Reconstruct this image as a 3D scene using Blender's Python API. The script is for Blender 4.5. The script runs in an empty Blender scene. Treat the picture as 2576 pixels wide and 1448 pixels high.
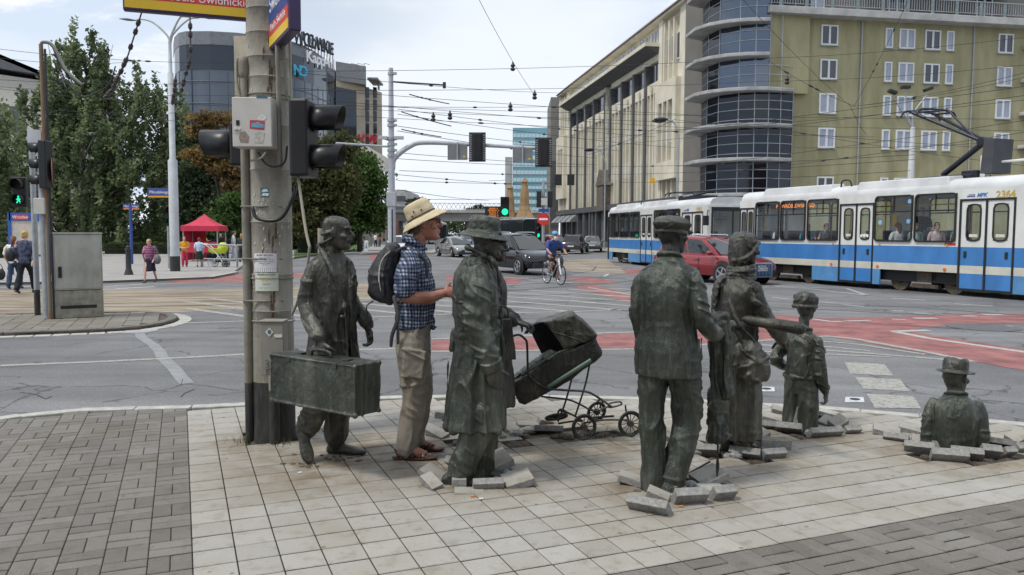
import bpy,bmesh,math,random
import numpy as np
from mathutils import Vector,Matrix
random.seed(7)
S=bpy.context.scene
C=S.collection
# ------------------------------------------------------------------ camera, sky, sun, exposure
W,H,F,CH=2576,1448,2010.0,1.65
ROLL=math.radians(0.25)
PITCH=math.atan((724-587.5)/F)
ROAD=-0.06
cd=bpy.data.cameras.new('camera');cam=bpy.data.objects.new('camera',cd);C.objects.link(cam)
cd.sensor_width=36;cd.lens=36*F/W;cd.clip_start=0.05;cd.clip_end=3000
cam.matrix_world=(Matrix.Translation((0,0,CH))@Matrix.Rotation(math.pi/2-PITCH,4,'X')@Matrix.Rotation(ROLL,4,'Z'))
S.camera=cam
SUN_EL,SUN_AZ=math.radians(60),math.radians(-118)
wd=bpy.data.worlds.new('World');S.world=wd;wd.use_nodes=True
nt=wd.node_tree;N=nt.nodes;L=nt.links
bg=N['Background'];bg.inputs[1].default_value=0.103
sky=N.new('ShaderNodeTexSky');sky.sky_type='NISHITA';sky.sun_disc=False
sky.sun_elevation=SUN_EL;sky.sun_rotation=SUN_AZ;sky.air_density=1.0;sky.dust_density=1.6
tc=N.new('ShaderNodeTexCoord')
mp=N.new('ShaderNodeMapping');mp.inputs['Scale'].default_value=(1,1,2.6);L.new(tc.outputs['Generated'],mp.inputs[0])
def wnoise(sc,det,rough,off,lo,hi):
 m=N.new('ShaderNodeMapping');m.inputs['Location'].default_value=off;L.new(mp.outputs[0],m.inputs[0])
 n=N.new('ShaderNodeTexNoise');n.inputs['Scale'].default_value=sc;n.inputs['Detail'].default_value=det
 n.inputs['Roughness'].default_value=rough;n.inputs['Distortion'].default_value=.3;L.new(m.outputs[0],n.inputs[0])
 r=N.new('ShaderNodeMapRange');r.inputs[1].default_value=lo;r.inputs[2].default_value=hi;r.clamp=True
 r.interpolation_type='SMOOTHSTEP';L.new(n.outputs[0],r.inputs[0]);return r.outputs[0]
def wmix(f,a,b):
 m=N.new('ShaderNodeMix');m.data_type='RGBA';L.new(f,m.inputs[0])
 for s,v in((6,a),(7,b)):
  if isinstance(v,tuple):m.inputs[s].default_value=(*v,1)
  else:L.new(v,m.inputs[s])
 return m.outputs[2]
def wspot(d,r0,r1):
 v=N.new('ShaderNodeVectorMath');v.operation='DISTANCE';v.inputs[1].default_value=d
 n=N.new('ShaderNodeTexNoise');n.inputs['Scale'].default_value=7;n.inputs['Detail'].default_value=6;L.new(mp.outputs[0],n.inputs[0])
 a=N.new('ShaderNodeMath');a.operation='MULTIPLY_ADD';a.inputs[1].default_value=.34;L.new(n.outputs[0],a.inputs[0])
 L.new(tc.outputs['Generated'],v.inputs[0]);L.new(v.outputs['Value'],a.inputs[2])
 r=N.new('ShaderNodeMapRange');r.interpolation_type='SMOOTHSTEP';r.inputs[1].default_value=r1+.17;r.inputs[2].default_value=r0+.17
 L.new(a.outputs[0],r.inputs[0]);return r.outputs[0]
hazy=wmix(wnoise(1.0,3,.5,(3,1,0),.05,.4),sky.outputs[0],(6.0,6.9,8.2))
thin=wmix(wnoise(2.2,6,.55,(0.35,0.9,0.2),.42,.62),hazy,(6.9,7.6,8.5))
puff=wmix(wnoise(4.2,9,.6,(1.7,0.3,0.6),.5,.62),thin,(8.9,9.1,9.4))
def dirv(x,y):
 v=Vector(((x-W/2)/F,1,(587-y)/F));v.normalize();return tuple(v)
gray=wmix(wspot(dirv(930,-40),.02,.24),puff,(4.4,5.2,6.4))
gray=wmix(wspot(dirv(1250,260),.08,.3),gray,(7.6,8.1,8.7))
L.new(gray,bg.inputs[0])
sl=bpy.data.lights.new('sun','SUN');so=bpy.data.objects.new('sun',sl);C.objects.link(so)
sl.energy=2.3;sl.angle=math.radians(10);sl.color=(1,.96,.9)
sd=Vector((math.sin(SUN_AZ)*math.cos(SUN_EL),math.cos(SUN_AZ)*math.cos(SUN_EL),math.sin(SUN_EL)))
so.rotation_euler=(-sd).to_track_quat('-Z','Y').to_euler();so.location=(0,0,40)
S.view_settings.view_transform='Standard';S.view_settings.look='None';S.view_settings.exposure=0.22;S.view_settings.gamma=1
S.cycles.max_bounces=6;S.cycles.transparent_max_bounces=12
S.cycles.use_denoising=True
# ------------------------------------------------------------------ geometry of the picture -> points in the place
def ray(x,y):
 cx,cy=x-W/2,-(y-H/2);c,s=math.cos(ROLL),math.sin(ROLL)
 X,Y=cx*c-cy*s,cx*s+cy*c
 a,b,d=X/F,1.0,Y/F;cp,sp=math.cos(PITCH),math.sin(PITCH)
 return Vector((a,b*cp+d*sp,-b*sp+d*cp))
def G(x,y,z=0.0):
 d=ray(x,y);return Vector((0,0,CH))+d*((z-CH)/d.z)
def P(x,y,Y):
 d=ray(x,y);return Vector((0,0,CH))+d*(Y/d.y)
SA=math.radians(9.38)
UU=Vector((-math.sin(SA),math.cos(SA),0));VV=Vector((math.cos(SA),math.sin(SA),0))
# ------------------------------------------------------------------ mesh builder
def rotz(a):return Matrix.Rotation(a,4,'Z')
class MB:
 def __init__(s):s.v=[];s.f=[];s.m=[]
 def add(s,vs,fs,mi=0):
  n=len(s.v);s.v+=[tuple(v)for v in vs];s.f+=[tuple(i+n for i in f)for f in fs];s.m+=[mi]*len(fs);return s
 def box(s,c,d,rz=0,mi=0,M=None):
  x,y,z=d[0]/2,d[1]/2,d[2]/2
  vs=[Vector((i*x,j*y,k*z))for i in(-1,1)for j in(-1,1)for k in(-1,1)]
  T=Matrix.Translation(c)@(M if M is not None else rotz(rz))
  return s.add([T@v for v in vs],[(0,1,3,2),(4,6,7,5),(0,4,5,1),(2,3,7,6),(0,2,6,4),(1,5,7,3)],mi)
 def bb(s,a,b,mi=0):
  return s.box([(a[i]+b[i])/2 for i in range(3)],[abs(b[i]-a[i])for i in range(3)],mi=mi)
 def hexa(s,b4,t4,mi=0):
  return s.add(list(b4)+list(t4),[(3,2,1,0),(4,5,6,7),(0,1,5,4),(1,2,6,5),(2,3,7,6),(3,0,4,7)],mi)
 def quad(s,a,b,c,d,mi=0):return s.add([a,b,c,d],[(0,1,2,3)],mi)
 def loft(s,rings,mi=0,cap=True,close=True):
  n=len(rings[0]);vs=[p for r in rings for p in r];fs=[]
  for i in range(len(rings)-1):
   for j in range(n if close else n-1):
    a,b=i*n+j,i*n+(j+1)%n
    fs.append((a,b,b+n,a+n))
  if cap:fs.append(tuple(range(n))[::-1]);fs.append(tuple((len(rings)-1)*n+j for j in range(n)))
  return s.add(vs,fs,mi)
 def tube(s,pts,r,n=8,mi=0,cap=True,flat=1.0,up=None,rnd=False):
  pts=[Vector(p)for p in pts];k=len(pts)
  rs=list(r)if hasattr(r,'__len__')else[r]*k
  t=(pts[1]-pts[0]).normalized();u=Vector(up)if up is not None else(Vector((0,0,1))if abs(t.z)<.9 else Vector((1,0,0)))
  rings=[]
  def ring(p,t,u,r):
   w=t.cross(u)
   return[p+(u*math.cos(a)*flat+w*math.sin(a))*r for a in(2*math.pi*j/n for j in range(n))]
  for i in range(k):
   a=pts[max(i-1,0)];b=pts[min(i+1,k-1)];t=(b-a)
   t=t.normalized()if t.length>1e-9 else Vector((0,0,1))
   u=u-t*u.dot(t);u=u.normalized()if u.length>1e-6 else t.orthogonal().normalized()
   if rnd and i==0:
    for q in(.92,.6):rings.append(ring(pts[0]-t*rs[0]*q,t,u,rs[0]*math.sqrt(1-q*q)))
   rings.append(ring(pts[i],t,u,rs[i]))
   if rnd and i==k-1:
    for q in(.6,.92):rings.append(ring(pts[i]+t*rs[i]*q,t,u,rs[i]*math.sqrt(1-q*q)))
  return s.loft(rings,mi,cap)
 def cyl(s,c,r,h,n=16,mi=0,axis='Z',r2=None):
  d={'X':Vector((1,0,0)),'Y':Vector((0,1,0)),'Z':Vector((0,0,1))}[axis];c=Vector(c)
  return s.tube([c-d*h/2,c+d*h/2],[r,r if r2 is None else r2],n,mi)
 def ell(s,c,r,n=12,M=None,mi=0):
  c=Vector(c);rings=[]
  for i in range(1,n//2+2):
   th=math.pi*i/(n//2+2)
   rr=[Vector((r[0]*math.sin(th)*math.cos(a),r[1]*math.sin(th)*math.sin(a),r[2]*math.cos(th)))for a in(2*math.pi*j/n for j in range(n))]
   rings.append([c+((M@v)if M is not None else v)for v in rr])
  return s.loft(rings,mi)
 def lathe(s,prof,c=(0,0,0),n=24,mi=0,M=None,cap=True):
  c=Vector(c);rings=[]
  for r,z in prof:
   rr=[Vector((r*math.cos(a),r*math.sin(a),z))for a in(2*math.pi*j/n for j in range(n))]
   rings.append([c+((M@v)if M is not None else v)for v in rr])
  return s.loft(rings,mi,cap)
 def prism(s,poly,z0,z1,mi=0):
  n=len(poly);vs=[(p[0],p[1],z0)for p in poly]+[(p[0],p[1],z1)for p in poly]
  return s.add(vs,[tuple(range(n))[::-1],tuple(range(n,2*n))]+[(i,(i+1)%n,n+(i+1)%n,n+i)for i in range(n)],mi)
 def xf(s,M,start=0):
  for i in range(start,len(s.v)):s.v[i]=tuple(M@Vector(s.v[i]))
  return s
 def mesh(s,name):
  me=bpy.data.meshes.new(name);me.from_pydata(s.v,[],s.f)
  if any(s.m):me.polygons.foreach_set('material_index',s.m)
  me.update();return me
 def build(s,name,mats,parent=None,smooth=False,bev=0,fix=True):
  me=s.mesh(name)
  if fix:
   b=bmesh.new();b.from_mesh(me);bmesh.ops.recalc_face_normals(b,faces=b.faces);b.to_mesh(me);b.free()
  o=bpy.data.objects.new(name,me);C.objects.link(o)
  for m in(mats if isinstance(mats,(list,tuple))else[mats]):me.materials.append(m)
  if parent:o.parent=parent
  if smooth:
   me.polygons.foreach_set('use_smooth',[True]*len(me.polygons))
   try:me.set_sharp_from_angle(angle=math.radians(48))
   except Exception:pass
  if bev:
   md=o.modifiers.new('bevel','BEVEL');md.width=bev;md.segments=2;md.limit_method='ANGLE';md.angle_limit=.6
  return o
def tag(o,label=None,cat=None,group=None,kind=None):
 if label:o['label']=label
 if cat:o['category']=cat
 if group:o['group']=group
 if kind:o['kind']=kind
 return o
def thing(name,label,cat,loc=(0,0,0),rz=0,group=None):
 o=bpy.data.objects.new(name,None);C.objects.link(o);o.location=loc;o.rotation_euler=(0,0,rz);o.empty_display_size=.1
 return tag(o,label,cat,group)
def copy_tree(o,parent=None):
 c=o.copy();C.objects.link(c);c.parent=parent
 for ch in list(o.children):copy_tree(ch,c)
 return c
def vn(p,seed=0):
 p=np.asarray(p,float);i=np.floor(p).astype(np.int64);f=p-i;u=f*f*(3-2*f)
 def h(a):
  n=(a[:,0]*374761393+a[:,1]*668265263+a[:,2]*1274126177+seed*974711)&0xffffffff
  n=((n^(n>>13))*1274126177)&0xffffffff;n=n^(n>>16);return(n&0xffff)/32767.5-1
 r=0
 for a in(0,1):
  for b in(0,1):
   for c in(0,1):
    w=(u[:,0]if a else 1-u[:,0])*(u[:,1]if b else 1-u[:,1])*(u[:,2]if c else 1-u[:,2])
    r=r+w*h(i+np.array([a,b,c]))
 return r
def sculpt(name,mb,mats,parent=None,vox=.008,sm=4,disp=None,seed=0,kind=None):
 me=mb.mesh('t');o=bpy.data.objects.new('t',me);C.objects.link(o)
 r=o.modifiers.new('r','REMESH');r.mode='VOXEL';r.voxel_size=vox
 if sm:k=o.modifiers.new('s','SMOOTH');k.iterations=sm;k.factor=.5
 dg=bpy.context.evaluated_depsgraph_get();m2=bpy.data.meshes.new_from_object(o.evaluated_get(dg));m2 .name=name
 bpy.data.objects.remove(o);bpy.data.meshes.remove(me)
 if disp is not None and len(m2 .vertices):
  n=len(m2 .vertices);co=np.empty(n*3);nr=np.empty(n*3)
  m2 .vertices.foreach_get('co',co);m2 .vertices.foreach_get('normal',nr);co=co.reshape(-1,3);nr=nr.reshape(-1,3)
  d=disp(co,nr);co=co+nr*d[:,None];m2 .vertices.foreach_set('co',co.ravel());m2 .update()
 m2 .polygons.foreach_set('use_smooth',[True]*len(m2 .polygons));m2 .materials.clear()
 for m in(mats if isinstance(mats,(list,tuple))else[mats]):m2 .materials.append(m)
 o=bpy.data.objects.new(name,m2);C.objects.link(o)
 if parent:o.parent=parent
 return o
def text(name,body,size,mat,parent,loc,rot,depth=.004,align='CENTER',sx=1,shear=0,bold=0):
 cu=bpy.data.curves.new(name,'FONT');cu.body=body;cu.size=size;cu.extrude=depth;cu.align_x=align;cu.align_y='CENTER';cu.shear=shear;cu.offset=bold
 t=bpy.data.objects.new('t',cu);C.objects.link(t);dg=bpy.context.evaluated_depsgraph_get()
 me=bpy.data.meshes.new_from_object(t.evaluated_get(dg));me.name=name;bpy.data.objects.remove(t);bpy.data.curves.remove(cu)
 o=bpy.data.objects.new(name,me);C.objects.link(o);me.materials.clear();me.materials.append(mat);o.parent=parent
 o.location=loc;o.rotation_euler=rot;o.scale=(sx,1,1);return o
# ------------------------------------------------------------------ materials
def c(h):
 h=h.lstrip('#');r=[]
 for i in(0,2,4):
  v=int(h[i:i+2],16)/255;r.append(v/12.92 if v<=.04045 else((v+.055)/1.055)**2.4)
 return tuple(r)
MATS={}
def mat(name,col,rough=.6,metal=0.0,var=.18,scale=3.0,col2=None,bump=0.0,bscale=60.0,stretch=(1,1,1),coat=0.0,det=6,lo=.35,hi=.65,emit=0,alpha=1,spec=.5):
 if name in MATS:return MATS[name]
 if isinstance(col,str):col=c(col)
 if isinstance(col2,str):col2=c(col2)
 m=bpy.data.materials.new(name);m.use_nodes=True;t=m.node_tree;n=t.nodes;l=t.links;b=n['Principled BSDF']
 b.inputs['Roughness'].default_value=rough;b.inputs['Metallic'].default_value=metal;b.inputs['Specular IOR Level'].default_value=spec
 if coat:b.inputs['Coat Weight'].default_value=coat;b.inputs['Coat Roughness'].default_value=.05
 tcn=n.new('ShaderNodeTexCoord');mpn=n.new('ShaderNodeMapping');mpn.inputs['Scale'].default_value=stretch;l.new(tcn.outputs['Object'],mpn.inputs[0])
 if var or col2:
  no=n.new('ShaderNodeTexNoise');no.inputs['Scale'].default_value=scale;no.inputs['Detail'].default_value=det;no.inputs['Roughness'].default_value=.62
  l.new(mpn.outputs[0],no.inputs[0])
  rm=n.new('ShaderNodeMapRange');rm.inputs[1].default_value=lo;rm.inputs[2].default_value=hi;l.new(no.outputs[0],rm.inputs[0])
  mx=n.new('ShaderNodeMix');mx.data_type='RGBA';l.new(rm.outputs[0],mx.inputs[0])
  a=tuple(x*(1-var)for x in col);d=col2 if col2 else tuple(min(1,x*(1+var))for x in col)
  mx.inputs[6].default_value=(*a,1);mx.inputs[7].default_value=(*d,1);l.new(mx.outputs[2],b.inputs['Base Color'])
  if rough>.15:
   rr=n.new('ShaderNodeMapRange');rr.inputs[3].default_value=max(.03,rough-.08);rr.inputs[4].default_value=min(1,rough+.1);l.new(no.outputs[0],rr.inputs[0]);l.new(rr.outputs[0],b.inputs['Roughness'])
 else:b.inputs['Base Color'].default_value=(*col,1)
 if bump:
  bn=n.new('ShaderNodeTexNoise');bn.inputs['Scale'].default_value=bscale;bn.inputs['Detail'].default_value=5;l.new(mpn.outputs[0],bn.inputs[0])
  bu=n.new('ShaderNodeBump');bu.inputs['Strength'].default_value=1;bu.inputs['Distance'].default_value=bump;l.new(bn.outputs[0],bu.inputs['Height']);l.new(bu.outputs[0],b.inputs['Normal'])
 if emit:b.inputs['Emission Color'].default_value=(*col,1);b.inputs['Emission Strength'].default_value=emit
 m.diffuse_color=(*col,1);MATS[name]=m;return m
def glass(name,tint,k=.75,rough=.02):
 if name in MATS:return MATS[name]
 m=bpy.data.materials.new(name);m.use_nodes=True;t=m.node_tree;n=t.nodes;l=t.links;n.remove(n['Principled BSDF'])
 tr=n.new('ShaderNodeBsdfTransparent');tr.inputs[0].default_value=(*tint,1)
 gl=n.new('ShaderNodeBsdfGlossy');gl.inputs['Roughness'].default_value=rough;gl.inputs[0].default_value=(.9,.95,1,1)
 lw_=n.new('ShaderNodeLayerWeight');lw_.inputs[0].default_value=.5;fr=n.new('ShaderNodeMath');fr.operation='POWER';fr.inputs[1].default_value=4;l.new(lw_.outputs['Facing'],fr.inputs[0])
 mr=n.new('ShaderNodeMapRange');mr.inputs[3].default_value=1-k;mr.inputs[4].default_value=1;l.new(fr.outputs[0],mr.inputs[0])
 mx=n.new('ShaderNodeMixShader');l.new(mr.outputs[0],mx.inputs[0]);l.new(tr.outputs[0],mx.inputs[1]);l.new(gl.outputs[0],mx.inputs[2])
 l.new(mx.outputs[0],n['Material Output'].inputs[0]);MATS[name]=m;return m
def bronze(name,a,b,cc):
 m=bpy.data.materials.new(name);m.use_nodes=True;t=m.node_tree;n=t.nodes;l=t.links;p=n['Principled BSDF']
 tcn=n.new('ShaderNodeTexCoord');mp_=n.new('ShaderNodeMapping');mp_.inputs['Scale'].default_value=(1,1,.22);l.new(tcn.outputs['Object'],mp_.inputs[0])
 def nz(sc,det,lo,hi,src):
  q=n.new('ShaderNodeTexNoise');q.inputs['Scale'].default_value=sc;q.inputs['Detail'].default_value=det;q.inputs['Roughness'].default_value=.7;l.new(src,q.inputs[0])
  r=n.new('ShaderNodeMapRange');r.inputs[1].default_value=lo;r.inputs[2].default_value=hi;l.new(q.outputs[0],r.inputs[0]);return r.outputs[0]
 f1=nz(5,6,.25,.8,mp_.outputs[0]);f2=nz(30,6,.55,.95,mp_.outputs[0]);f3=nz(3,4,.3,.7,tcn.outputs['Object'])
 def mx(f,u,v):
  q=n.new('ShaderNodeMix');q.data_type='RGBA';l.new(f,q.inputs[0])
  for s,x in((6,u),(7,v)):
   if isinstance(x,tuple):q.inputs[s].default_value=(*x,1)
   else:l.new(x,q.inputs[s])
  return q.outputs[2]
 f4=nz(4,5,.5,.8,mp_.outputs[0]);col=mx(f1,a,b);col=mx(f4,col,tuple(v*.55+w*.45 for v,w in zip(cc,(.17,.15,.11))));col=mx(f2,col,cc);q5=n.new('ShaderNodeMix');q5 .data_type='RGBA';q5 .blend_type='MULTIPLY';l.new(f3,q5 .inputs[0]);l.new(col,q5 .inputs[6]);q5 .inputs[7].default_value=(.93,.87,.80,1);col=q5 .outputs[2]
 l.new(col,p.inputs['Base Color']);p.inputs['Metallic'].default_value=.6
 rr=n.new('ShaderNodeMapRange');rr.inputs[3].default_value=.24;rr.inputs[4].default_value=.42;l.new(f1,rr.inputs[0]);l.new(rr.outputs[0],p.inputs['Roughness'])
 bn=n.new('ShaderNodeTexNoise');bn.inputs['Scale'].default_value=70;bn.inputs['Detail'].default_value=6;bn.inputs['Roughness'].default_value=.65;l.new(tcn.outputs['Object'],bn.inputs[0])
 b2=n.new('ShaderNodeTexNoise');b2 .inputs['Scale'].default_value=21;b2 .inputs['Detail'].default_value=7;b2 .inputs['Roughness'].default_value=.7;b2 .inputs['Distortion'].default_value=.6;l.new(mp_.outputs[0],b2 .inputs[0])
 rg=n.new('ShaderNodeMath');rg.operation='PINGPONG';rg.inputs[1].default_value=.12;l.new(b2 .outputs[0],rg.inputs[0])
 ad=n.new('ShaderNodeMath');ad.operation='MULTIPLY_ADD';ad.inputs[1].default_value=1.5;l.new(rg.outputs[0],ad.inputs[0]);q=n.new('ShaderNodeMath');q.operation='MULTIPLY';q.inputs[1].default_value=.35;l.new(bn.outputs[0],q.inputs[0]);l.new(q.outputs[0],ad.inputs[2])
 bu=n.new('ShaderNodeBump');bu.inputs['Distance'].default_value=.014;bu.inputs['Strength'].default_value=.8;l.new(ad.outputs[0],bu.inputs['Height']);l.new(bu.outputs[0],p.inputs['Normal'])
 MATS[name]=m;return m
BRZ=bronze('bronze',(.046,.046,.041),(.112,.114,.101),(.27,.28,.25))
BRZG=bronze('bronze_green',(.044,.05,.043),(.106,.12,.104),(.255,.29,.255))
BRZD=bronze('bronze_dark',(.026,.026,.025),(.07,.072,.067),(.16,.17,.155))
DARK=mat('dark_steel',(.02,.02,.022),.5,var=.2)
BLACK=mat('black_plastic',(.012,.012,.013),.38,var=.25)
GREYM=mat('galvanised_steel',(.36,.38,.40),.45,.3,var=.15,scale=8)
GREYP=mat('pale_grey_paint',(.42,.44,.47),.45,var=.1,scale=6)
WHITE=mat('white_paint',(.75,.76,.76),.4,var=.06)
RED=mat('red_paint',(.52,.025,.03),.4,var=.1)
BLUE=mat('sign_blue',(.03,.09,.36),.35,var=.05)
YEL=mat('sign_yellow',(.75,.5,.03),.4,var=.05)
ORANGE=mat('sign_red_band',(.62,.06,.04),.4,var=.05)
SKIN=mat('skin',(.42,.22,.155),.5,var=.14,scale=14,bump=.001,bscale=200)
SKIN2=mat('pale_skin',(.55,.33,.25),.55,var=.1)
CRACK=mat('soil',(.085,.065,.048),.95,var=.5,scale=14,bump=.02,bscale=40)
# ================================================================== GROUND
def tilemat(name,a,b,speck=None,rough=.75):
 m=bpy.data.materials.new(name);m.use_nodes=True;t=m.node_tree;n=t.nodes;l=t.links;p=n['Principled BSDF']
 at=n.new('ShaderNodeAttribute');at.attribute_name='tint';tcn=n.new('ShaderNodeTexCoord')
 def nz(sc,det,lo,hi):
  q=n.new('ShaderNodeTexNoise');q.inputs['Scale'].default_value=sc;q.inputs['Detail'].default_value=det;q.inputs['Roughness'].default_value=.65;l.new(tcn.outputs['Object'],q.inputs[0])
  r=n.new('ShaderNodeMapRange');r.inputs[1].default_value=lo;r.inputs[2].default_value=hi;l.new(q.outputs[0],r.inputs[0]);return r.outputs[0]
 def mx(f,u,v,mode='MIX'):
  q=n.new('ShaderNodeMix');q.data_type='RGBA';q.blend_type=mode
  if isinstance(f,float):q.inputs[0].default_value=f
  else:l.new(f,q.inputs[0])
  for s,x in((6,u),(7,v)):
   if isinstance(x,tuple):q.inputs[s].default_value=(*x,1)
   else:l.new(x,q.inputs[s])
  return q.outputs[2]
 col=mx(at.outputs['Fac'],a,b)
 col=mx(nz(1.3,5,.3,.7),col,mx(1.0,col,(.82,.78,.70),'MULTIPLY'))
 col=mx(nz(9,6,.52,.72),col,mx(1.0,col,(.74,.71,.66),'MULTIPLY'))
 g=nz(160,3,.3,.7);col=mx(g,mx(1.0,col,(.8,.8,.8),'MULTIPLY'),mx(1.0,col,(1.15,1.15,1.15),'MULTIPLY'))
 sp=n.new('ShaderNodeTexVoronoi');sp.inputs['Scale'].default_value=5.5;l.new(tcn.outputs['Object'],sp.inputs['Vector'])
 s1=n.new('ShaderNodeMapRange');s1 .inputs[1].default_value=.085;s1 .inputs[2].default_value=.06;l.new(sp.outputs['Distance'],s1 .inputs[0])
 col=mx(s1 .outputs[0],col,mx(1.0,col,(.55,.53,.5),'MULTIPLY'))
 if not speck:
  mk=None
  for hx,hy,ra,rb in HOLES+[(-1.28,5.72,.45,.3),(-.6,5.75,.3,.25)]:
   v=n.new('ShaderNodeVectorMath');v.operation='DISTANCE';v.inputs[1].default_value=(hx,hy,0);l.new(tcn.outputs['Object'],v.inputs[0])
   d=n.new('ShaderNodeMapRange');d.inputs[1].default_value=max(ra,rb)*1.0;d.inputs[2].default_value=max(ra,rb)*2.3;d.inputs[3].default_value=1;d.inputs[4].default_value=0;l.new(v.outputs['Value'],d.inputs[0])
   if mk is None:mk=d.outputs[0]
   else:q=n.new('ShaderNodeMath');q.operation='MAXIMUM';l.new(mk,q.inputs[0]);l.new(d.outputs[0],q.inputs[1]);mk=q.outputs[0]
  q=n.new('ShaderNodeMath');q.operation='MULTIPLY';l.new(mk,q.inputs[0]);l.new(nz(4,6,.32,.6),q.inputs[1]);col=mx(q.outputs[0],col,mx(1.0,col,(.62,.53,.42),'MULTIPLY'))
 if speck:
  vq=n.new('ShaderNodeTexVoronoi');vq.inputs['Scale'].default_value=95;l.new(tcn.outputs['Object'],vq.inputs['Vector'])
  s2=n.new('ShaderNodeMapRange');s2 .inputs[1].default_value=.22;s2 .inputs[2].default_value=.16;l.new(vq.outputs['Distance'],s2 .inputs[0])
  vm=n.new('ShaderNodeMath');vm.operation='MULTIPLY';l.new(s2 .outputs[0],vm.inputs[0]);l.new(nz(7,4,.5,.66),vm.inputs[1])
  col=mx(vm.outputs[0],col,speck)
 l.new(col,p.inputs['Base Color']);p.inputs['Roughness'].default_value=rough;p.inputs['Specular IOR Level'].default_value=.35
 bn=n.new('ShaderNodeTexNoise');bn.inputs['Scale'].default_value=130;bn.inputs['Detail'].default_value=4;l.new(tcn.outputs['Object'],bn.inputs[0])
 bu=n.new('ShaderNodeBump');bu.inputs['Distance'].default_value=.004;l.new(bn.outputs[0],bu.inputs['Height']);l.new(bu.outputs[0],p.inputs['Normal'])
 MATS[name]=m;return m
HOLES=[(-.20,5.27,.24,.2),(1.03,5.08,.3,.22),(1.72,5.93,.27,.25),(2.45,6.66,.33,.26),(3.42,5.98,.36,.26),(.50,6.50,.5,.16),(-.15,6.25,.3,.12),(-1.93,6.33,.26,.22)]
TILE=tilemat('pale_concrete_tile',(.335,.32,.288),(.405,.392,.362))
PAVER=tilemat('dark_block_paver',(.155,.143,.130),(.215,.20,.183),speck=(.46,.44,.40))
CUT=mat('cut_concrete',(.24,.235,.22),.85,var=.25,scale=30,bump=.006,bscale=70)
ASPH=mat('asphalt',(.142,.141,.143),.8,var=.2,scale=.35,col2=(.195,.194,.196),bump=.006,bscale=160,det=9)
_t=ASPH.node_tree;_n=_t.nodes;_b=_n['Principled BSDF'];_src=_b.inputs['Base Color'].links[0].from_socket
_tc=_n.new('ShaderNodeTexCoord')
_v=_n.new('ShaderNodeTexNoise');_v.inputs['Scale'].default_value=55;_v.inputs['Detail'].default_value=4;_t.links.new(_tc.outputs['Object'],_v.inputs[0])
_r=_n.new('ShaderNodeMapRange');_r.inputs[1].default_value=.3;_r.inputs[2].default_value=.7;_r.inputs[3].default_value=.74;_r.inputs[4].default_value=1.26;_t.links.new(_v.outputs[0],_r.inputs[0])
_vo=_n.new('ShaderNodeTexVoronoi');_vo.feature='DISTANCE_TO_EDGE';_vo.inputs['Scale'].default_value=.42
_dw=_n.new('ShaderNodeTexNoise');_dw.inputs['Scale'].default_value=1.6;_dw.inputs['Detail'].default_value=6;_t.links.new(_tc.outputs['Object'],_dw.inputs[0])
_va=_n.new('ShaderNodeVectorMath');_va.operation='MULTIPLY_ADD';_va.inputs[1].default_value=(.9,.9,.9);_t.links.new(_dw.outputs['Color'],_va.inputs[0]);_t.links.new(_tc.outputs['Object'],_va.inputs[2]);_t.links.new(_va.outputs[0],_vo.inputs['Vector'])
_cr=_n.new('ShaderNodeMapRange');_cr.inputs[1].default_value=.002;_cr.inputs[2].default_value=.012;_cr.inputs[3].default_value=.45;_cr.inputs[4].default_value=1;_t.links.new(_vo.outputs[0],_cr.inputs[0])
_gate=_n.new('ShaderNodeMapRange');_gate.inputs[1].default_value=.5;_gate.inputs[2].default_value=.56;_t.links.new(_dw.outputs[0],_gate.inputs[0])
_cm=_n.new('ShaderNodeMath');_cm.operation='MAXIMUM';_t.links.new(_cr.outputs[0],_cm.inputs[0]);_t.links.new(_gate.outputs[0],_cm.inputs[1])
_mp=_n.new('ShaderNodeMapping');_mp.inputs['Scale'].default_value=(.07,1.5,1);_mp.inputs['Rotation'].default_value=(0,0,-.12);_t.links.new(_tc.outputs['Object'],_mp.inputs[0])
_tn=_n.new('ShaderNodeTexNoise');_tn.inputs['Scale'].default_value=1;_tn.inputs['Detail'].default_value=5;_t.links.new(_mp.outputs[0],_tn.inputs[0])
_tr=_n.new('ShaderNodeMapRange');_tr.inputs[1].default_value=.35;_tr.inputs[2].default_value=.65;_tr.inputs[3].default_value=.82;_tr.inputs[4].default_value=1.14;_t.links.new(_tn.outputs[0],_tr.inputs[0])
_m0=_n.new('ShaderNodeMath');_m0 .operation='MULTIPLY';_t.links.new(_tr.outputs[0],_m0 .inputs[0]);_t.links.new(_r.outputs[0],_m0 .inputs[1]);_r=_m0
_mu=_n.new('ShaderNodeMath');_mu.operation='MULTIPLY';_t.links.new(_cm.outputs[0],_mu.inputs[0]);_t.links.new(_r.outputs[0],_mu.inputs[1])
_vs=_n.new('ShaderNodeVectorMath');_vs.operation='SCALE';_t.links.new(_src,_vs.inputs[0]);_t.links.new(_mu.outputs[0],_vs.inputs['Scale']);_t.links.new(_vs.outputs[0],_b.inputs['Base Color'])
LINE=mat('worn_road_paint',(.19,.185,.17),.75,var=.2,scale=26,col2=(.34,.33,.295),bump=.003,bscale=120,lo=.36,hi=.52,det=9)
LINEW=mat('white_road_paint',(.34,.335,.32),.7,var=.2,scale=18,col2=(.48,.47,.445),bump=.002)
REDR=mat('red_cycle_lane',(.235,.088,.082),.8,var=.25,scale=2.2,col2=(.33,.135,.125),bump=.004,bscale=140)
SAND=mat('tram_bed_concrete',(.26,.20,.135),.9,var=.4,scale=1.0,col2=(.38,.32,.24),bump=.02,bscale=25,stretch=(.5,3,1))
PLAZA=mat('plaza_paving',(.30,.285,.265),.85,var=.15,scale=.8,bump=.004)
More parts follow.
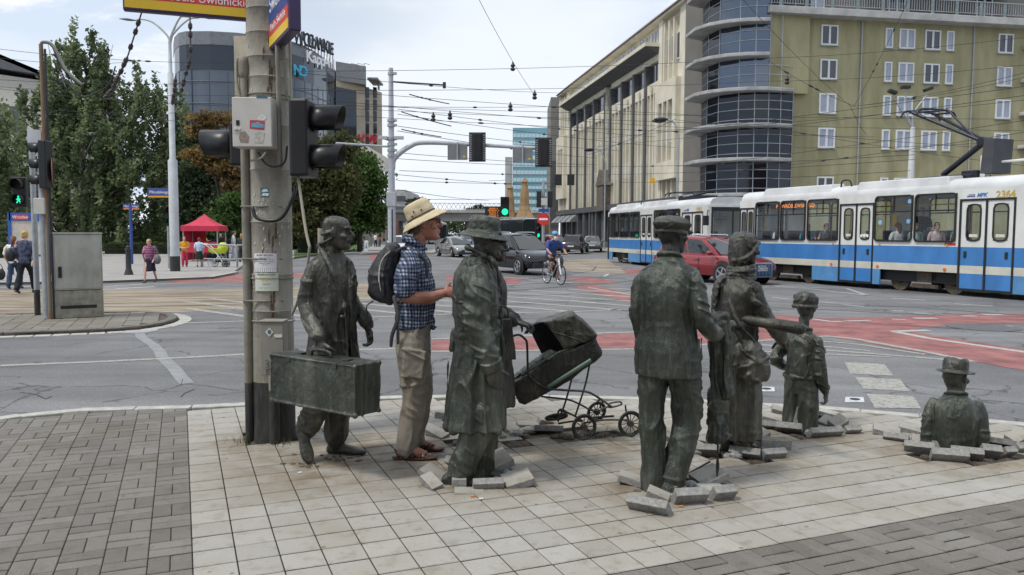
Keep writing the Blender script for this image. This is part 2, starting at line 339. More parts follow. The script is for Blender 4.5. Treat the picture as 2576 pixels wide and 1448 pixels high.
KERB=mat('kerb_stone',(.40,.39,.35),.8,var=.2,scale=9,bump=.004,bscale=90)
KERBD=mat('dirty_kerb_stone',(.13,.12,.105),.85,var=.3,scale=6,bump=.004)
RAIL=mat('rail_groove',(.045,.04,.036),.5,.3,var=.3,scale=5)
GRASS=mat('short_grass',(.07,.11,.03),.9,var=.4,scale=6,bump=.03,bscale=30)
m=MB();m.quad((-900,-60,ROAD),(900,-60,ROAD),(900,1500,ROAD),(-900,1500,ROAD));tag(m.build('road',ASPH),kind='structure')
KP=[(-60,1062),(0,1047),(100,1037),(207,1027),(520,1018.6),(617,1013),(929,998),(1106,993.5),(1273,992.5),(1440,995),(1613,999.5),(1772,1005),(2054,1020.6),(2178,1031),(2467,1054),(2576,1063.5),(2700,1076)]
K=[G(x,y,0)for x,y in KP];K=[Vector((-9.5,5.2,0))]+K+[Vector((9.5,4.6,0))]
def kerb_y(x):
 for a,b in zip(K,K[1:]):
  if a.x<=x<=b.x:return a.y+(b.y-a.y)*(x-a.x)/(b.x-a.x)
 return-99
def resample(pts,step):
 out=[Vector(pts[0])];acc=0
 for a,b in zip(pts,pts[1:]):
  d=(b-a).length;q=step-acc
  while q<=d:out.append(a+(b-a)*(q/d));q+=step
  acc=d-(q-step)
 return out
KR=resample(K,.5);m=MB();rnd=random.Random(3)
for a,b in zip(KR,KR[1:]):
 t=(b-a).normalized();nn=Vector((t.y,-t.x,0))*.13;g=t*.004;z=rnd.uniform(-.004,.004)
 b4=[a+g,b-g,b-g+nn,a+g+nn]
 m.hexa([p+Vector((0,0,-.12))for p in b4],[p+Vector((0,0,.002+z))for p in b4])
tag(m.build('kerb',KERB,bev=.008),kind='structure')
poly=[(p.x,p.y-.05)for p in K]+[(9.5,-3),(-9.5,-3)]
m=MB();m.prism(poly,-.2,-.032);tag(m.build('pavement_bed',mat('joint_sand',(.062,.054,.045),.95,var=.3,scale=12)),kind='structure')
GA=math.radians(22.5);AA=Vector((-math.sin(GA),math.cos(GA),0));BB=Vector((math.cos(GA),math.sin(GA),0));TS=.208
def holed(p,k=1.0):return any(((p.x-x)/(a*k))**2+((p.y-y)/(b*k))**2<1 for x,y,a,b in HOLES)
class Tiles:
 def __init__(s,ga=.0034,gb=.0034):s.mb=MB();s.t=[];s.ga=ga;s.gb=gb
 def tile(s,c0,da,db,tint,z=0,tilt=(0,0)):
  ha,hb=AA*(da/2-s.ga),BB*(db/2-s.gb);e=.004;ia,ib=ha*(1-e/ha.length),hb*(1-e/hb.length)
  def q(x,y,dz):return c0+x+y+Vector((0,0,z+dz+tilt[0]*(x.dot(AA))+tilt[1]*(y.dot(BB))))
  lo=[q(-ha,-hb,-.05),q(-ha,hb,-.05),q(ha,hb,-.05),q(ha,-hb,-.05)]
  md=[q(-ha,-hb,-.004),q(-ha,hb,-.004),q(ha,hb,-.004),q(ha,-hb,-.004)]
  tp=[q(-ia,-ib,0),q(-ia,ib,0),q(ia,ib,0),q(ia,-ib,0)]
  s.mb.add(lo+md+tp,[(0,1,5,4),(1,2,6,5),(2,3,7,6),(3,0,4,7),(4,5,9,8),(5,6,10,9),(6,7,11,10),(7,4,8,11),(8,9,10,11)]);s.mb.m[-9:-5]=[1]*4;s.t+=[tint]*9
 def build(s,name,m_):
  o=s.mb.build(name,[m_,mat('joint_side',(.10,.09,.075),.95)if m_.name!='dark_block_paver' else mat('dark_joint',(.085,.078,.07),.9)]);a=o.data.attributes.new('tint','FLOAT','FACE');a.data.foreach_set('value',s.t);return tag(o,kind='structure')
TL,TD=Tiles(.0062,.0028),Tiles(.0056,.0018);rnd=random.Random(11)
for i in range(4,46):
 for j in range(-42,40):
  a,b=(i+.5)*TS-.02,(j+.5)*TS+.02;p=AA*a+BB*b
  if p.y>kerb_y(p.x)-.17 or p.y<1.2 or abs(p.x)>1.0+.72*p.y:continue
  light=b>.02 and a>3.24
  if light:
   if holed(p):continue
   TL.tile(p,TS,TS,min(1,max(0,rnd.gauss(.5,.22))),rnd.uniform(-.0008,.0006),(rnd.gauss(0,.003),rnd.gauss(0,.003)))
  else:
   k=(i+j)%2
   for h in(-1,1):
    q=p+(BB if k else AA)*(h*TS/4)
    TD.tile(q,TS if k else TS/2,TS/2 if k else TS,min(1,max(0,rnd.gauss(.45,.33))),rnd.uniform(-.0016,.001),(rnd.gauss(0,.006),rnd.gauss(0,.006)))
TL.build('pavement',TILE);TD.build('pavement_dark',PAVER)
m=MB()
for hx,hy,a,b in HOLES:
 for k in range(26):
  r=math.sqrt(rnd.random());t=rnd.random()*6.283;x,y=hx+a*r*1.05*math.cos(t),hy+b*r*1.05*math.sin(t)
  m.ell((x,y,rnd.uniform(-.034,-.02)),(rnd.uniform(.03,.09),rnd.uniform(.03,.08),rnd.uniform(.008,.03)),8,rotz(rnd.random()*3))
for(px_,py_,n_,sp)in((850,1150,16,.17),(760,1172,10,.08),(1500,1092,14,.3),(1720,1240,8,.2)):
 q=G(px_,py_)
 for k in range(n_):m.ell((q.x+rnd.gauss(0,sp),q.y+rnd.gauss(0,sp*.35),.0),(rnd.uniform(.006,.035),rnd.uniform(.006,.03),rnd.uniform(.003,.011)),6,rotz(rnd.random()*3))
tag(m.build('soil',CRACK,smooth=True),kind='stuff')
m=MB()
for(gx,gy,s_,n_)in((-2.14,6.2,.07,46),(-1.78,6.14,.08,60),(-1.95,6.12,.09,36),(.72,6.42,.16,40),(.98,4.98,.05,26),(.3,6.38,.12,26)):
 for k in range(n_):
  x,y=gx+rnd.gauss(0,s_),gy+rnd.gauss(0,s_*.5);t=rnd.random()*6.283;hh=rnd.uniform(.03,.09);w=Vector((math.cos(t),math.sin(t),0))*.003
  b0=Vector((x,y,-.02));tip=b0+Vector((rnd.gauss(0,.03),rnd.gauss(0,.03),hh));m.add([b0-w,b0+w,tip],[(0,1,2)])
tag(m.build('grass',mat('dry_grass',(.19,.17,.07),.9,var=.5,scale=9,col2=(.09,.12,.035)),fix=False),kind='stuff')
def flat(name,polys,m_,dz,z=ROAD,top=None):
 mb=MB()
 for pl in polys:
  pts=[G(x,y,z)for x,y in pl];mb.add([(p.x,p.y,z+dz)for p in pts],[tuple(range(len(pts)))])
 o=mb.build(name,m_,fix=False);b=bmesh.new();b.from_mesh(o.data)
 for f in b.faces:
  f.normal_update()
  if f.normal.z<0:f.normal_flip()
 bmesh.ops.triangulate(b,faces=b.faces);b.to_mesh(o.data);b.free();return tag(o,kind='structure')
def strips(name,lines,m_,dz,z=ROAD,smooth=True):
 mb=MB()
 for pl,w in lines:
  pts=[G(x,y,z)for x,y in pl]
  for i,(a,b)in enumerate(zip(pts,pts[1:])):
   d=(b-a).normalized();n=Vector((-d.y,d.x,0))*(w/2);e=Vector((0,0,dz+.0002*(i%2)))
   mb.add([a-n+e,b-n+e,b+n+e,a+n+e],[(0,1,2,3)])
 return tag(mb.build(name,m_,fix=False),kind='structure')
flat('tram_bed',[[(-300,731),(640,727),(930,712),(1060,708),(1060,728),(930,757),(640,776),(450,786),(-300,790)],[(1430,655),(1530,652),(1545,668),(1600,690),(1440,684),(1400,668)]],SAND,.003)
flat('cycle_lane',[[(1085,857),(1299,850),(1604,839),(1780,814),(1884,787),(2000,797),(2090,802),(2180,800),(2330,795),(2450,791),(2640,790),(2640,812),(2450,815),(2330,824),(2285,834),(2400,853),(2640,890),(2640,945),(2444,909),(2330,890),(2150,858),(2080,848),(1884,857),(1604,876),(1299,881),(1085,883)],[(1440,722),(1500,719),(1590,742),(1620,760),(1590,764),(1500,738)],[(1120,693),(1190,696),(1320,702),(1300,716),(1120,705)],[(1420,700),(1480,696),(1560,712),(1480,716)],[(1560,678),(1640,676),(1660,690),(1580,692)],[(424,706),(614,690),(700,686),(880,690),(700,702),(614,711),(424,712)],[(944,622),(984,622),(978,652),(925,656)]],REDR,.0035)
E_=[(1135,791),(1440,785),(1586,779)]
ln=[([(450,814),(640,808),(900,800),(1135,791),(1440,785),(1590,778)],.14)]
def lowy(x):return 814-(x-450)*.0316
for k in range(15):
 x0,y0=330+k*100,757-k*2.6;x1,y1=x0,y0;sl_=(y0-586)/(x0+900)
 while y1<lowy(x1)and x1<1592:x1+=8;y1+=8*sl_
 if x1>max(x0,470)+20:
  if x0<470:y0+=(470-x0)*sl_;x0=470
  ln.append(([(x0,y0),(x1,y1)],.20))
ln+=[([(1085,854),(1299,847),(1600,836)],.13),([(1085,885),(1299,883),(1604,879),(1884,860),(2090,846)],.13),([(0,921),(250,911),(540,897),(660,889),(760,885),(1000,878)],.14),([(2085,847),(2150,853),(2330,886),(2450,911)],.14),([(2050,858),(2150,866),(2330,893)],.11),([(1890,866),(2040,880),(2200,891),(2440,911)],.12),([(1890,884),(2010,889),(2240,899)],.11),([(2060,871),(2190,884)],.1)]
for a,b,d,e in(((1185,605),(1475,620),(1545,705),(1225,690)),((1260,712),(1590,732),(1660,820),(1320,800)),((1345,835),(1690,855),(1745,945),(1405,940))):
 pass
z6=lambda x,y:((2000+x*.40048)*.8587,(820+y*.40048)*.8587)
flat('crossing_blocks',[[z6(*q)for q in r]for r in(((1185,605),(1475,620),(1545,705),(1225,690)),((1260,712),(1590,732),(1660,820),(1320,800)),((1345,835),(1690,855),(1745,945),(1405,940)))],LINE,.004)
strips('road_markings',ln,LINE,.0042)
lw=[([z6(1540,379),z6(1800,430),z6(2497,530),z6(2700,560)],.16),([z6(1540,379),z6(1800,371)],.2),([z6(930,285),z6(1090,308),z6(1370,298)],.13),([z6(1690,283),z6(1860,283)],.2),([z6(1530,290),z6(1630,292)],.14),([z6(2200,258),z6(2340,258)],.2),([z6(2040,267),z6(2150,267)],.16),([z6(2010,352),z6(2150,354)],.2),([z6(2290,340),z6(2410,342)],.2),([z6(1520,137),z6(1770,151)],.15),([z6(1990,178),z6(2270,195)],.15),([z6(1530,229),z6(1620,232)],.14),([z6(1690,245),z6(1830,255)],.12),([z6(655,130),z6(775,142)],.12),([z6(1160,182),z6(1330,198)],.12),([z6(1040,170),z6(1110,173)],.1),([z6(640,48),z6(930,68),z6(1350,116)],.12),([z6(640,48),z6(1200,66),z6(1350,116)],.12),([(1575,700),(1640,706)],.12),([(1330,706),(1440,712)],.14),([(1120,690),(1190,694),(1330,702)],.12),([(1435,757),(1500,762)],.1),([(1500,742),(1540,746)],.1),([(1480,724),(1600,745)],.1),([(1430,667),(1560,672)],.3),([(1420,660),(1540,662)],.3),([(1450,675),(1570,682)],.3),([(1400,652),(1530,655)],.3),([(1470,686),(1530,690),(1520,697)],.14),([(262,722),(360,716)],.2),([(385,714),(640,712)],.16),([(640,712),(960,695)],.12),([(0,724),(100,720)],.25),([(290,728),(390,722)],.25),([(745,690),(880,684)],.12),([(1065,632),(1100,642),(1150,652)],.12),([(880,672),(985,676)],.2),([(870,664),(985,668)],.2)]
strips('road_markings',lw,LINEW,.0044)
strips('tram_rails',[([(-100,768),(450,762),(640,756),(940,744),(1140,730),(1330,716),(1500,700),(1600,686),(1640,672),(1600,664)],.07),([(-100,776),(450,771),(640,765),(940,753),(1140,741),(1340,728),(1560,711),(1700,690)],.07),([(-100,742),(450,739),(640,735),(940,725),(1140,715),(1300,705),(1420,694),(1490,682),(1500,672),(1460,664)],.07),([(-100,749),(450,746),(640,742),(940,732),(1140,721)],.07),([(1130,772),(1440,760),(1600,752)],.05),([(1130,752),(1440,740),(1600,732)],.05),([z6(480,243),z6(1000,290),z6(1500,330),z6(2497,388)],.05),([z6(1900,250),z6(2497,275)],.04),([z6(480,155),z6(1000,175),z6(1700,205),z6(2497,262)],.05),([z6(480,195),z6(1000,218),z6(1500,245),z6(1900,262)],.05)],RAIL,.0048)
for x0,y0,x1,y1,lb in((545,787,675,821,'small pale rectangular drain cover in the road nearer the woman statue'),(1185,862,1330,900,'small pale rectangular drain cover in the road beside the white crossing blocks')):
 a,b,d,e=[G(*z6(*q),ROAD)for q in((x0+6,y0),(x1-6,y0+2),(x1,y1),(x0,y1))]
 t=thing('drain_cover',lb,'drain cover',tuple((a+d)/2));o=Vector((a+d)/2)
 mb=MB();mb.hexa([p-o+Vector((0,0,.001))for p in(e,d,b,a)],[p-o+Vector((0,0,.008))for p in(e,d,b,a)]);mb.build('plate',mat('drain_plate',(.50,.51,.52),.6,var=.2,scale=20),t,bev=.002)
 mb=MB();mb.cyl((0,0,.011),.05,.004,16);mb.build('lid',DARK,t)
q=G(345,833,ROAD);t=tag(MB().cyl((q.x,q.y,ROAD+.004),.33,.006,24).build('manhole_cover',mat('manhole_iron',(.33,.33,.34),.6,var=.2,scale=9)),'round pale manhole cover in the road by the traffic island kerb','manhole cover')
q=G(*z6(2200,350),ROAD);t=tag(MB().cyl((q.x,q.y,ROAD+.006),.62,.006,28).build('manhole_cover',mat('manhole_dark',(.10,.10,.105),.7,var=.2,scale=9)),'round dark manhole cover between the white arrow lines','manhole cover')
strips('road_patch',[([(350,838),(356,850),(385,868),(402,885),(408,900),(440,930),(455,950),(470,966)],.16)],mat('bitumen_patch',(.235,.235,.235),.8,var=.15,scale=9),.0036)
strips('road_cracks',[([(0,852),(120,850),(250,846),(352,841),(500,838),(640,832)],.012),([(370,906),(395,900),(430,908)],.009),([(440,972),(470,968),(520,972),(600,984)],.009),([(400,985),(430,978),(455,970),(460,955)],.008),([(455,1000),(465,990),(490,980)],.014),([(50,988),(90,993),(115,1005)],.014),([(115,1005),(130,998)],.012)],mat('crack',(.05,.05,.052),.9,var=.1),.0040)
IS=[(-200,846),(0,838),(120,834),(250,829),(340,823.5),(400,815),(435,806),(448,799),(445,792),(425,786.5),(380,783.5),(330,783),(260,785),(120,787),(-200,794)]
ip=[G(x,y,0)for x,y in IS];m=MB();m.prism([(p.x,p.y)for p in ip],-.2,-.012);cxy=sum((p for p in ip),Vector())/len(ip)
tag(m.build('island_base',CRACK),kind='structure')
m=MB();T_=Tiles()
def inpoly(x,y,pl):
 r=False;n=len(pl)
 for i in range(n):
  a,b=pl[i],pl[(i+1)%n]
  if(a.y>y)!=(b.y>y)and x<(b.x-a.x)*(y-a.y)/(b.y-a.y)+a.x:r=not r
 return r
ins=[p+(cxy-p).normalized()*.2 for p in ip]
for i in range(40,80):
 for j in range(-60,20):
  p=AA*(i*.28)+BB*(j*.28)
  if inpoly(p.x,p.y,ins):T_.tile(p,.28,.28,min(1,max(0,rnd.gauss(.35,.25))),rnd.uniform(-.004,.002))
T_.build('traffic_island',tilemat('island_tile',(.19,.175,.15),(.26,.245,.22)))
m=MB();R_=resample(ip+[ip[0]],.55)
for a,b in zip(R_,R_[1:]):
 t=(b-a).normalized();nn=Vector((-t.y,t.x,0))*.17;g=t*.004;b4=[a+g,b-g,b-g+nn,a+g+nn]
 m.hexa([p+Vector((0,0,-.15))for p in b4],[p+Vector((0,0,.006))for p in b4])
tag(m.build('island_kerb',KERBD,bev=.01),kind='structure')
m=MB();R_=resample(ip[:12],.26)
for a,b in zip(R_,R_[1:]):
 t=(b-a).normalized();nn=Vector((t.y,-t.x,0));a,b=a+nn*.03,b+nn*.03;g=t*.012;b4=[a+g,b-g,b-g+nn*.22,a+g+nn*.22]
 m.hexa([Vector((p.x,p.y,ROAD-.02))for p in b4],[Vector((p.x,p.y,ROAD+.012))for p in b4])
tag(m.build('island_edging',KERB,bev=.006),kind='structure')
def slab(name,pl,z,m_,h=.3):
 q=[G(x,y,z)for x,y in pl];mb=MB();mb.prism([(p.x,p.y)for p in q],z-h,z);return tag(mb.build(name,m_),kind='structure')
slab('plaza',[(-600,722),(0,711),(262,707),(430,701),(529,697),(585,687),(600,684),(590,682),(610,668),(700,655),(800,640),(800,622),(300,612),(-600,612)],.02,PLAZA)
strips('plaza_kerb',[([(-600,722),(0,711),(262,707),(430,701),(529,697),(588,686)],.18)],KERB,.004,.02)
slab('lawn',[(740,648),(800,640),(900,628),(930,622),(930,612),(740,612)],.05,GRASS)
slab('far_pavement',[(905,640),(985,634),(1000,628),(1010,608),(930,608)],.03,PLAZA)
slab('tram_stop_platform',[(1065,636),(1090,636),(1165,612),(1150,608)],.08,PLAZA)
slab('far_pavement',[(1400,634),(1460,630),(1540,632),(1800,640),(2700,660),(2700,612),(1406,606)],.03,PLAZA)
# ================================================================== FIGURES
def cr(pts,k=4):
 pts=[np.array(p,float)for p in pts];out=[]
 for i in range(len(pts)-1):
  a,b=pts[max(i-1,0)],pts[i];d,e=pts[i+1],pts[min(i+2,len(pts)-1)]
  for j in range(k):
   t=j/k;out.append(.5*(2*b+(d-a)*t+(2*a-5*b+4*d-e)*t*t+(3*b-a-3*d+e)*t**3))
 out.append(pts[-1]);return out
def limb(mb,pts,rad,n=12,k=4,flat=1.0,up=None):
 q=cr([tuple(p)+(r,)for p,r in zip(pts,rad)],k)
 mb.tube([p[:3]for p in q],[max(.002,p[3])for p in q],n,flat=flat,up=up,rnd=True)
def rings(mb,secs,n=28,pw=2.3,k=4):
 rr=[]
 for x,y,z,a,b,w in cr([tuple(s)+(0,)*(6-len(s))for s in secs],k):
  w=math.radians(w);ring=[]
  for j in range(n):
   t=2*math.pi*j/n;ct,st=math.cos(t),math.sin(t)
   X=a*math.copysign(abs(ct)**(2/pw),ct);Y=b*math.copysign(abs(st)**(2/pw),st)
   ring.append(Vector((x+X*math.cos(w)-Y*math.sin(w),y+X*math.sin(w)+Y*math.cos(w),z)))
  rr.append(ring)
 mb.loft(rr)
def head(mb,M,s=1.0,ears=True,nose=1.0,eyes=True):
 st=len(mb.v)
 prof=[(-.118,.078,.03,.022),(-.11,.09,.005,.036),(-.092,.096,-.03,.05),(-.07,.093,-.055,.058),(-.05,.096,-.07,.063),(-.03,.092,-.083,.067),(0,.088,-.092,.071),(.022,.083,-.098,.073),(.045,.094,-.1,.075),(.07,.09,-.1,.076),(.093,.076,-.09,.07),(.11,.05,-.07,.055),(.12,.015,-.035,.028)]
 rr=[]
 for z,xf,xb,hw in prof:
  cx,a=(xf+xb)/2,(xf-xb)/2
  rr.append([Vector((cx+a*math.copysign(abs(math.cos(t))**.9,math.cos(t)),hw*math.copysign(abs(math.sin(t))**.9,math.sin(t)),z))for t in(2*math.pi*j/24 for j in range(24))])
 mb.loft(rr)
 limb(mb,[(.082,0,.038),(.1,0,.012),(.112+.008*nose,0,-.018),(.1,0,-.027)],[.008,.0105,.0135,.009],8)
 for y in(-1,1):
  mb.ell((.096,y*.013,-.022),(.013,.009,.009),8)
  limb(mb,[(.074,y*.052,.038),(.09,y*.03,.043),(.092,y*.01,.038)],[.009,.0105,.008],8)
  mb.ell((.06,y*.05,-.02),(.03,.022,.022),8)
  if eyes:mb.ell((.072,y*.032,.02),(.0135,.0145,.0125),8)
  if ears:
   mb.ell((-.004,y*.076,.006),(.02,.009,.033),10,rotz(-y*.35));mb.ell((.002,y*.072,-.02),(.012,.008,.014),8)
 limb(mb,[(.082,-.025,-.055),(.1,0,-.051),(.082,.025,-.055)],[.005,.0075,.005],8)
 limb(mb,[(.08,-.022,-.066),(.098,0,-.066),(.08,.022,-.066)],[.005,.008,.005],8)
 mb.ell((.085,0,-.1),(.017,.02,.016),8)
 T=M@Matrix.Scale(s,4)
 mb.xf(T,st)
def hand(mb,w,d,nrm,thumb=1,curl=.5,s=1.0,spread=.0):
 w,d,nrm=Vector(w),Vector(d).normalized(),Vector(nrm);nrm=(nrm-d*nrm.dot(d)).normalized();sd=d.cross(nrm).normalized()*thumb
 rr=[]
 for t,hw,th in((-.02,.024,.02),(.015,.032,.019),(.05,.041,.017),(.085,.042,.014),(.098,.034,.008)):
  rr.append([w+d*t*s+(sd*math.cos(a)*hw+nrm*math.sin(a)*th)*s for a in(2*math.pi*j/14 for j in range(14))])
 mb.loft(rr)
 for k,(off,ln,r)in enumerate(((.031,.072,.0088),(.011,.08,.0092),(-.010,.074,.0088),(-.029,.058,.0078))):
  p=w+(d*.086+sd*off)*s;v=(d+sd*off*spread*8).normalized();pts=[w+(d*.06+sd*off*.9)*s,p];ax=v.cross(nrm).normalized()
  for i,f in enumerate((.42,.33,.25)):
   v=Matrix.Rotation(curl*(.55,.95,.7)[i]*(1+.06*k),3,ax)@v;p=p+v*ln*f*s;pts.append(p)
  limb(mb,pts,[r*s,r*1.08*s,r*s,r*.95*s,r*.8*s],8,3)
 p=w+(d*.02+sd*.028)*s;v=(d*.75+sd*.75+nrm*.25).normalized();pts=[p-sd*.012*s];ax=v.cross(nrm).normalized()
 for i,f in enumerate((.04,.032,.026)):
  p=p+v*f*s;pts.append(p);v=(Matrix.Rotation(curl*.45,3,ax)@v);v=(v-sd*.25*curl).normalized()
 limb(mb,pts,[.013*s,.0125*s,.0105*s,.0085*s],8,3)
def shoe(mb,heel,toe,s=1.0,lift=0.0,w=.045):
 h,t=Vector(heel),Vector(toe);d=t-h;L_=d.length;d.normalize();u=Vector((0,0,1));u=(u-d*u.dot(d)).normalized();sd=d.cross(u);rr=[]
 for f,hw,z0,z1 in((-.02,.4,.01,.05),(.03,.68,.0,.085),(.16,.72,0,.11),(.34,.68,.0,.1),(.5,.82,0,.075),(.68,1.0,0,.062),(.84,.92,.0,.05),(.95,.6,.004,.04),(1.0,.25,.01,.028)):
  c0=h+d*f*L_;hw*=w;ring=[]
  for j in range(16):
   a=2*math.pi*j/16;y=hw*math.cos(a);z=(z0+z1)/2+(z1-z0)/2*math.copysign(abs(math.sin(a))**.7,math.sin(a));ring.append(c0+sd*y+u*z)
  rr.append(ring)
 mb.loft(rr)
def HM(x,y,z,yaw=0,pitch=0,roll=0):
 return Matrix.Translation((x,y,z))@rotz(math.radians(yaw))@Matrix.Rotation(math.radians(pitch),4,'Y')@Matrix.Rotation(math.radians(roll),4,'X')
def folds(amp=.008,fx=15,fz=3.2,seed=1,fine=.35,extra=None,hem=None,arm=.165):
 def f(co,nr):
  w=np.stack([vn(co*4.1,seed+1),vn(co*4.1+9,seed+2),vn(co*3.1+5,seed+3)],1)
  r=np.clip(1-np.abs(vn(co*np.array([fx,fx,fz])+.9*w,seed))*2.4,0,1)**1.2
  g=np.clip(1-np.abs(vn(co*np.array([5,5,17.])+co[:,[0]]*np.array([0,0,9.])+.7*w,seed+4))*2.6,0,1)**1.2
  m=np.clip((np.abs(co[:,1])-arm)/.03,0,1)*(1 if hem is None else np.clip((co[:,2]-hem[0]+.3)/.12,0,1));fold=r*(1-m)+g*m
  d=amp*(1.45*(fold-.28)+.5*fine*vn(co*31,seed+5)+.5*vn(co*6.5,seed+8))
  q2=co*11+.8*w;d=d+amp*.4*np.clip(1-np.abs(vn(q2,seed+11))*3,0,1)
  if hem is not None:
   z1,z0,n,a=hem;th=np.arctan2(co[:,1],co[:,0]);k=np.clip((z1-co[:,2])/(z1-z0),0,1);ph=n*th+2.2*vn(np.stack([th*1.2,co[:,2]*.8,0*th],1),seed+21)
   d=d+a*k*(1-np.abs(np.sin(ph*.5))*1.7)
  if extra is not None:d=d+extra(co,nr)
  return d
 return f
def rough(amp=.002,sc=40,seed=3):
 return lambda co,nr:amp*(vn(co*sc,seed)+.5*vn(co*sc*2.3,seed+1))
def ssec(co,a,b,w):
 a,b=np.array(a,float),np.array(b,float);t=np.clip(((co-a)@(b-a))/((b-a)@(b-a)),0,1);d=np.linalg.norm(co-(a+t[:,None]*(b-a)),axis=1);return np.exp(-(d/w)**2)
def hat(root,M,crown,brim,m_,h=.11,ra=.098,rb=.083,droop=.012,pinch=0.0,band=None,front=0,seed=2,name='hat',vox=.006,amp=.003):
 mb=MB();n=36
 for kind in(0,1):
  rr=[]
  prof=[(1.0,0),(1.02,h*.35),(.97,h*.75),(.86,h*.97),(.6,h*1.03),(.2,h*1.02)]if kind==0 else[(.9,-.004),(1,-.006),(1+(brim/ra)*.5,-.004-droop*.5),(1+brim/ra,-droop),(1+brim/ra,-droop+.008),(1+brim/ra*.5,.004),(1,.008),(.9,.006)]
  for s,z in prof:
   ring=[]
   for j in range(n):
    a=2*math.pi*j/n;r=s;zz=z+(front*math.cos(a)*max(0,s-1)*ra)
    if kind==0 and z>h*.6:zz-=pinch*math.exp(-(math.sin(a)*s*2.6)**2)*(1.2-s)
    ring.append(M@Vector((ra*r*math.cos(a),rb*(1+(s-1)*1.05)*math.sin(a),zz)))
   rr.append(ring)
  mb.loft(rr,cap=(kind==0))
  if kind==1:mb.loft([rr[-1],rr[0]],cap=False)
 if band:mb.tube([M@Vector((ra*1.03*math.cos(a),rb*1.03*math.sin(a),.014))for a in(2*math.pi*j/32 for j in range(33))],band,6)
 return sculpt(name,mb,m_,root,vox,3,lambda co,nr:amp*vn(co*18,seed)+amp*.6*vn(co*45,seed+1))
# ------------------------------------------------ 1: man with the suitcase
def statue(label,loc,hd):return thing('bronze_statue',label,'statue',loc,math.radians(hd),'bronze statues sinking into the pavement')
r1=statue('balding bronze man in a long open coat striding with a big suitcase',(-1.31,5.80,0),-36)
mb=MB()
rings(mb,[(0,0,.85,.11,.16),(0,0,1.0,.12,.16),(.02,0,1.25,.12,.18),(.0,0,1.42,.09,.19),(.0,0,1.49,.065,.11),(.02,0,1.53,.055,.058),(.045,0,1.60,.055,.055)])
head(mb,HM(.055,0,1.645,34,2),1.02,nose=1.3)
limb(mb,[(0,-.16,1.40),(-.03,-.2,1.15),(.155,-.235,.91)],[.045,.04,.032]);limb(mb,[(0,.16,1.40),(-.03,.205,1.16),(.12,.23,.95)],[.045,.04,.032])
hand(mb,(.155,-.235,.90),(.10,-.02,-1),(0,1,0),1,1.25,1.1);hand(mb,(.125,.23,.95),(.3,0,-1),(-.3,-1,0),-1,.75,1.1)
limb(mb,[(0,-.09,.9),(.06,-.16,.52),(-.1,-.18,.2)],[.08,.055,.042]);limb(mb,[(0,.09,.9),(.02,.07,.5),(-.045,.05,.1)],[.08,.055,.042])
Mh=HM(.055,0,1.645,34,2)
limb(mb,[Mh@Vector(p)for p in((.0,-.074,.02),(-.045,-.072,.0),(-.085,-.045,-.01),(-.098,0,-.01),(-.085,.045,-.01),(-.045,.072,0),(.0,.074,.02))],[.009,.013,.014,.015,.014,.013,.009],10)
limb(mb,[Mh@Vector(p)for p in((-.01,-.07,-.03),(-.055,-.07,-.06),(-.1,-.04,-.078),(-.112,0,-.084),(-.1,.04,-.078),(-.055,.07,-.06),(-.01,.07,-.03))],[.008,.011,.013,.014,.013,.011,.008],10)
limb(mb,[Mh@Vector(p)for p in((.085,-.035,-.05),(.108,0,-.04),(.085,.035,-.05))],[.007,.011,.007],8)
sculpt('body',mb,BRZ,r1,.0055,2,rough(.0016,45))
mb=MB()
rings(mb,[(-.01,.0,.50,.18,.2),(-.0,0,.56,.18,.2),(0,0,.75,.165,.195),(.0,0,.98,.145,.175),(.01,0,1.2,.14,.18),(.0,0,1.34,.12,.19),(-.01,0,1.42,.092,.165),(-.01,0,1.465,.076,.105),(-.01,0,1.52,.06,.066)])
limb(mb,[(-.01,-.145,1.395),(-.02,-.18,1.31),(-.045,-.205,1.13),(.13,-.235,.935)],[.056,.062,.058,.054],14)
limb(mb,[(-.01,.14,1.395),(-.02,.185,1.31),(-.04,.215,1.14),(.105,.235,.985)],[.056,.062,.058,.053],14)
limb(mb,[(-.045,-.07,1.555),(-.08,0,1.55),(-.045,.07,1.555)],[.014,.018,.014],8)
for s in(-1,1):
 limb(mb,[(-.03,s*.075,1.54),(.06,s*.095,1.46),(.13,s*.085,1.33),(.165,s*.03,1.13)],[.014,.02,.022,.01],8,flat=.6)
 limb(mb,[(.165,s*.03,1.13),(.172,s*.022,.9),(.185,s*.03,.52)],[.012,.012,.014],8)
for z in(1.05,.88):mb.ell((.168,-.055,z),(.011,.013,.013),8)
limb(mb,[(.13,-.16,.99),(.1,-.2,.985),(.03,-.215,.99)],[.008,.016,.008],8);
def ex1(co,nr):
 v=np.clip((co[:,2]-1.12)/.4,0,1);inside=(co[:,0]>.04)&(np.abs(co[:,1])<.012+.055*v)&(co[:,2]>1.12)&(co[:,2]<1.5)
 gap=(co[:,0]>.1)&(np.abs(co[:,1])<.012)&(co[:,2]<=1.12);return-.022*inside-.02*gap
sculpt('coat',mb,BRZ,r1,.0065,1,folds(.010,13,2.6,21,extra=ex1,hem=(1.05,.5,11,.014),arm=.19))
mb=MB();limb(mb,[(.0,-.08,.8),(.065,-.15,.52),(-.02,-.165,.36),(-.075,-.175,.25)],[.105,.088,.082,.086],16);sculpt('trouser_leg',mb,BRZ,r1,.007,1,folds(.009,13,6,4))
mb=MB();limb(mb,[(.0,.08,.8),(.03,.08,.5),(-.02,.065,.3),(-.035,.06,.15)],[.105,.09,.086,.09],16);sculpt('trouser_leg',mb,BRZ,r1,.007,1,folds(.009,13,6,5))
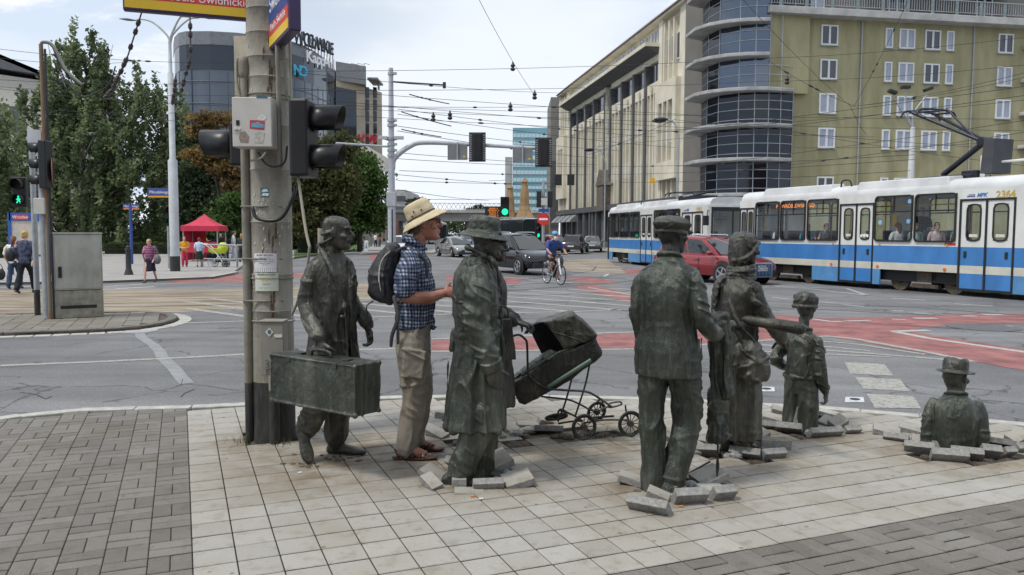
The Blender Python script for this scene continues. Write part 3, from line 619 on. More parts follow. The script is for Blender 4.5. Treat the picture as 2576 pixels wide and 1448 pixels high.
mb=MB();shoe(mb,(-.155,-.2,.215),(.0,-.235,-.006),w=.05);limb(mb,[(-.09,-.18,.3),(-.105,-.185,.22)],[.055,.058]);sculpt('shoe',mb,BRZ,r1,.005,2,rough(.0012))
mb=MB();shoe(mb,(-.1,.03,0),(.16,.17,0),w=.048);limb(mb,[(-.035,.06,.17),(-.04,.06,.08)],[.055,.055]);sculpt('shoe',mb,BRZ,r1,.005,2,rough(.0012))
a,b=G(683,1015,.445),G(890,1055,.455);a=P(683,1015,5.62);b=P(892,1055,5.12)
ang=math.atan2(b.y-a.y,b.x-a.x);Lc=(b.xy-a.xy).length
rs=thing('suitcase','large dented bronze suitcase held low by the striding man statue','suitcase',(a.x,a.y,.445),ang)
mb=MB();mb.box((Lc/2,.115,.175),(Lc,.22,.345));
for z in(.012,.338):
 for y in(.005,.225):limb(mb,[(.0,y,z),(Lc*.5,y,z),(Lc,y,z)],[.007]*3,8,2)
for x in(.0,Lc):
 for y in(.005,.225):limb(mb,[(x,y,.0),(x,y,.35)],[.007]*2,8,2)
for x in(.004,Lc-.004):
 for y in(.01,.22):
  for z in(.015,.335):mb.ell((x,y,z),(.022,.02,.022),10)
limb(mb,[(Lc,.075,.0),(Lc,.075,.35)],[.007]*2,8,2)
sculpt('case_shell',mb,BRZG,rs,.006,2,lambda co,nr:.006*vn(co*5,8)+.003*vn(co*17,9)+.0016*vn(co*50,7))
hx=Lc*.53-.05
mb=MB();limb(mb,[(hx-.1,.115,.35),(hx-.085,.115,.385),(hx,.115,.395),(hx+.085,.115,.385),(hx+.1,.115,.35)],[.012,.011,.013,.011,.012],8);mb.build('handle',BRZD,rs,smooth=True)
for x in(.22,.78):
 MB().box((Lc*x,.115,.353),(.06,.05,.014)).build('clasp',BRZG,rs,bev=.003);MB().box((Lc*x,.003,.325),(.04,.012,.04)).build('clasp',BRZG,rs,bev=.003)
# ------------------------------------------------ 2: trench coat and hat, seen in profile
r2=statue('bronze man in a belted trench coat and brimmed hat, hand in pocket, walking right',(-.235,5.30,0),6)
mb=MB()
rings(mb,[(0,0,.85,.11,.15),(.0,0,1.2,.12,.17),(.0,0,1.4,.09,.18),(.02,0,1.47,.06,.07),(.04,0,1.57,.056,.056)])
head(mb,HM(.065,0,1.61,-10,2),1.02,nose=1.2)
limb(mb,[(0,-.16,1.38),(-.03,-.22,1.1),(.07,-.225,.8)],[.045,.04,.032]);hand(mb,(.075,-.225,.8),(.25,.1,-1),(.2,1,0),1,.35,1.1)
limb(mb,[(0,.18,1.4),(0,.25,1.1),(.15,.2,1.0)],[.05,.042,.034])
for s in(-1,1):limb(mb,[(0,s*.09,.85),(.02,s*.09,.45),(-.12 if s<0 else .05,s*.09,.0)],[.08,.055,.045])
sculpt('body',mb,BRZ,r2,.0055,2,rough(.002,40))
mb=MB()
rings(mb,[(-.005,0,.355,.2,.2),(-.005,0,.40,.195,.195),(-.0,0,.6,.18,.185),(-.0,0,.85,.15,.175),(-.005,0,.98,.135,.165),(-.01,0,1.15,.145,.175),(-.015,0,1.3,.135,.185),(-.02,0,1.39,.105,.165),(-.015,0,1.445,.08,.1),(.005,0,1.50,.068,.072)])
limb(mb,[(-.01,-.15,1.385),(.0,-.2,1.28),(-.02,-.225,1.08),(.045,-.235,.90),(.075,-.23,.81)],[.062,.082,.085,.078,.074],14)
limb(mb,[(-.01,.15,1.385),(0,.2,1.28),(.03,.235,1.08),(.13,.18,1.0)],[.062,.075,.07,.06],14)
limb(mb,[(.1,-.06,1.42),(.06,-.082,1.49),(-.03,-.08,1.545),(-.066,0,1.555),(-.03,.08,1.545),(.06,.082,1.49),(.1,.06,1.42)],[.006,.009,.015,.017,.015,.009,.006],10,flat=1.0)
limb(mb,[(.075,-.09,1.5),(.125,-.098,1.43),(.15,-.05,1.3)],[.006,.011,.006],8)
limb(mb,[(-.155,-.04,1.24),(-.12,-.14,1.2),(-.05,-.205,1.22)],[.008,.009,.006],8)
bt=[(.14*math.cos(t),.172*math.sin(t),.985+.008*math.sin(3*t))for t in(2*math.pi*j/24 for j in range(25))]
limb(mb,bt,[.012]*25,8,1,flat=1.9,up=(0,0,1));mb.box((-.15,0,.985),(.03,.05,.06));mb.box((-.165,.0,.93),(.02,.05,.12))
limb(mb,[(.1,-.175,.97),(.105,-.185,.85),(.12,-.18,.74)],[.006,.012,.006],8)
limb(mb,[(.0,-.285,.815),(.06,-.31,.81),(.13,-.28,.835),(.145,-.22,.85)],[.007,.01,.01,.007],8)
limb(mb,[(.165,.02,1.4),(.17,.03,1.0),(.19,.05,.36)],[.01,.012,.014],8);limb(mb,[(-.19,0,.8),(-.205,.0,.36)],[.004,.012],8)
sculpt('coat',mb,BRZG,r2,.0065,1,folds(.012,13,2.0,55,fine=.35,hem=(1.0,.36,13,.020),arm=.205))
mb=MB();limb(mb,[(.02,-.07,.5),(.0,-.08,.36),(-.08,-.09,.16),(-.115,-.09,.03),(-.12,-.09,-.05)],[.125,.105,.088,.09,.085],16);sculpt('trouser_leg',mb,BRZG,r2,.007,1,folds(.011,11,6,14))
mb=MB();limb(mb,[(.05,.08,.5),(.05,.08,.3),(.02,.08,.0),(.02,.08,-.06)],[.12,.1,.1,.1],16);sculpt('trouser_leg',mb,BRZG,r2,.007,1,folds(.01,11,6,15))
mb=MB();shoe(mb,(-.235,-.1,-.035),(.03,-.09,-.03),w=.052);sculpt('shoe',mb,BRZG,r2,.006,2,rough(.0015))
mb=MB();shoe(mb,(-.05,.08,-.03),(.22,.04,-.03),w=.05);sculpt('shoe',mb,BRZG,r2,.006,2,rough(.0015))
hat(r2,HM(.045,0,1.645,-6,6),0,.066,BRZG,h=.115,ra=.106,rb=.092,droop=.03,band=.006,front=-.08,amp=.005,seed=5)
# ------------------------------------------------ 3: woman behind him, pushing the pram
r3=statue('dark bronze woman mostly hidden behind the trench coat man, gripping the pram handle',(-.19,5.98,0),5)
mb=MB();rings(mb,[(0,0,.8,.1,.14),(0,0,1.2,.11,.15),(0,0,1.36,.07,.15),(.02,0,1.45,.05,.05),(.04,0,1.5,.05,.05)]);head(mb,HM(.05,0,1.55,0,4),.95)
limb(mb,[(0,-.16,1.34),(.05,-.2,1.08),(.2,-.12,1.0)],[.045,.04,.03]);limb(mb,[(0,.16,1.34),(.05,.22,1.08),(.26,.14,.97)],[.045,.04,.03])
hand(mb,(.21,-.12,.995),(1,0,-.35),(0,0,-1),1,1.1);hand(mb,(.27,.13,.965),(1,-.1,-.3),(0,0,-1),-1,1.1)
sculpt('body',mb,BRZD,r3,.006,2,rough(.0015))
mb=MB();rings(mb,[(.03,0,.36,.19,.2),(.02,0,.7,.17,.19),(.0,0,1.0,.14,.17),(0,0,1.22,.15,.18),(0,0,1.34,.1,.16),(.0,0,1.42,.06,.08)])
limb(mb,[(0,-.15,1.34),(.05,-.2,1.1),(.16,-.13,1.01)],[.06,.065,.05]);limb(mb,[(0,.15,1.34),(.05,.22,1.1),(.22,.15,.98)],[.06,.065,.05])
sculpt('coat',mb,BRZD,r3,.009,3,folds(.01,14,3,61))
for s in(-1,1):mb=MB();limb(mb,[(.03,s*.07,.4),(.03,s*.07,-.05)],[.06,.05]);mb.build('leg',BRZD,r3,smooth=True)
hb=thing('handbag','flat square bronze handbag hanging beside the trench coat man','handbag',tuple(P(1272,905,5.72)),math.radians(12))
mb=MB();mb.hexa([(-.1,-.03,.0),(.075,-.03,.0),(.075,.03,.0),(-.1,.03,.0)],[(-.14,-.025,.285),(.035,-.025,.30),(.035,.025,.30),(-.14,.025,.285)]);
sculpt('bag',mb,BRZD,hb,.006,2,rough(.004,12));mb=MB();limb(mb,[(-.12,0,.28),(-.13,0,.37),(.0,0,.38),(.02,0,.29)],[.007]*4,8);mb.build('strap',BRZD,hb,smooth=True)
# ------------------------------------------------ 4: man in the flat cap, from behind
r4=statue('bronze man in flat cap, jacket and creased trousers with his back to us',(1.01,5.13,0),64)
mb=MB()
rings(mb,[(0,0,.85,.11,.16),(0,0,1.0,.12,.16),(.01,0,1.25,.12,.18),(.0,0,1.40,.09,.19),(.0,0,1.47,.065,.1),(.02,0,1.52,.055,.058),(.035,0,1.6,.056,.056)])
head(mb,HM(.045,0,1.645,-32,2),1.02,nose=1.1)
limb(mb,[(0,-.155,1.38),(-.03,-.235,1.08),(.2,-.28,1.0)],[.045,.04,.034]);hand(mb,(.21,-.285,1.0),(1,.3,-.1),(0,.3,-1),-1,.7)
limb(mb,[(0,.155,1.38),(-.03,.195,1.1),(.1,.18,.92)],[.045,.04,.034]);hand(mb,(.105,.18,.91),(.4,-.2,-1),(0,-1,0),-1,.6)
for s in(-1,1):limb(mb,[(0,s*.09,.85),(.03,s*.1,.45),(-.02,s*.06,-.02)],[.08,.055,.045])
sculpt('body',mb,BRZD,r4,.0055,2,rough(.0018,40))
mb=MB()
rings(mb,[(-.0,0,.735,.15,.212),(-.0,0,.77,.15,.21),(0,0,.92,.142,.198),(.0,0,1.06,.130,.178),(-.005,0,1.22,.135,.18),(-.01,0,1.33,.122,.185),(-.01,0,1.405,.098,.168),(.0,0,1.46,.075,.105),(.01,0,1.52,.064,.068)])
limb(mb,[(-.01,-.14,1.385),(-.02,-.18,1.31),(-.045,-.225,1.13),(.03,-.265,1.03),(.16,-.27,1.0)],[.055,.06,.056,.054,.05],14)
limb(mb,[(-.01,.14,1.385),(-.02,.175,1.31),(-.04,.19,1.12),(.06,.18,.95)],[.055,.06,.054,.05],14)
limb(mb,[(.05,-.072,1.485),(-.03,-.07,1.52),(-.06,0,1.53),(-.03,.07,1.52),(.05,.072,1.485)],[.009,.013,.015,.013,.009],10)
for s in(-1,1):limb(mb,[(-.0,s*.2,.98),(-.02,s*.208,.88),(.07,s*.2,.86),(.08,s*.195,.98)],[.007,.01,.01,.007],8)
def ex4(co,nr):return-.007*ssec(co,(-.155,0,1.4),(-.16,0,.75),.012)-.006*ssec(co,(-.1,-.14,1.42),(-.14,-.16,1.1),.012)-.006*ssec(co,(-.1,.14,1.42),(-.14,.16,1.1),.012)
sculpt('jacket',mb,BRZG,r4,.0065,1,folds(.0085,9,2.2,70,fine=.4,extra=ex4,arm=.2))
mb=MB();limb(mb,[(.0,.075,.85),(-.02,.085,.72),(-.03,.09,.46),(-.045,.07,.2),(-.05,.065,.05),(-.05,.065,-.05)],[.108,.1,.084,.078,.08,.078],18);sculpt('trouser_leg',mb,BRZG,r4,.0065,1,folds(.009,13,3.6,33))
mb=MB();limb(mb,[(.0,-.085,.85),(.03,-.10,.72),(.07,-.12,.47),(.02,-.085,.22),(-.015,-.05,.06),(-.02,-.05,-.05)],[.11,.105,.092,.086,.088,.086],18);sculpt('trouser_leg',mb,BRZG,r4,.0065,1,folds(.011,12,4,34))
mb=MB();shoe(mb,(-.1,-.05,-.03),(.16,-.12,-.03),w=.052);shoe(mb,(-.12,.07,-.04),(.13,.06,-.04),w=.052);sculpt('shoe',mb,BRZG,r4,.006,2,rough(.0015))
Mc=HM(.04,0,1.69,-32,4);mb=MB()
mb.lathe([(.086,-.03),(.094,-.026),(.1,-.012),(.125,.01),(.13,.028),(.112,.05),(.07,.066),(.02,.072)],n=28,M=Mc.to_3x3()@Matrix.Diagonal((1.0,.9,1)),c=Mc.translation)
limb(mb,[Mc@Vector(p)for p in((.07,-.06,-.012),(.135,-.035,-.018),(.15,0,-.02),(.135,.035,-.018),(.07,.06,-.012))],[.008,.013,.014,.013,.008],8,flat=.6)
limb(mb,[Mc@Vector((.096*math.cos(t),.082*math.sin(t),-.028))for t in(2*math.pi*j/20 for j in range(21))],[.012]*21,8,1)
sculpt('cap',mb,BRZ,r4,.0055,2,folds(.006,20,16,40))
cc_=P(1812,800,5.31);dr=thing('draped_coat','long bronze coat hanging in folds over the forearm of the man in the cap','coat',(cc_.x,cc_.y,0),math.radians(64))
mb=MB();rings(mb,[(.0,.01,1.12,.03,.03),(-.0,.0,1.11,.075,.06),(0,0,1.0,.1,.06),(0,0,.8,.105,.055),(.0,.0,.6,.11,.055),(-.0,-.0,.5,.115,.055),(.0,0,.3,.125,.055),(.0,0,.275,.12,.05)],24,2.0)
mb.hexa([(-.12,-.075,.57),(.1,-.075,.56),(.1,-.05,.56),(-.12,-.05,.57)],[(-.09,-.055,1.08),(.07,-.055,1.08),(.07,-.03,1.08),(-.09,-.03,1.08)])
sculpt('cloth',mb,BRZG,dr,.0065,1,folds(.015,22,2.0,81))
mb=MB();limb(mb,[(-.13,-.03,.32),(-.14,-.03,.2),(-.13,-.03,.12),(-.145,-.03,.06)],[.008,.006,.012,.005],8);mb.build('belt_end',BRZD,dr,smooth=True)
# ------------------------------------------------ 5: woman in headscarf
r5=statue('bronze woman in a headscarf and thick wound scarf with a shoulder bag',(1.70,5.98,0),28)
mb=MB()
rings(mb,[(0,0,.7,.1,.15),(0,0,1.1,.11,.15),(.0,0,1.28,.075,.16),(.0,0,1.34,.055,.08),(.02,0,1.39,.05,.05),(.035,0,1.46,.052,.052)])
head(mb,HM(.05,0,1.535,-14,4),.98,ears=False,nose=1.5)
limb(mb,[(0,-.17,1.26),(.05,-.24,1.03),(.24,-.2,.86)],[.048,.042,.034]);hand(mb,(.25,-.195,.85),(.7,.3,-.7),(-.6,.2,-.6),1,.8)
limb(mb,[(0,.17,1.26),(.04,.22,1.0),(.2,.18,.9)],[.048,.042,.034]);hand(mb,(.21,.18,.9),(1,0,-.2),(0,-1,0),-1,.6)
sculpt('body',mb,BRZD,r5,.0055,2,rough(.0016,45))
Mh=HM(.05,0,1.535,-14,4);mb=MB()
rings_=[]
for z,xf,xb,hw in((-.14,-.02,-.1,.06),(-.11,.02,-.105,.078),(-.07,.03,-.115,.084),(-.02,.045,-.118,.086),(.03,.07,-.12,.088),(.07,.09,-.118,.088),(.1,.085,-.105,.08),(.122,.055,-.08,.06),(.132,.01,-.04,.03)):
 rings_.append([Mh@Vector(((xf+xb)/2+(xf-xb)/2*math.cos(t),hw*math.sin(t),z))for t in(2*math.pi*j/24 for j in range(24))])
mb.loft(rings_);limb(mb,[Mh@Vector(p)for p in((.085,-.05,.06),(.04,-.09,.01),(-.03,-.09,-.06),(-.1,-.04,-.09))],[.012,.014,.015,.018],8)
limb(mb,[Mh@Vector(p)for p in((.1,-.02,.065),(.1,.02,.065),(.06,.07,.04))],[.012,.012,.01],8)
sculpt('headscarf',mb,BRZ,r5,.0055,2,folds(.006,22,20,45))
mb=MB()
for k in range(5):limb(mb,[(.02+(.088+.012*math.sin(k))*math.cos(t),(.092+.01*math.cos(k*2))*math.sin(t),1.315+k*.023+.012*math.cos(t))for t in(2*math.pi*j/20 for j in range(21))],[.016]*21,8,1)
limb(mb,[(-.06,.09,1.33),(-.13,.1,1.25),(-.15,.1,1.0),(-.14,.11,.8)],[.03,.035,.03,.028],10,flat=.5);sculpt('scarf',mb,BRZ,r5,.0055,1,folds(.004,40,40,46))
mb=MB()
rings(mb,[(.0,0,.12,.165,.19),(.0,0,.2,.165,.19),(0,0,.5,.15,.18),(.0,0,.8,.135,.17),(.0,0,.97,.115,.15),(.0,0,1.1,.13,.165),(-.01,0,1.22,.115,.175),(-.01,0,1.28,.09,.15),(0,0,1.34,.07,.085)])
limb(mb,[(-.01,-.135,1.25),(.01,-.18,1.17),(.08,-.215,1.03),(.17,-.21,.95),(.235,-.2,.89)],[.054,.062,.06,.056,.052],14)
limb(mb,[(-.01,.135,1.25),(.0,.185,1.16),(.05,.205,1.0),(.18,.17,.92)],[.054,.062,.058,.05],14)
limb(mb,[(.0+.128*math.cos(t),.165*math.sin(t),.985)for t in(2*math.pi*j/20 for j in range(21))],[.013]*21,8,1,flat=1.6,up=(0,0,1))
limb(mb,[(-.04,.06,1.34),(-.115,-.02,1.2),(-.12,-.1,1.04),(-.03,-.19,.88),(.05,-.2,.82)],[.008,.012,.012,.012,.01],8)
sculpt('coat',mb,BRZ,r5,.0065,1,folds(.009,13,2.4,91,hem=(.95,.15,13,.016)))
mb=MB()
for s in(-1,1):limb(mb,[(0,s*.07,.25),(0,s*.07,-.06)],[.065,.06])
mb.build('leg',BRZ,r5,smooth=True)
q=P(1890,905,5.78);bg_=thing('shoulder_bag','slouching bronze cloth bag hanging at the hip of the headscarf woman','bag',tuple(q),math.radians(20))
mb=MB();rings(mb,[(.03,0,-.17,.05,.04),(.02,0,-.155,.095,.07),(.01,0,-.1,.125,.09),(.0,0,-.02,.125,.085),(-.02,0,.05,.115,.065),(-.04,0,.1,.1,.045),(-.05,0,.125,.06,.03)],24,2.0);limb(mb,[(.1,-.05,.02),(.0,-.085,-.0),(-.1,-.05,.06)],[.008,.012,.008],8)
sculpt('bag',mb,BRZ,bg_,.006,1,folds(.014,13,10,17));mb=MB();limb(mb,[(-.09,-.02,.08),(-.12,-.02,.16),(-.18,.0,.25)],[.008]*3,8);mb.build('strap',BRZD,bg_,smooth=True)
# ------------------------------------------------ wooden-looking pole carried past the woman
a,b=P(1800,793,5.98),P(2012,827,5.62);d=b-a
pr=thing('carried_pole','long round dark bronze pole sticking out level past the headscarf woman','pole',tuple(a),math.atan2(d.y,d.x));tl=Vector((d.xy.length,0,d.z))
mb=MB();limb(mb,[(0,0,0),tl*.5,tl],[.032,.04,.047],14);sculpt('shaft',mb,BRZD,pr,.006,2,lambda co,nr:.002*vn(co*np.array([4,40,40]),3))
mb=MB();q=tl*.995;mb.tube([q,tl*1.012],[.049,.047],16);mb.build('end_band',BRZD,pr,smooth=True)
# ------------------------------------------------ 6: boy in cap
r6=statue('small bronze boy in a cloth cap and bloused shirt, sunk to his shins',(2.47,6.75,0),47)
mb=MB()
rings(mb,[(0,0,.35,.09,.12),(0,0,.6,.09,.12),(.0,0,.78,.065,.13),(.0,0,.83,.045,.06),(.02,0,.87,.042,.042),(.035,0,.95,.045,.045)])
head(mb,HM(.045,0,1.03,-22,4),.86,nose=.6)
limb(mb,[(0,-.135,.76),(-.02,-.19,.53),(.06,-.19,.32)],[.04,.034,.028]);hand(mb,(.062,-.19,.315),(.2,0,-1),(0,1,0),1,.9,.85)
limb(mb,[(0,.135,.76),(-.06,.225,.58),(.08,.17,.5)],[.04,.034,.028])
for s in(-1,1):limb(mb,[(0,s*.07,.4),(0,s*.08,-.12)],[.06,.05])
sculpt('body',mb,BRZ,r6,.0055,2,rough(.0015,45))
Mh=HM(.04,0,1.075,-22,10);mb=MB()
mb.lathe([(.06,-.05),(.082,-.045),(.09,-.02),(.098,.015),(.094,.05),(.07,.076),(.03,.086),(.005,.088)],n=26,M=Mh.to_3x3()@Matrix.Diagonal((1.08,.95,1)),c=Mh.translation)
limb(mb,[Mh@Vector((.092*math.cos(t),.082*math.sin(t),-.034+.012*math.cos(t)))for t in(2*math.pi*j/20 for j in range(21))],[.014]*21,8,1)
sculpt('cap',mb,BRZ,r6,.0055,2,folds(.007,17,14,49))
mb=MB()
rings(mb,[(.0,0,.44,.095,.12),(.0,0,.48,.112,.138),(.0,0,.56,.104,.126),(.0,0,.68,.092,.118),(0,0,.75,.08,.112),(0,0,.81,.06,.085),(.01,0,.845,.05,.054)])
limb(mb,[(0,-.105,.755),(-.0,-.14,.7),(-.025,-.155,.53),(.03,-.172,.4),(.05,-.182,.345)],[.042,.05,.05,.046,.038],14)
limb(mb,[(0,.105,.755),(-.02,.145,.7),(-.065,.2,.58),(.0,.18,.52),(.06,.16,.5)],[.045,.053,.048,.044,.038],14)
limb(mb,[(.05,-.05,.84),(-.02,-.062,.862),(-.055,0,.87),(-.02,.062,.862),(.05,.05,.84)],[.01,.016,.018,.016,.01],8)
sculpt('shirt',mb,BRZG,r6,.006,1,folds(.010,17,2.6,24,arm=.13))
mb=MB();rings(mb,[(0,0,-.1,.085,.12),(0,0,.05,.088,.125),(0,0,.28,.1,.14),(0,0,.4,.1,.135),(0,0,.46,.1,.13),(0,0,.475,.095,.12)])
for s in(-1,1):limb(mb,[(.0,s*.055,.36),(.0,s*.06,.2),(.0,s*.06,-.02),(0,s*.06,-.1)],[.088,.086,.083,.08],14)
limb(mb,[(.105*math.cos(t),.14*math.sin(t),.445)for t in(2*math.pi*j/20 for j in range(21))],[.009]*21,8,1,flat=1.8,up=(0,0,1))
sculpt('trousers',mb,BRZG,r6,.006,1,folds(.008,14,4,25,extra=lambda co,nr:-.02*np.exp(-(co[:,1]/.014)**2)*(co[:,2]<.3)))
# ------------------------------------------------ 7: man sunk to the waist
r7=statue('bronze man in a creased fedora and jacket, sunk to his waist in paving',(3.40,6.05,0),72)
mb=MB()
rings(mb,[(0,0,-.15,.11,.13),(0,0,.2,.11,.15),(.0,0,.34,.075,.14),(.0,0,.40,.055,.07),(.02,0,.46,.053,.055),(.03,0,.54,.06,.06)]);head(mb,HM(.04,0,.555,-38,3),1.06)
for s in(-1,1):limb(mb,[(0,s*.15,.32),(-.02,s*.18,.1),(.03,s*.18,-.15)],[.045,.04,.034])
sculpt('body',mb,BRZ,r7,.0055,2,rough(.0015,45))
mb=MB()
rings(mb,[(.02,0,-.16,.135,.155),(.01,0,0,.13,.155),(0,0,.14,.132,.17),(-.01,0,.26,.12,.178),(-.01,0,.355,.09,.168),(.0,0,.405,.07,.105),(.01,0,.45,.062,.066)])
for s in(-1,1):limb(mb,[(-.01,s*.15,.35),(-.02,s*.172,.27),(-.03,s*.18,.1),(.0,s*.188,-.05),(.02,s*.19,-.16)],[.05,.056,.052,.05,.048],14)
limb(mb,[(.05,-.072,.415),(-.025,-.072,.448),(-.062,0,.46),(-.025,.072,.448),(.05,.072,.415)],[.008,.012,.014,.012,.008],8)
sculpt('jacket',mb,BRZG,r7,.006,1,folds(.007,10,4,77,fine=.4,arm=.15))
hat(r7,HM(.04,0,.597,-38,4),0,.055,BRZ,h=.115,ra=.1,rb=.085,droop=-.004,pinch=.05,band=.007,amp=.004,seed=9)
# ================================================================== TOURIST
r=thing('person','man in a khaki sun hat and checked shirt, grey backpack, standing between the statues','person',(-.715,5.84,0),math.radians(2))
def plaid():
 m=bpy.data.materials.new('checked_cotton');m.use_nodes=True;t=m.node_tree;n=t.nodes;l=t.links;p=n['Principled BSDF'];tcn=n.new('ShaderNodeTexCoord')
 nz=n.new('ShaderNodeTexNoise');nz.inputs['Scale'].default_value=5;l.new(tcn.outputs['Object'],nz.inputs[0])
 wv=n.new('ShaderNodeVectorMath');wv.operation='MULTIPLY_ADD';wv.inputs[1].default_value=(.035,.035,.035);l.new(nz.outputs['Color'],wv.inputs[0]);l.new(tcn.outputs['Object'],wv.inputs[2])
 sp=n.new('ShaderNodeSeparateXYZ');l.new(wv.outputs[0],sp.inputs[0])
 def m2(op,a,b=None,cc=None):
  q=n.new('ShaderNodeMath');q.operation=op
  for i,x in enumerate((a,b,cc)):
   if x is None:continue
   if isinstance(x,(int,float)):q.inputs[i].default_value=x
   else:l.new(x,q.inputs[i])
  return q.outputs[0]
 ang=m2('ADD',sp.outputs[0],m2('MULTIPLY',sp.outputs[1],.55))
 def bands(x,per,ph,w):return m2('LESS_THAN',m2('FRACT',m2('ADD',m2('DIVIDE',x,per),ph)),w)
 a,b=bands(sp.outputs[2],.025,0,.5),bands(ang,.025,0,.5);f1=bands(sp.outputs[2],.075,.1,.32);f2=bands(ang,.075,.2,.32)
 v=m2('MULTIPLY',m2('ADD',m2('MULTIPLY',a,.5),m2('MULTIPLY',b,.5)),m2('SUBTRACT',1.0,m2('MULTIPLY',m2('MAXIMUM',f1,f2),.45)))
 rp=n.new('ShaderNodeValToRGB');rp.color_ramp.elements[0].color=(.008,.011,.026,1);rp.color_ramp.elements[1].color=(.40,.42,.45,1);e=rp.color_ramp.elements.new(.5);e.color=(.075,.105,.18,1)
 l.new(v,rp.inputs[0]);l.new(rp.outputs[0],p.inputs['Base Color']);p.inputs['Roughness'].default_value=.8;return m
PLAID=plaid()
KHAKI=mat('khaki_cotton',(.225,.20,.16),.8,var=.12,scale=8,bump=.002,bscale=90);HATC=mat('sand_hat_cotton',(.56,.47,.30),.8,var=.08,scale=10,bump=.0015,bscale=200)
PACK=mat('charcoal_nylon',(.028,.028,.032),.55,var=.25,scale=8,bump=.004,bscale=30);SOLE=mat('sandal_leather',(.045,.022,.016),.6,var=.25);LACE=mat('pale_cord',(.5,.48,.42),.7,var=.05)
TSK=mat('sunburnt_skin',(.36,.14,.092),.45,var=.2,scale=12,col2=(.42,.19,.125),bump=.0015,bscale=160)
Mh=HM(.075,0,1.715,0,-4);mb=MB()
rings(mb,[(0,0,.9,.1,.15),(0,0,1.1,.11,.15),(.01,0,1.32,.105,.165),(-.01,0,1.44,.07,.14),(-.0,0,1.51,.055,.07),(.03,0,1.58,.055,.058),(.055,0,1.66,.056,.056)])
head(mb,Mh,1.05,nose=.7)
for y,t in((-1,1),(1,-1)):
 limb(mb,[(-.01,y*.17,1.44),(-.05,y*.235,1.235),(-.045,y*.25,1.205),(.1,y*.2,1.19),(.215,y*.1,1.215)],[.052,.047,.046,.045,.031])
 hand(mb,(.215,y*.1,1.215),(1,-y*.35,.12),(0,-y,-.25),t,.75)
for y in(-1,1):limb(mb,[(0,y*.09,.92),(.01,y*.1,.5),(-.05,y*.1,.1)],[.08,.055,.04])
for y,dx in((-1,.0),(1,.04)):
 limb(mb,[(-.09+dx,y*.1,.045),(.0+dx,y*.105,.06),(.08+dx,y*.11,.035)],[.034,.036,.03],10)
 for k in range(5):limb(mb,[(.07+dx,y*(.08+.016*k),.032),(.125+dx-.009*k,y*(.078+.0175*k),.026)],[.011,.0095-.0006*k],8)
sculpt('body',mb,TSK,r,.0045,2,rough(.0008,60))
mb=MB();rings(mb,[(-.01,0,.965,.125,.175),(.0,0,1.02,.135,.18),(.012,0,1.15,.138,.185),(.01,0,1.3,.128,.195),(-.0,0,1.41,.11,.2),(-.01,0,1.48,.085,.17),(.0,0,1.535,.07,.095),(.01,0,1.57,.066,.07)])
for y in(-1,1):limb(mb,[(-.01,y*.155,1.475),(-.02,y*.215,1.4),(-.045,y*.247,1.29),(-.05,y*.25,1.255)],[.065,.078,.08,.078],14)
limb(mb,[(.085,-.05,1.53),(.03,-.078,1.575),(-.05,-.065,1.605),(-.075,0,1.61),(-.05,.065,1.605),(.03,.078,1.575),(.085,.05,1.53)],[.012,.018,.02,.021,.02,.018,.012],8)
limb(mb,[(.12,-.02,1.02),(.13,-.05,.965),(.17,-.05,.97)],[.03,.02,.006],8)
sculpt('shirt',mb,PLAID,r,.007,3,folds(.009,11,6,101))
mb=MB();rings(mb,[(-.01,0,.8,.12,.165),(-.01,0,.9,.125,.17),(0,0,1.0,.118,.165),(0,0,1.04,.11,.16)])
for y,dx in((-1,0),(1,.035)):
 limb(mb,[(-.01,y*.085,.86),(.0,y*.095,.68),(.01+dx*.5,y*.1,.5),(-.015+dx*.7,y*.1,.28),(-.05+dx,y*.1,.12),(-.055+dx,y*.1,.085)],[.115,.108,.094,.084,.074,.074],16)
 limb(mb,[(.005+.1*math.cos(t)+dx*.4,y*.1+.1*math.sin(t),.565+.015*math.cos(t))for t in(2*math.pi*j/18 for j in range(19))],[.006]*19,6,1)
mb.box((.01,-.2,.72),(.15,.035,.2),M=Matrix.Rotation(.12,4,'Y'));limb(mb,[(-.06,-.215,.83),(.03,-.218,.815),(.095,-.2,.8)],[.01,.012,.01],8);limb(mb,[(.05,-.15,1.0),(.03,-.175,.93),(.075,-.16,.88)],[.006,.01,.006],8)
sculpt('trousers',mb,KHAKI,r,.007,3,folds(.009,11,4.5,111))
hat(r,Mh@HM(-.012,0,.045,0,-24),0,.076,HATC,h=.125,ra=.106,rb=.092,droop=.045,front=-.05,band=None,amp=.003,seed=4)
Mt=Mh@HM(-.012,0,.045,0,-24)
mb=MB();mb.tube([Mt@Vector((.111*math.cos(t),.097*math.sin(t),.02))for t in(2*math.pi*j/32 for j in range(33))],.0045,6);mb.build('hat_cord',mat('brown_cord',(.06,.045,.03),.7),r,smooth=True)
for ex,ez in((-.03,.062),(.025,.05),(-.055,.035)):mb=MB();q=Mt@Vector((ex,-.0955,ez));mb.tube([q+Vector((0,.006,0)),q-Vector((0,.004,0))],.006,10);mb.build('eyelet',BLACK,r)
mb=MB();e=lambda x,y,z:Mh@Vector((x,y,z))
for y in(-1,1):
 mb.tube([e(.113,y*.033+.027*math.cos(t),.02+.019*math.sin(t))for t in(2*math.pi*j/14 for j in range(15))],.0028,6);mb.tube([e(.11,y*.058,.028),e(.06,y*.078,.027),e(-.01,y*.08,.02)],.003,6)
mb.build('glasses',BLACK,r,smooth=True)
mb=MB();q=[]
for z,a in((-.02,.03),(.0,.06),(.03,.082),(.05,.086)):q.append([e(-.05+(a-.086)*.5+.058*math.cos(t),.078*math.sin(t),z-.045)for t in(2*math.pi*j/18 for j in range(18))])
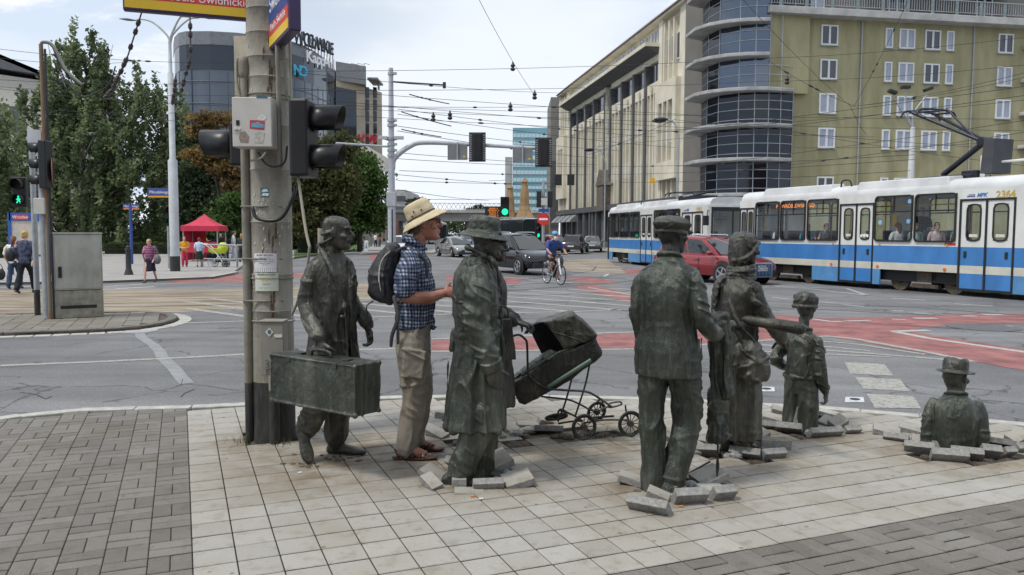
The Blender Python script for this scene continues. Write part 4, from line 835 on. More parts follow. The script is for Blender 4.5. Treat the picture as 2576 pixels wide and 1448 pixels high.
mb.loft(q);sculpt('hair',mb,mat('grey_brown_hair',(.10,.075,.055),.7,var=.3,scale=30),r,.006,2,rough(.003,40))
for y,dx in((-1,0),(1,.04)):
 mb=MB();limb(mb,[(-.125+dx,y*.1,.014),(-.05+dx,y*.103,.013),(.05+dx,y*.112,.013),(.14+dx,y*.112,.016)],[.036,.037,.046,.036],14,flat=.34,up=(0,0,1))
 mb.tube([(-.12+dx,y*.065,.03),(-.135+dx,y*.1,.07),(-.11+dx,y*.14,.03)],.009,6)
 for x0 in(.0,.055,.085):
  mb.tube([(x0+dx-.01,y*.065,.025),(x0+dx,y*.085,.072-x0*.25),(x0+dx+.005,y*.12,.07-x0*.25),(x0+dx-.01,y*.15,.025)],.0115,6)
 mb.tube([(-.11+dx,y*(.1-.045*y*-1*0)-.0,.05),(-.02+dx,y*.06,.055),(.06+dx,y*.07,.05)],.008,6);mb.build('sandal',SOLE,r,smooth=True)
bp=thing('backpack','charcoal day pack with pale drawcord on the back of the man in the sun hat','backpack',(-.715,5.84,0),math.radians(2))
mb=MB();rings(mb,[(-.16,0,1.135,.03,.09),(-.2,0,1.15,.075,.13),(-.225,0,1.23,.105,.15),(-.22,0,1.36,.1,.15),(-.19,0,1.47,.075,.135),(-.165,0,1.54,.05,.11),(-.16,0,1.565,.02,.06)])
limb(mb,[(-.2,-.15,1.2),(-.21,-.155,1.36),(-.17,-.13,1.5)],[.008,.01,.008],6);limb(mb,[(-.29,-.1,1.18),(-.325,-.06,1.34),(-.25,-.05,1.5)],[.006,.008,.006],6)
sculpt('pack',mb,PACK,bp,.007,2,folds(.011,9,9,121))
for y in(-1,1):mb=MB();limb(mb,[(-.14,y*.1,1.5),(-.05,y*.12,1.545),(.055,y*.135,1.49),(.105,y*.14,1.4),(.06,y*.165,1.27),(-.1,y*.17,1.17)],[.013]*6,8,flat=.4,up=(0,1,0));mb.build('strap',PACK,bp,smooth=True)
mb=MB();limb(mb,[(-.13,-.15,1.19),(-.1,-.2,1.05),(-.14,-.2,.93),(-.15,-.195,.85)],[.016,.016,.014,.012],8,flat=.35,up=(0,1,0));limb(mb,[(-.1,-.2,.97),(-.1,-.2,.87)],[.012,.012],6,flat=.4,up=(0,1,0));mb.build('strap',PACK,bp,smooth=True)
mb=MB();limb(mb,[(-.3,-.03,1.15),(-.34,-.06,1.12),(-.335,-.05,1.06)],[.006,.005,.006],6);mb.build('strap_end',PACK,bp,smooth=True)
mb=MB();limb(mb,[(-.16,-.13,1.52),(-.22,-.155,1.45),(-.235,-.165,1.33),(-.225,-.162,1.24)],[.003]*4,6);limb(mb,[(-.17,-.12,1.53),(-.23,-.152,1.42),(-.24,-.165,1.3)],[.0025]*3,6);mb.build('drawcord',LACE,bp,smooth=True)
# ================================================================== GENERIC PERSON for the far scene
HAIRM={}
def person(label,loc,hd,h=1.7,top='#888888',legs='#222244',hair='#332211',skirt=False,short=False,pose='stand',longhair=False,sleeve='short',group=None,bald=False,skin=SKIN2,z=0,arms=None):
 r=thing('person',label,'person',(loc[0],loc[1],loc[2]if len(loc)>2 else z),math.radians(hd),group);k=h/1.75;st=1 if pose=='walk' else .25
 def sc(mb):mb.xf(Matrix.Scale(k,4));return mb
 TM=top if not isinstance(top,str)else mat('cloth_'+top[1:],top,.85,var=.18,scale=14);LM=mat('cloth_'+legs[1:],legs,.85,var=.18,scale=12);HR=mat('hair_'+hair[1:],hair,.7,var=.25,scale=40)
 sit=pose=='sit'
 if sit:hz=.0;ank=[]
 else:hz=.92
 dz=hz-.92
 mb=MB();rings(mb,[(0,0,.88+dz,.1,.15),(.0,0,1.2+dz,.11,.17),(-.0,0,1.4+dz,.08,.18),(.0,0,1.47+dz,.06,.08),(.015,0,1.53+dz,.052,.054),(.03,0,1.6+dz,.052,.052)]);head(mb,HM(.04,0,1.63+dz,0,2),.98)
 A=arms or('swing' if pose=='walk' else 'down')
 for s in(-1,1):
  f=s*.5*st
  if A=='front' or sit:ap=[(0,s*.19,1.42+dz),(.02,s*.25,1.17+dz),(.24,s*.1,1.12+dz)]
  elif A=='reach':ap=[(0,s*.19,1.42+dz),(.12,s*.25,1.2+dz),(.4,s*.2,1.2+dz)]
  else:ap=[(0,s*.19,1.42+dz),(-.02-f*.1,s*.25,1.15+dz),(.05+f*.25,s*.25,.92+dz)]
  limb(mb,ap,[.048,.042,.032]);d=Vector(ap[2])-Vector(ap[1]);limb(mb,[ap[2],Vector(ap[2])+d.normalized()*.1,Vector(ap[2])+d.normalized()*.17],[.03,.036,.02],8)
  f2=-s*.3*st
  if not sit:limb(mb,[(0,s*.09,.9),(.03+f2*.5,s*.1,.5),(f2*.9-.04,s*.1,.1+(.05*st if f2<0 else 0))],[.08,.055,.04])
  else:limb(mb,[(0,s*.1,-.02),(.42,s*.11,.0),(.42,s*.11,-.4)],[.08,.06,.045])
 sculpt('body',sc(mb),skin,r,.012,2)
 mb=MB();b0=.84+dz
 rings(mb,[(0,0,b0,.12,.17),(.0,0,1.0+dz,.115,.165),(0,0,1.2+dz,.125,.18),(-.005,0,1.38+dz,.1,.185),(-.005,0,1.45+dz,.075,.12),(0,0,1.49+dz,.062,.065)])
 for s in(-1,1):
  f=s*.5*st
  if A=='front' or sit:ap=[(0,s*.16,1.42+dz),(.0,s*.22,1.34+dz),(.015,s*.25,1.19+dz),(.16,s*.16,1.14+dz)]
  elif A=='reach':ap=[(0,s*.16,1.42+dz),(.03,s*.22,1.34+dz),(.12,s*.25,1.21+dz),(.32,s*.21,1.2+dz)]
  else:ap=[(0,s*.16,1.42+dz),(-.01,s*.22,1.33+dz),(-.02-f*.1,s*.25,1.16+dz),(.04+f*.22,s*.25,.96+dz)]
  if sleeve=='short':ap=ap[:3]
  elif sleeve=='none':ap=ap[:1]+[(0,s*.18,1.41+dz)]
  limb(mb,ap,[.06,.066,.06,.05][:len(ap)],10)
 sculpt('top',sc(mb),TM,r,.014,2,folds(.006,12,5,7))
 mb=MB()
 if skirt:rings(mb,[(0,0,.46,.2,.24),(0,0,.6,.18,.22),(0,0,.85,.13,.18),(0,0,.95,.115,.165)])
 elif not sit:
  rings(mb,[(0,0,.8,.115,.165),(0,0,.95,.115,.165)])
  for s in(-1,1):
   f2=-s*.3*st;pts=[(0,s*.085,.84),(.03+f2*.5,s*.1,.5)]+([]if short else[(f2*.9-.03,s*.1,.14)]);limb(mb,pts,[.1,.08,.072][:len(pts)],12)
 else:
  for s in(-1,1):limb(mb,[(0,s*.1,.0),(.42,s*.11,.0),(.43,s*.11,-.38)],[.1,.085,.07],10)
 sculpt('skirt' if skirt else 'trousers',sc(mb),LM,r,.015,2,folds(.008,10,3,8))
 if not sit:
  for s in(-1,1):
   f2=-s*.3*st;x0=f2*.9-.04;mb=MB();shoe(mb,(x0-.07,s*.1,(.06*st if f2<0 else 0)),(x0+.19,s*.11,0));sc(mb).build('shoe',mat('shoe_dark',(.06,.055,.05),.6),r,smooth=True)
 if not bald:
  mb=MB();M_=HM(.04,0,1.63+dz,0,2)
  mb.ell(M_@Vector((-.018,0,.04)),(.105,.088,.095),14)
  if longhair:limb(mb,[M_@Vector((-.06,0,.05)),M_@Vector((-.1,0,-.05)),M_@Vector((-.1,0,-.2))],[.08,.075,.05],12)
  else:mb.ell(M_@Vector((-.05,0,-.02)),(.065,.08,.075),12)
  sculpt('hair',sc(mb),HR,r,.012,2,rough(.006,30))
 return r
# ================================================================== PRAM
pz=lambda x,y,d=6.32:P(1202.2+.26095*x,755.7+.26095*y,d)
o=G(1490,1080);pm=thing('pram','bronze pram tipped back on bent spoked wheels between the statues','pram',(o.x,6.32,0));O=Vector((o.x,6.32,0))
def pl(x,y,dd=0.0):return pz(x,y)-O+Vector((0,dd,0))
HW=.145
mb=MB()
side=[(270,822),(320,770),(470,690),(640,560),(800,455),(920,425),(1115,335),(1150,420),(1182,480),(1175,520),(1130,565),(1050,615),(885,750),(700,850),(560,925),(450,985),(395,965),(350,880)]
def taper(pts,w):return[[pl(x,y,s*w*(1 if i not in()else 1))for i,(x,y)in enumerate(pts)]for s in(-1,1)]
cs=[pl(x,y)for x,y in side];ce=sum(cs,Vector())/len(cs);rr=[]
for w,k in((-HW*1.0,.80),(-HW*.94,.93),(-HW*.8,1.0),(0,1.02),(HW*.8,1.0),(HW*.94,.93),(HW*1.0,.80)):rr.append([ce+(q-ce)*k+Vector((0,w,0))for q in cs])
mb.loft(rr)
for a,b in(((500,720),(1110,400)),((620,760),(1110,470))):limb(mb,[pl(*a,-HW*.97),pl(*b,-HW*.97)],[.004,.004],6)
sculpt('tub',mb,BRZD,pm,.006,3,folds(.003,9,9,131))
mb=MB();a=pl(665,808,-HW*1.02);b=pl(1075,550,-HW*1.02);mb.tube([a,b],.016,8,flat=.5,up=(0,1,0));mb.build('side_panel',mat('verdigris_strip',(.10,.16,.125),.5,.3,var=.25),pm,smooth=True)
mb=MB();limb(mb,[pl(430,690,-HW*.9),pl(650,552,-HW*.95),pl(900,425,-HW*.9)],[.012,.014,.012],8);limb(mb,[pl(360,740,0),pl(620,560,0),pl(860,430,0)],[.05,.09,.06],12,flat=.3);sculpt('cover',mb,BRZG,pm,.006,2,folds(.006,18,18,15))
mb=MB();fr=[(635,548),(600,480),(505,272),(560,225),(625,185)];tp=[(625,185),(760,155),(915,117),(1010,190),(1128,310)]
prof=[(505,272),(560,222),(625,184),(770,150),(915,118),(1020,200),(1128,312),(1120,345),(960,400),(820,450),(640,548),(575,410)]
nr_=[(820,452),(722,285),(632,188),(770,152),(915,118),(1020,200),(1128,312),(1120,345),(960,400)];fr_=[(640,550),(570,410),(505,272),(600,192),(880,124),(1000,205),(1110,312),(1105,345),(900,420)]
N_=[pl(x,y,-HW*1.02)for x,y in nr_];F_=[pl(x,y,HW*1.02)for x,y in fr_];up_=Vector((0,0,.014));M_=[a.lerp(b,.5)+(up_ if 2<=i<=6 else Vector())for i,(a,b)in enumerate(zip(N_,F_))];ce=sum(N_,Vector())/9
mb.loft([[ce+(q-ce)*.9-Vector((0,.008,0))for q in N_],N_,M_,F_]);shd=MB()
for i in(0,1):o_=Vector((-.012,-.008,-.004));shd.add([q+o_ for q in(N_[i],N_[i+1],F_[i+1],F_[i])],[(0,1,2,3)])  # Black sheet across the hood opening paints in the shade inside the hood
shd.build('hood_shade_sheet',mat('hood_shade_sheet',(.008,.008,.008),.95,spec=.05),pm,fix=False);limb(mb,[pl(628,190,-HW),pl(700,270,-HW*1.03),pl(790,400,-HW*1.03),pl(822,448,-HW)],[.006]*4,8);limb(mb,[pl(900,120,-HW*.8),pl(915,117,0),pl(900,120,HW*.8)],[.008]*3,8)
sculpt('hood',mb,BRZ,pm,.006,3,folds(.004,12,12,141))
mb=MB();limb(mb,[pl(735,290,-HW*1.08),pl(870,328,-HW*1.1),pl(1020,380,-HW*1.06)],[.005]*3,8);mb.tube([pl(890,330,-HW*1.12),pl(885,310,-HW*1.12),pl(838,305,-HW*1.12),pl(845,285,-HW*1.12),pl(890,292,-HW*1.12)],.004,6);mb.build('hood_strut',BRZG,pm,smooth=True)
def bar(name,pts,dd,r_=.0075,m_=BRZD):mb=MB();limb(mb,[pl(x,y,dd)for x,y in pts],[r_]*len(pts),8,5);return mb.build(name,m_,pm,smooth=True)
bar('handle',[(352,316),(400,312),(445,345),(470,400),(478,650),(500,710),(570,765),(660,815),(850,832),(1030,845),(1140,900),(1262,985)],-HW*1.1,.009)
bar('handle',[(262,470),(290,570),(305,680),(332,762)],HW*.6,.009)
mb=MB();limb(mb,[pl(352,316,-HW*1.1),pl(300,380,0),pl(262,470,HW*.6)],[.01]*3,8);mb.build('handle',BRZD,pm,smooth=True)
bar('frame_bar',[(610,908),(860,938),(980,985),(1110,1045),(1250,1000),(1255,975),(1350,958),(1365,985),(1260,1012),(1245,990)],-HW*.6);bar('frame_bar',[(1062,590),(1020,790),(930,1070)],-HW*.9);bar('frame_bar',[(890,745),(830,960),(765,1130)],-HW*.9)
bar('frame_bar',[(1110,1045),(1150,1010),(1195,970),(1215,1000),(1190,1040),(1225,1110)],HW*.5);bar('frame_bar',[(1400,985),(1408,1040),(1432,1125)],-HW*.9,.007)
bar('axle',[(1010,1165),(1200,1135),(1430,1135)],-HW*.5,.008);bar('axle',[(780,1190),(900,1170),(1010,1165)],0,.008);bar('axle',[(790,1065),(900,1100),(1000,1160)],0,.008);bar('axle',[(765,1130),(800,1065),(890,1110)],.05,.008);bar('axle',[(1130,1160),(1320,1145)],.1,.009)
def pwheel(x,y,rad,dd,tilt=0,lean=0):
 w=bpy.data.objects.new('wheel',None);C.objects.link(w);w.parent=pm;w.location=pl(x,y,dd);w.rotation_euler=(lean,0,tilt)
 mb=MB();mb.tube([(rad*math.cos(t),0,rad*math.sin(t))for t in(2*math.pi*j/32 for j in range(33))],.0115,8);mb.build('tyre',BRZD,w,smooth=True)
 mb=MB();mb.tube([(rad*.86*math.cos(t),0,rad*.86*math.sin(t))for t in(2*math.pi*j/28 for j in range(29))],.006,6)
 for j in range(12):t=2*math.pi*j/12;mb.tube([(.02*math.cos(t),0,.02*math.sin(t)),(rad*.86*math.cos(t),0,rad*.86*math.sin(t))],.0035,6)
 mb.cyl((0,0,0),.024,.035,14,axis='Y');mb.build('rim',BRZD,w,smooth=True)
pwheel(1005,1170,.092,-HW*1.25,.25);pwheel(1438,1140,.092,-HW*1.25,.25);pwheel(760,1140,.085,.05,.3,1.1);pwheel(1165,1120,.08,.16,.45,.2)
# ================================================================== BROKEN SLABS round the statues
def debris(px_,py_,l,w,t,yaw,roll,pitch,label,group,seed,name='paving_slab',lift=0.0,m_=None,slab=True):
 p=G(px_,py_);M=rotz(math.radians(yaw))@Matrix.Rotation(math.radians(roll),4,'X')@Matrix.Rotation(math.radians(pitch),4,'Y');rn=random.Random(seed);mb=MB()
 if slab:mb.box((0,0,0),(l,w,t))
 else:
  mb.ell((0,0,0),(l/2,w/2,t/2),8)
  mb.v=[tuple(x*rn.uniform(.8,1.2)for x in v)for v in mb.v]
 mb.xf(M);lo=min(v[2]for v in mb.v);o=mb.build(name,m_ or[TILE,CUT][0],bev=.004)
 if slab:
  o.data.attributes.new('tint','FLOAT','FACE').data.foreach_set('value',[rn.uniform(0,.8)]*6);o.data.materials.append(CUT)
  for f in o.data.polygons:
   if f.index!=5 and f.index!=4 or False:pass
   n=M.to_3x3().inverted()@f.normal;f.material_index=0 if n.z>.7 else 1
 o.location=(p.x,p.y,-lo-.03+lift);return tag(o,label,'paving slab' if slab else 'stone',group)
Z=(('the trench coat statue',[(1085,1226,.15,.09,.05,-50,10,25),(1155,1222,.10,.09,.085,5,0,0),(1228,1228,.21,.08,.055,8,-62,0),(1302,1218,.20,.19,.05,15,8,-14),(1250,1178,.2,.2,.055,25,12,-20),(1090,1204,.17,.17,.04,-20,0,30),(1140,1180,.15,.1,.05,70,20,30),(1180,1236,.2,.12,.03,5,2,3)],[(1275,1188,.06),(1250,1200,.05),(1215,1205,.045),(1265,1205,.06),(1110,1222,.05),(1280,1180,.03)]),('the flat cap statue',[(1632,1288,.27,.12,.055,-32,-48,0),(1735,1266,.22,.12,.06,10,-55,0),(1818,1256,.16,.11,.06,18,-55,0),(1783,1212,.21,.19,.05,20,6,-18),(1592,1214,.2,.17,.045,-12,-4,14),(1700,1232,.12,.1,.05,30,5,12),(1800,1236,.2,.2,.04,25,2,6),(1655,1256,.15,.09,.05,-20,10,20),(1646,1184,.09,.05,.06,20,80,0)],[(1618,1222,.07),(1664,1218,.075),(1700,1230,.09),(1645,1206,.06),(1735,1222,.08),(1598,1216,.035),(1760,1228,.07),(1690,1245,.05),(1775,1222,.09)]),('the headscarf statue',[(1775,1140,.2,.09,.055,-8,-50,0),(1875,1148,.24,.1,.055,-28,-40,0),(1945,1152,.2,.09,.055,15,-55,0),(1905,1112,.21,.1,.045,35,18,-22),(1880,1120,.2,.14,.045,-30,10,20),(1745,1128,.15,.11,.06,40,15,12),(1690,1122,.16,.12,.05,60,30,35),(1885,1105,.2,.09,.045,40,12,-18),(1760,1118,.12,.09,.06,10,0,12)],[(1748,1140,.09),(1830,1148,.07),(1800,1135,.07),(1770,1125,.07),(1850,1150,.09),(1845,1138,.06),(1720,1130,.07),(1700,1135,.05)]),('the boy statue',[(2003,1078,.23,.11,.055,-12,0,-78),(1985,1085,.22,.12,.055,-25,-35,0),(2075,1098,.3,.1,.055,12,-50,0),(2142,1090,.15,.09,.05,12,-48,0),(1918,1078,.2,.11,.05,10,-30,8),(1945,1060,.18,.12,.05,-25,12,12),(2108,1075,.15,.11,.055,35,25,-25),(2078,1068,.12,.1,.05,35,10,-25),(1908,1052,.2,.15,.04,-40,10,20),(2065,1052,.22,.18,.04,20,-8,16),(1960,1040,.15,.1,.05,-15,15,15)],[(1962,1076,.05),(2035,1090,.08),(1955,1068,.05),(2050,1085,.06),(2160,1092,.04)]),('the half sunk statue',[(2312,1138,.22,.11,.055,-25,-50,0),(2388,1160,.26,.12,.06,-18,-48,0),(2370,1132,.22,.13,.05,0,-22,6),(2432,1150,.23,.11,.055,-25,-42,0),(2320,1122,.17,.13,.05,-28,12,14),(2255,1108,.2,.09,.05,-35,-40,0),(2490,1146,.15,.1,.06,2,-45,8),(2536,1144,.1,.09,.05,12,-45,0),(2572,1136,.15,.09,.055,15,-50,0),(2505,1118,.22,.2,.045,18,-8,12),(2560,1112,.17,.12,.05,25,20,-22),(2230,1090,.22,.2,.045,-24,6,10),(2295,1084,.22,.21,.045,-28,4,9)],[(2500,1136,.08),(2520,1134,.06),(2340,1118,.05),(2470,1140,.07)]),('the tipped bronze pram',[(1378,1085,.26,.1,.05,10,-20,4),(1372,1066,.14,.07,.05,20,20,15),(1095,1098,.24,.1,.045,-38,14,16),(1108,1052,.1,.05,.08,-10,0,6),(1285,1086,.12,.12,.04,-30,10,22),(1328,1072,.2,.11,.04,10,8,6)],[(1330,1085,.09),(1298,1095,.1),(1262,1100,.09),(1350,1078,.06)]))
for i,(who,sl_,st_)in enumerate(Z):
 for j,(x,y,l,w,t,a,b,e_)in enumerate(sl_):
  debris(x,y,l*.95,w,t,a,b,e_,('broken grey paving slab pushed up round '+who)if not(i==3 and j==0)else 'upright mossy paving slab standing on end in front of the boy statue','broken paving slabs round '+who,i*50+j,m_=mat('mossy_concrete',(.15,.13,.07),.9,var=.4,scale=20,bump=.008)if(i==3 and j==0)else None)
 for j,(x,y,s_)in enumerate(st_):debris(x,y,s_*1.3,s_,s_*.8,j*50,0,0,'small broken lump of stone lying at '+who,'loose stones at '+who,i*50+30+j,'stone',m_=CUT,slab=False)
debris(1945,1128,.24,.13,.10,4,0,3,'rough weathered stone block beside the headscarf statue',None,300,'stone_block',m_=mat('rough_stone',(.20,.18,.14),.9,var=.35,scale=14,bump=.02,bscale=25))['category']='stone'
t=G(1755,1190);tg=thing('stick','thin dark broken stick lying behind the flat cap statue','stick',(t.x,t.y,0));mb=MB();limb(mb,[(-.07,-.02,.0),(.0,.0,.03),(.09,.03,.07)],[.006,.008,.007],8);mb.build('shaft',BRZD,tg,smooth=True)
for k,(x,y,l_)in enumerate(((754,1192,'scrap of white litter on the tiles left of the walking statue'),(1210,1258,'white cigarette end on the tiles near the trench coat statue'),(1190,1252,'orange cigarette end near the trench coat statue'),(1713,1277,'orange scrap of litter among the slabs by the flat cap statue'))):
 p=G(x,y);mb=MB();mb.tube([(-.014,0,0),(.014,.006,0)],.006,6);o=mb.build('litter',mat('litter_white',(.7,.68,.62),.8)if k<2 else mat('litter_orange',(.6,.2,.05),.8));o.location=(p.x,p.y,.006);tag(o,l_,'litter')
# ================================================================== STREET FURNITURE
CONC=mat('pole_concrete',(.27,.25,.205),.85,var=.22,scale=5,col2=(.36,.34,.29),bump=.006,bscale=30,stretch=(1,1,.5))
CONCD=mat('pole_black_paint',(.022,.02,.019),.7,var=.4,scale=22,col2=(.05,.048,.045),stretch=(1,1,.2),bump=.004)
PIPE=mat('painted_conduit',(.225,.21,.17),.7,var=.2,scale=6,bump=.002);BOXM=mat('pale_cabinet_paint',(.52,.50,.46),.5,var=.08,scale=4)
BOXG=mat('grey_box_paint',(.25,.235,.2),.6,var=.12,scale=5);RUST=mat('rusty_paint',(.30,.27,.21),.8,var=.3,scale=4,col2=(.22,.11,.045),stretch=(1,1,.25),lo=.45,hi=.6,bump=.003)
STK=[mat('sticker_'+n_,col_,.6,var=.25,scale=60)for n_,col_ in(('white',(.62,.6,.56)),('red',(.45,.06,.08)),('blue',(.14,.34,.46)),('ink',(.03,.03,.035)),('teal',(.05,.13,.16)),('brown',(.26,.21,.17)))]
PB=G(690,1100);PX,PY=PB.x,PB.y
pole=thing('concrete_pole','thick grey concrete traction pole with black foot, posters, pipes and stickers','pole',(PX,PY,0));RP=.163
def q(x,y,d):return P(x,y,d)-Vector((PX,PY,0))
zz=lambda y,d=6.2:P(690,y,d).z
mb=MB();prof=[(RP+.004,.47)]
for y in(780,690,560,430,320,255,200,150,90,30):z=zz(y,6.35);prof+=[(RP,z-.012),(RP+.006,z),(RP,z+.012)]
prof+=[(RP-.004,4.3)];mb.lathe(prof,n=48);pm_=mb.build('shaft',CONC,pole,smooth=True)
mb=MB();mb.lathe([(RP+.012,-.02),(RP+.006,.1),(RP+.004,.47)],n=40);mb.build('black_foot',CONCD,pole,smooth=True)
mb=MB();rn=random.Random(5)
def onpole(a,z,r_=RP):return Vector((r_*math.sin(a),-r_*math.cos(a),z))
for k in range(150):
 a,z=rn.uniform(-1.3,1.5),rn.choice([rn.uniform(.9,2.0),rn.uniform(1.5,2.05),rn.uniform(2.2,3.6)]);w_,h_=rn.uniform(.002,.007)/RP,rn.uniform(.005,.03)
 mb.quad(onpole(a-w_,z-h_*.5,RP+.004),onpole(a+w_*.6,z-h_*.4,RP+.004),onpole(a+w_,z+h_*.6,RP+.004),onpole(a-w_*.5,z+h_*.4,RP+.004))
tag(mb.build('paint_flakes',mat('flaked_paint',(.52,.50,.45),.8,var=.2),pole,fix=False),kind='stuff')
mb=MB()
for k in range(46):
 a,z=rn.choice([rn.gauss(.35,.06),rn.gauss(.42,.1),rn.uniform(-1,1)]),rn.choice([rn.uniform(1.0,1.7),rn.uniform(2.4,3.2)]);w_,h_=rn.uniform(.002,.012)/RP,rn.uniform(.02,.09)
 mb.quad(onpole(a-w_,z-h_,RP+.0032),onpole(a+w_*.6,z-h_*.8,RP+.0032),onpole(a+w_,z+h_,RP+.0032),onpole(a-w_*.7,z+h_*.6,RP+.0032))
tag(mb.build('rust_stains',mat('rust_stain',(.11,.07,.04),.9,var=.4,scale=30),pole,fix=False),kind='stuff')
def pipe(pts,r_,m_=PIPE,name='conduit',par=None):mb=MB();limb(mb,pts,[r_]*len(pts),10,4);return mb.build(name,m_,par or pole,smooth=True)
x0=q(625,1095,6.22).x
pipe([(x0,-.1,.46),(x0,-.1,zz(190,6.2))],.034);pipe([(x0,-.1,-.02),(x0,-.1,.46)],.035,CONCD)
x1=q(684,1050,6.1).x;pipe([(x1,-.19,-.02),(x1,-.19,.42)],.042,CONCD);pipe([(x1,-.19,.42),(x1,-.19,.62)],.042,BOXG)
for y in(520,652,758):mb=MB();z=zz(y,6.2);mb.tube([(x0-.04,-.1,z),(x0-.02,-.142,z),(x0+.05,-.15,z),(0,-RP-.008,z),(RP*.75,-RP*.7,z)],.006,6);mb.build('clamp_band',PIPE,pole)
for y in(806,700,250,240):mb=MB();z=zz(y,6.3);mb.tube([onpole(t*.2-1.7,z,RP+.006)for t in range(18)],.006,6);mb.build('clamp_band',PIPE,pole)
z5=zz(185,6.2)
pipe([(x0,-.1,z5),(x0-.0,-.1,z5+.1)],.045);pipe([(x0,-.1,z5+.08),(x0-.03,-.12,z5+.12),(x0-.04,-.13,z5+.06),(x0-.035,-.13,z5-.1),(x0+.01,-.14,z5-.25)],.009)
pipe([q(636,525,6.14),q(645,548,6.12),q(680,556,6.1),q(712,545,6.1),q(740,490,6.12),q(742,470,6.14)],.014,BLACK,'cable_loop');pipe([q(630,405,6.1),q(655,400,6.0),q(668,385,6.0)],.008);pipe([q(650,385,6.05),q(668,412,6.03),q(692,420,6.03),q(716,408,6.06),q(722,370,6.1)],.008,BLACK,'cable_loop')
for(a,b,r_,m_)in(((697,95,6.05),(705,420,6.1),.018,PIPE),((712,90,6.05),(722,250,6.1),.012,PIPE)):
 pipe([q(*a),q(*b)],r_,m_)
st=q(729,95,6.12);pipe([st,q(733,250,6.12),q(741,370,6.1),q(766,560,6.05),q(779,622,6.0)],.011,mat('pale_batten',(.38,.35,.28),.7,var=.15),'hanging_batten');pipe([q(779,622,6.0),q(770,690,6.02),q(748,760,6.1),q(735,790,6.14)],.011,BOXG,'hanging_batten')
mb=MB();mb.tube([q(735,770,6.14),q(735,815,6.14)],.006,6);mb.tube([q(722,810,6.14),q(742,806,6.14)],.008,6);mb.build('bracket',GREYM,pole)
ba,bb_=q(585,370,5.98),q(682,245,5.98);mb=MB();mb.bb((ba.x,ba.y,ba.z),(bb_.x,ba.y+.19,bb_.z));sb=mb.build('switch_box',BOXM,pole,bev=.006)
def decal(x0_,y0_,x1_,y1_,d,m_,name='sticker',par=None,dz=0.0,poly=None):
 o_=Vector((PX,PY,0));mb=MB();a,b=P(x0_,y1_,d)-o_,P(x1_,y0_,d)-o_
 pts=poly or((0,0),(1,0),(1,1),(0,1));n=len(pts);vs=[(a.x+(b.x-a.x)*u,a.y-dz,a.z+(b.z-a.z)*v)for u,v in pts]+[(a.x+(b.x-a.x)*u,a.y+.0015,a.z+(b.z-a.z)*v)for u,v in pts]
 mb.add(vs,[tuple(range(n)),tuple(range(n,2*n))[::-1]]+[(i,n+i,n+(i+1)%n,(i+1)%n)for i in range(n)]);return mb.build(name,m_,par or pole)
D0=5.978
decal(628,303,666,326,D0,STK[1],poly=((0,.1),(.5,0),(.95,-.05),(1,.9),(.55,1),(.02,1)));decal(633,306,663,321,D0-.002,STK[2],poly=((0,0),(1,-.1),(1,.5),(.8,.55),(.6,.9),(.3,.7),(0,.8)))
decal(587,320,608,335,D0,STK[0]);decal(648,287,670,305,D0,STK[0],poly=((.1,0),(.8,.1),(1,.5),(.5,1),(0,.4)));decal(601,330,626,360,D0,STK[5],poly=((.15,.05),(.9,0),(1,.55),(.6,1),(.1,.8),(0,.4)));decal(638,331,666,362,D0,mat('sticker_ghost',(.45,.43,.39),.7,var=.3,scale=40),poly=((.1,.1),(.8,.05),(1,.9),(.1,1)))
decal(645,240,672,247,D0,STK[4]);decal(594,303,602,316,D0-.001,BLACK,'lock')
for k in range(5):
 mb=MB();a=q(590+k*3.5,333,D0-.004);mb.tube([a,a+Vector((.004,0,.022)),a+Vector((.009,0,.006))],.0013,4);mb.build('scribble',STK[3],sb if False else pole)
a,b=q(655,945,5.98),q(712,812,5.98);mb=MB();mb.bb(a,(b.x,a.y+.13,b.z));mb.bb((a.x-.006,a.y-.008,b.z),(b.x+.006,a.y+.14,b.z+.014));mb.build('meter_box',BOXG,pole,bev=.004)
decal(667,825,688,848,5.976,STK[0],poly=((.5,0),(1,.5),(.5,1),(0,.5)));decal(673,831,682,842,5.974,STK[4],poly=((.5,0),(1,.4),(.85,1),(.15,1),(0,.4)));decal(690,842,710,850,5.976,STK[0])
mb=MB()
for pts in([(667,910),(672,906),(676,910),(670,918),(676,922),(668,925)],[(666,930),(678,929)],[(672,930),(670,944),(676,943)]):mb.tube([q(x,y,5.974)for x,y in pts],.002,5)
mb.build('graffiti_mark',STK[3],pole)
def poster(x0_,y0_,x1_,y1_,m_,name,fringe=0,r_=RP+.009):
 def ang_(x):return math.asin(max(-.98,min(.98,(P(x,660,6.2).x-PX)/RP)))
 a0,a1,z0,z1=ang_(x0_),ang_(x1_),zz(y1_,6.2),zz(y0_,6.2);n=12;mb=MB()
 for k in range(n):
  u0,u1=a0+(a1-a0)*k/n,a0+(a1-a0)*(k+(1 if not fringe else .96))/n;zb=z0
  if fringe:mb.quad(onpole(u0,z0,r_),onpole(u1-.01,z0+rn.uniform(-.004,.004),r_+.002),onpole(u1-.01,z0+fringe,r_),onpole(u0,z0+fringe,r_));mb.quad(onpole(u0,z0+fringe,r_),onpole(a0+(a1-a0)*(k+1)/n,z0+fringe,r_),onpole(a0+(a1-a0)*(k+1)/n,z1,r_),onpole(u0,z1,r_))
  else:mb.quad(onpole(u0,z0,r_),onpole(u1,z0,r_),onpole(u1,z1,r_),onpole(u0,z1,r_))
 o=mb.build(name,m_,pole,fix=False);return o,a0,a1,z0,z1
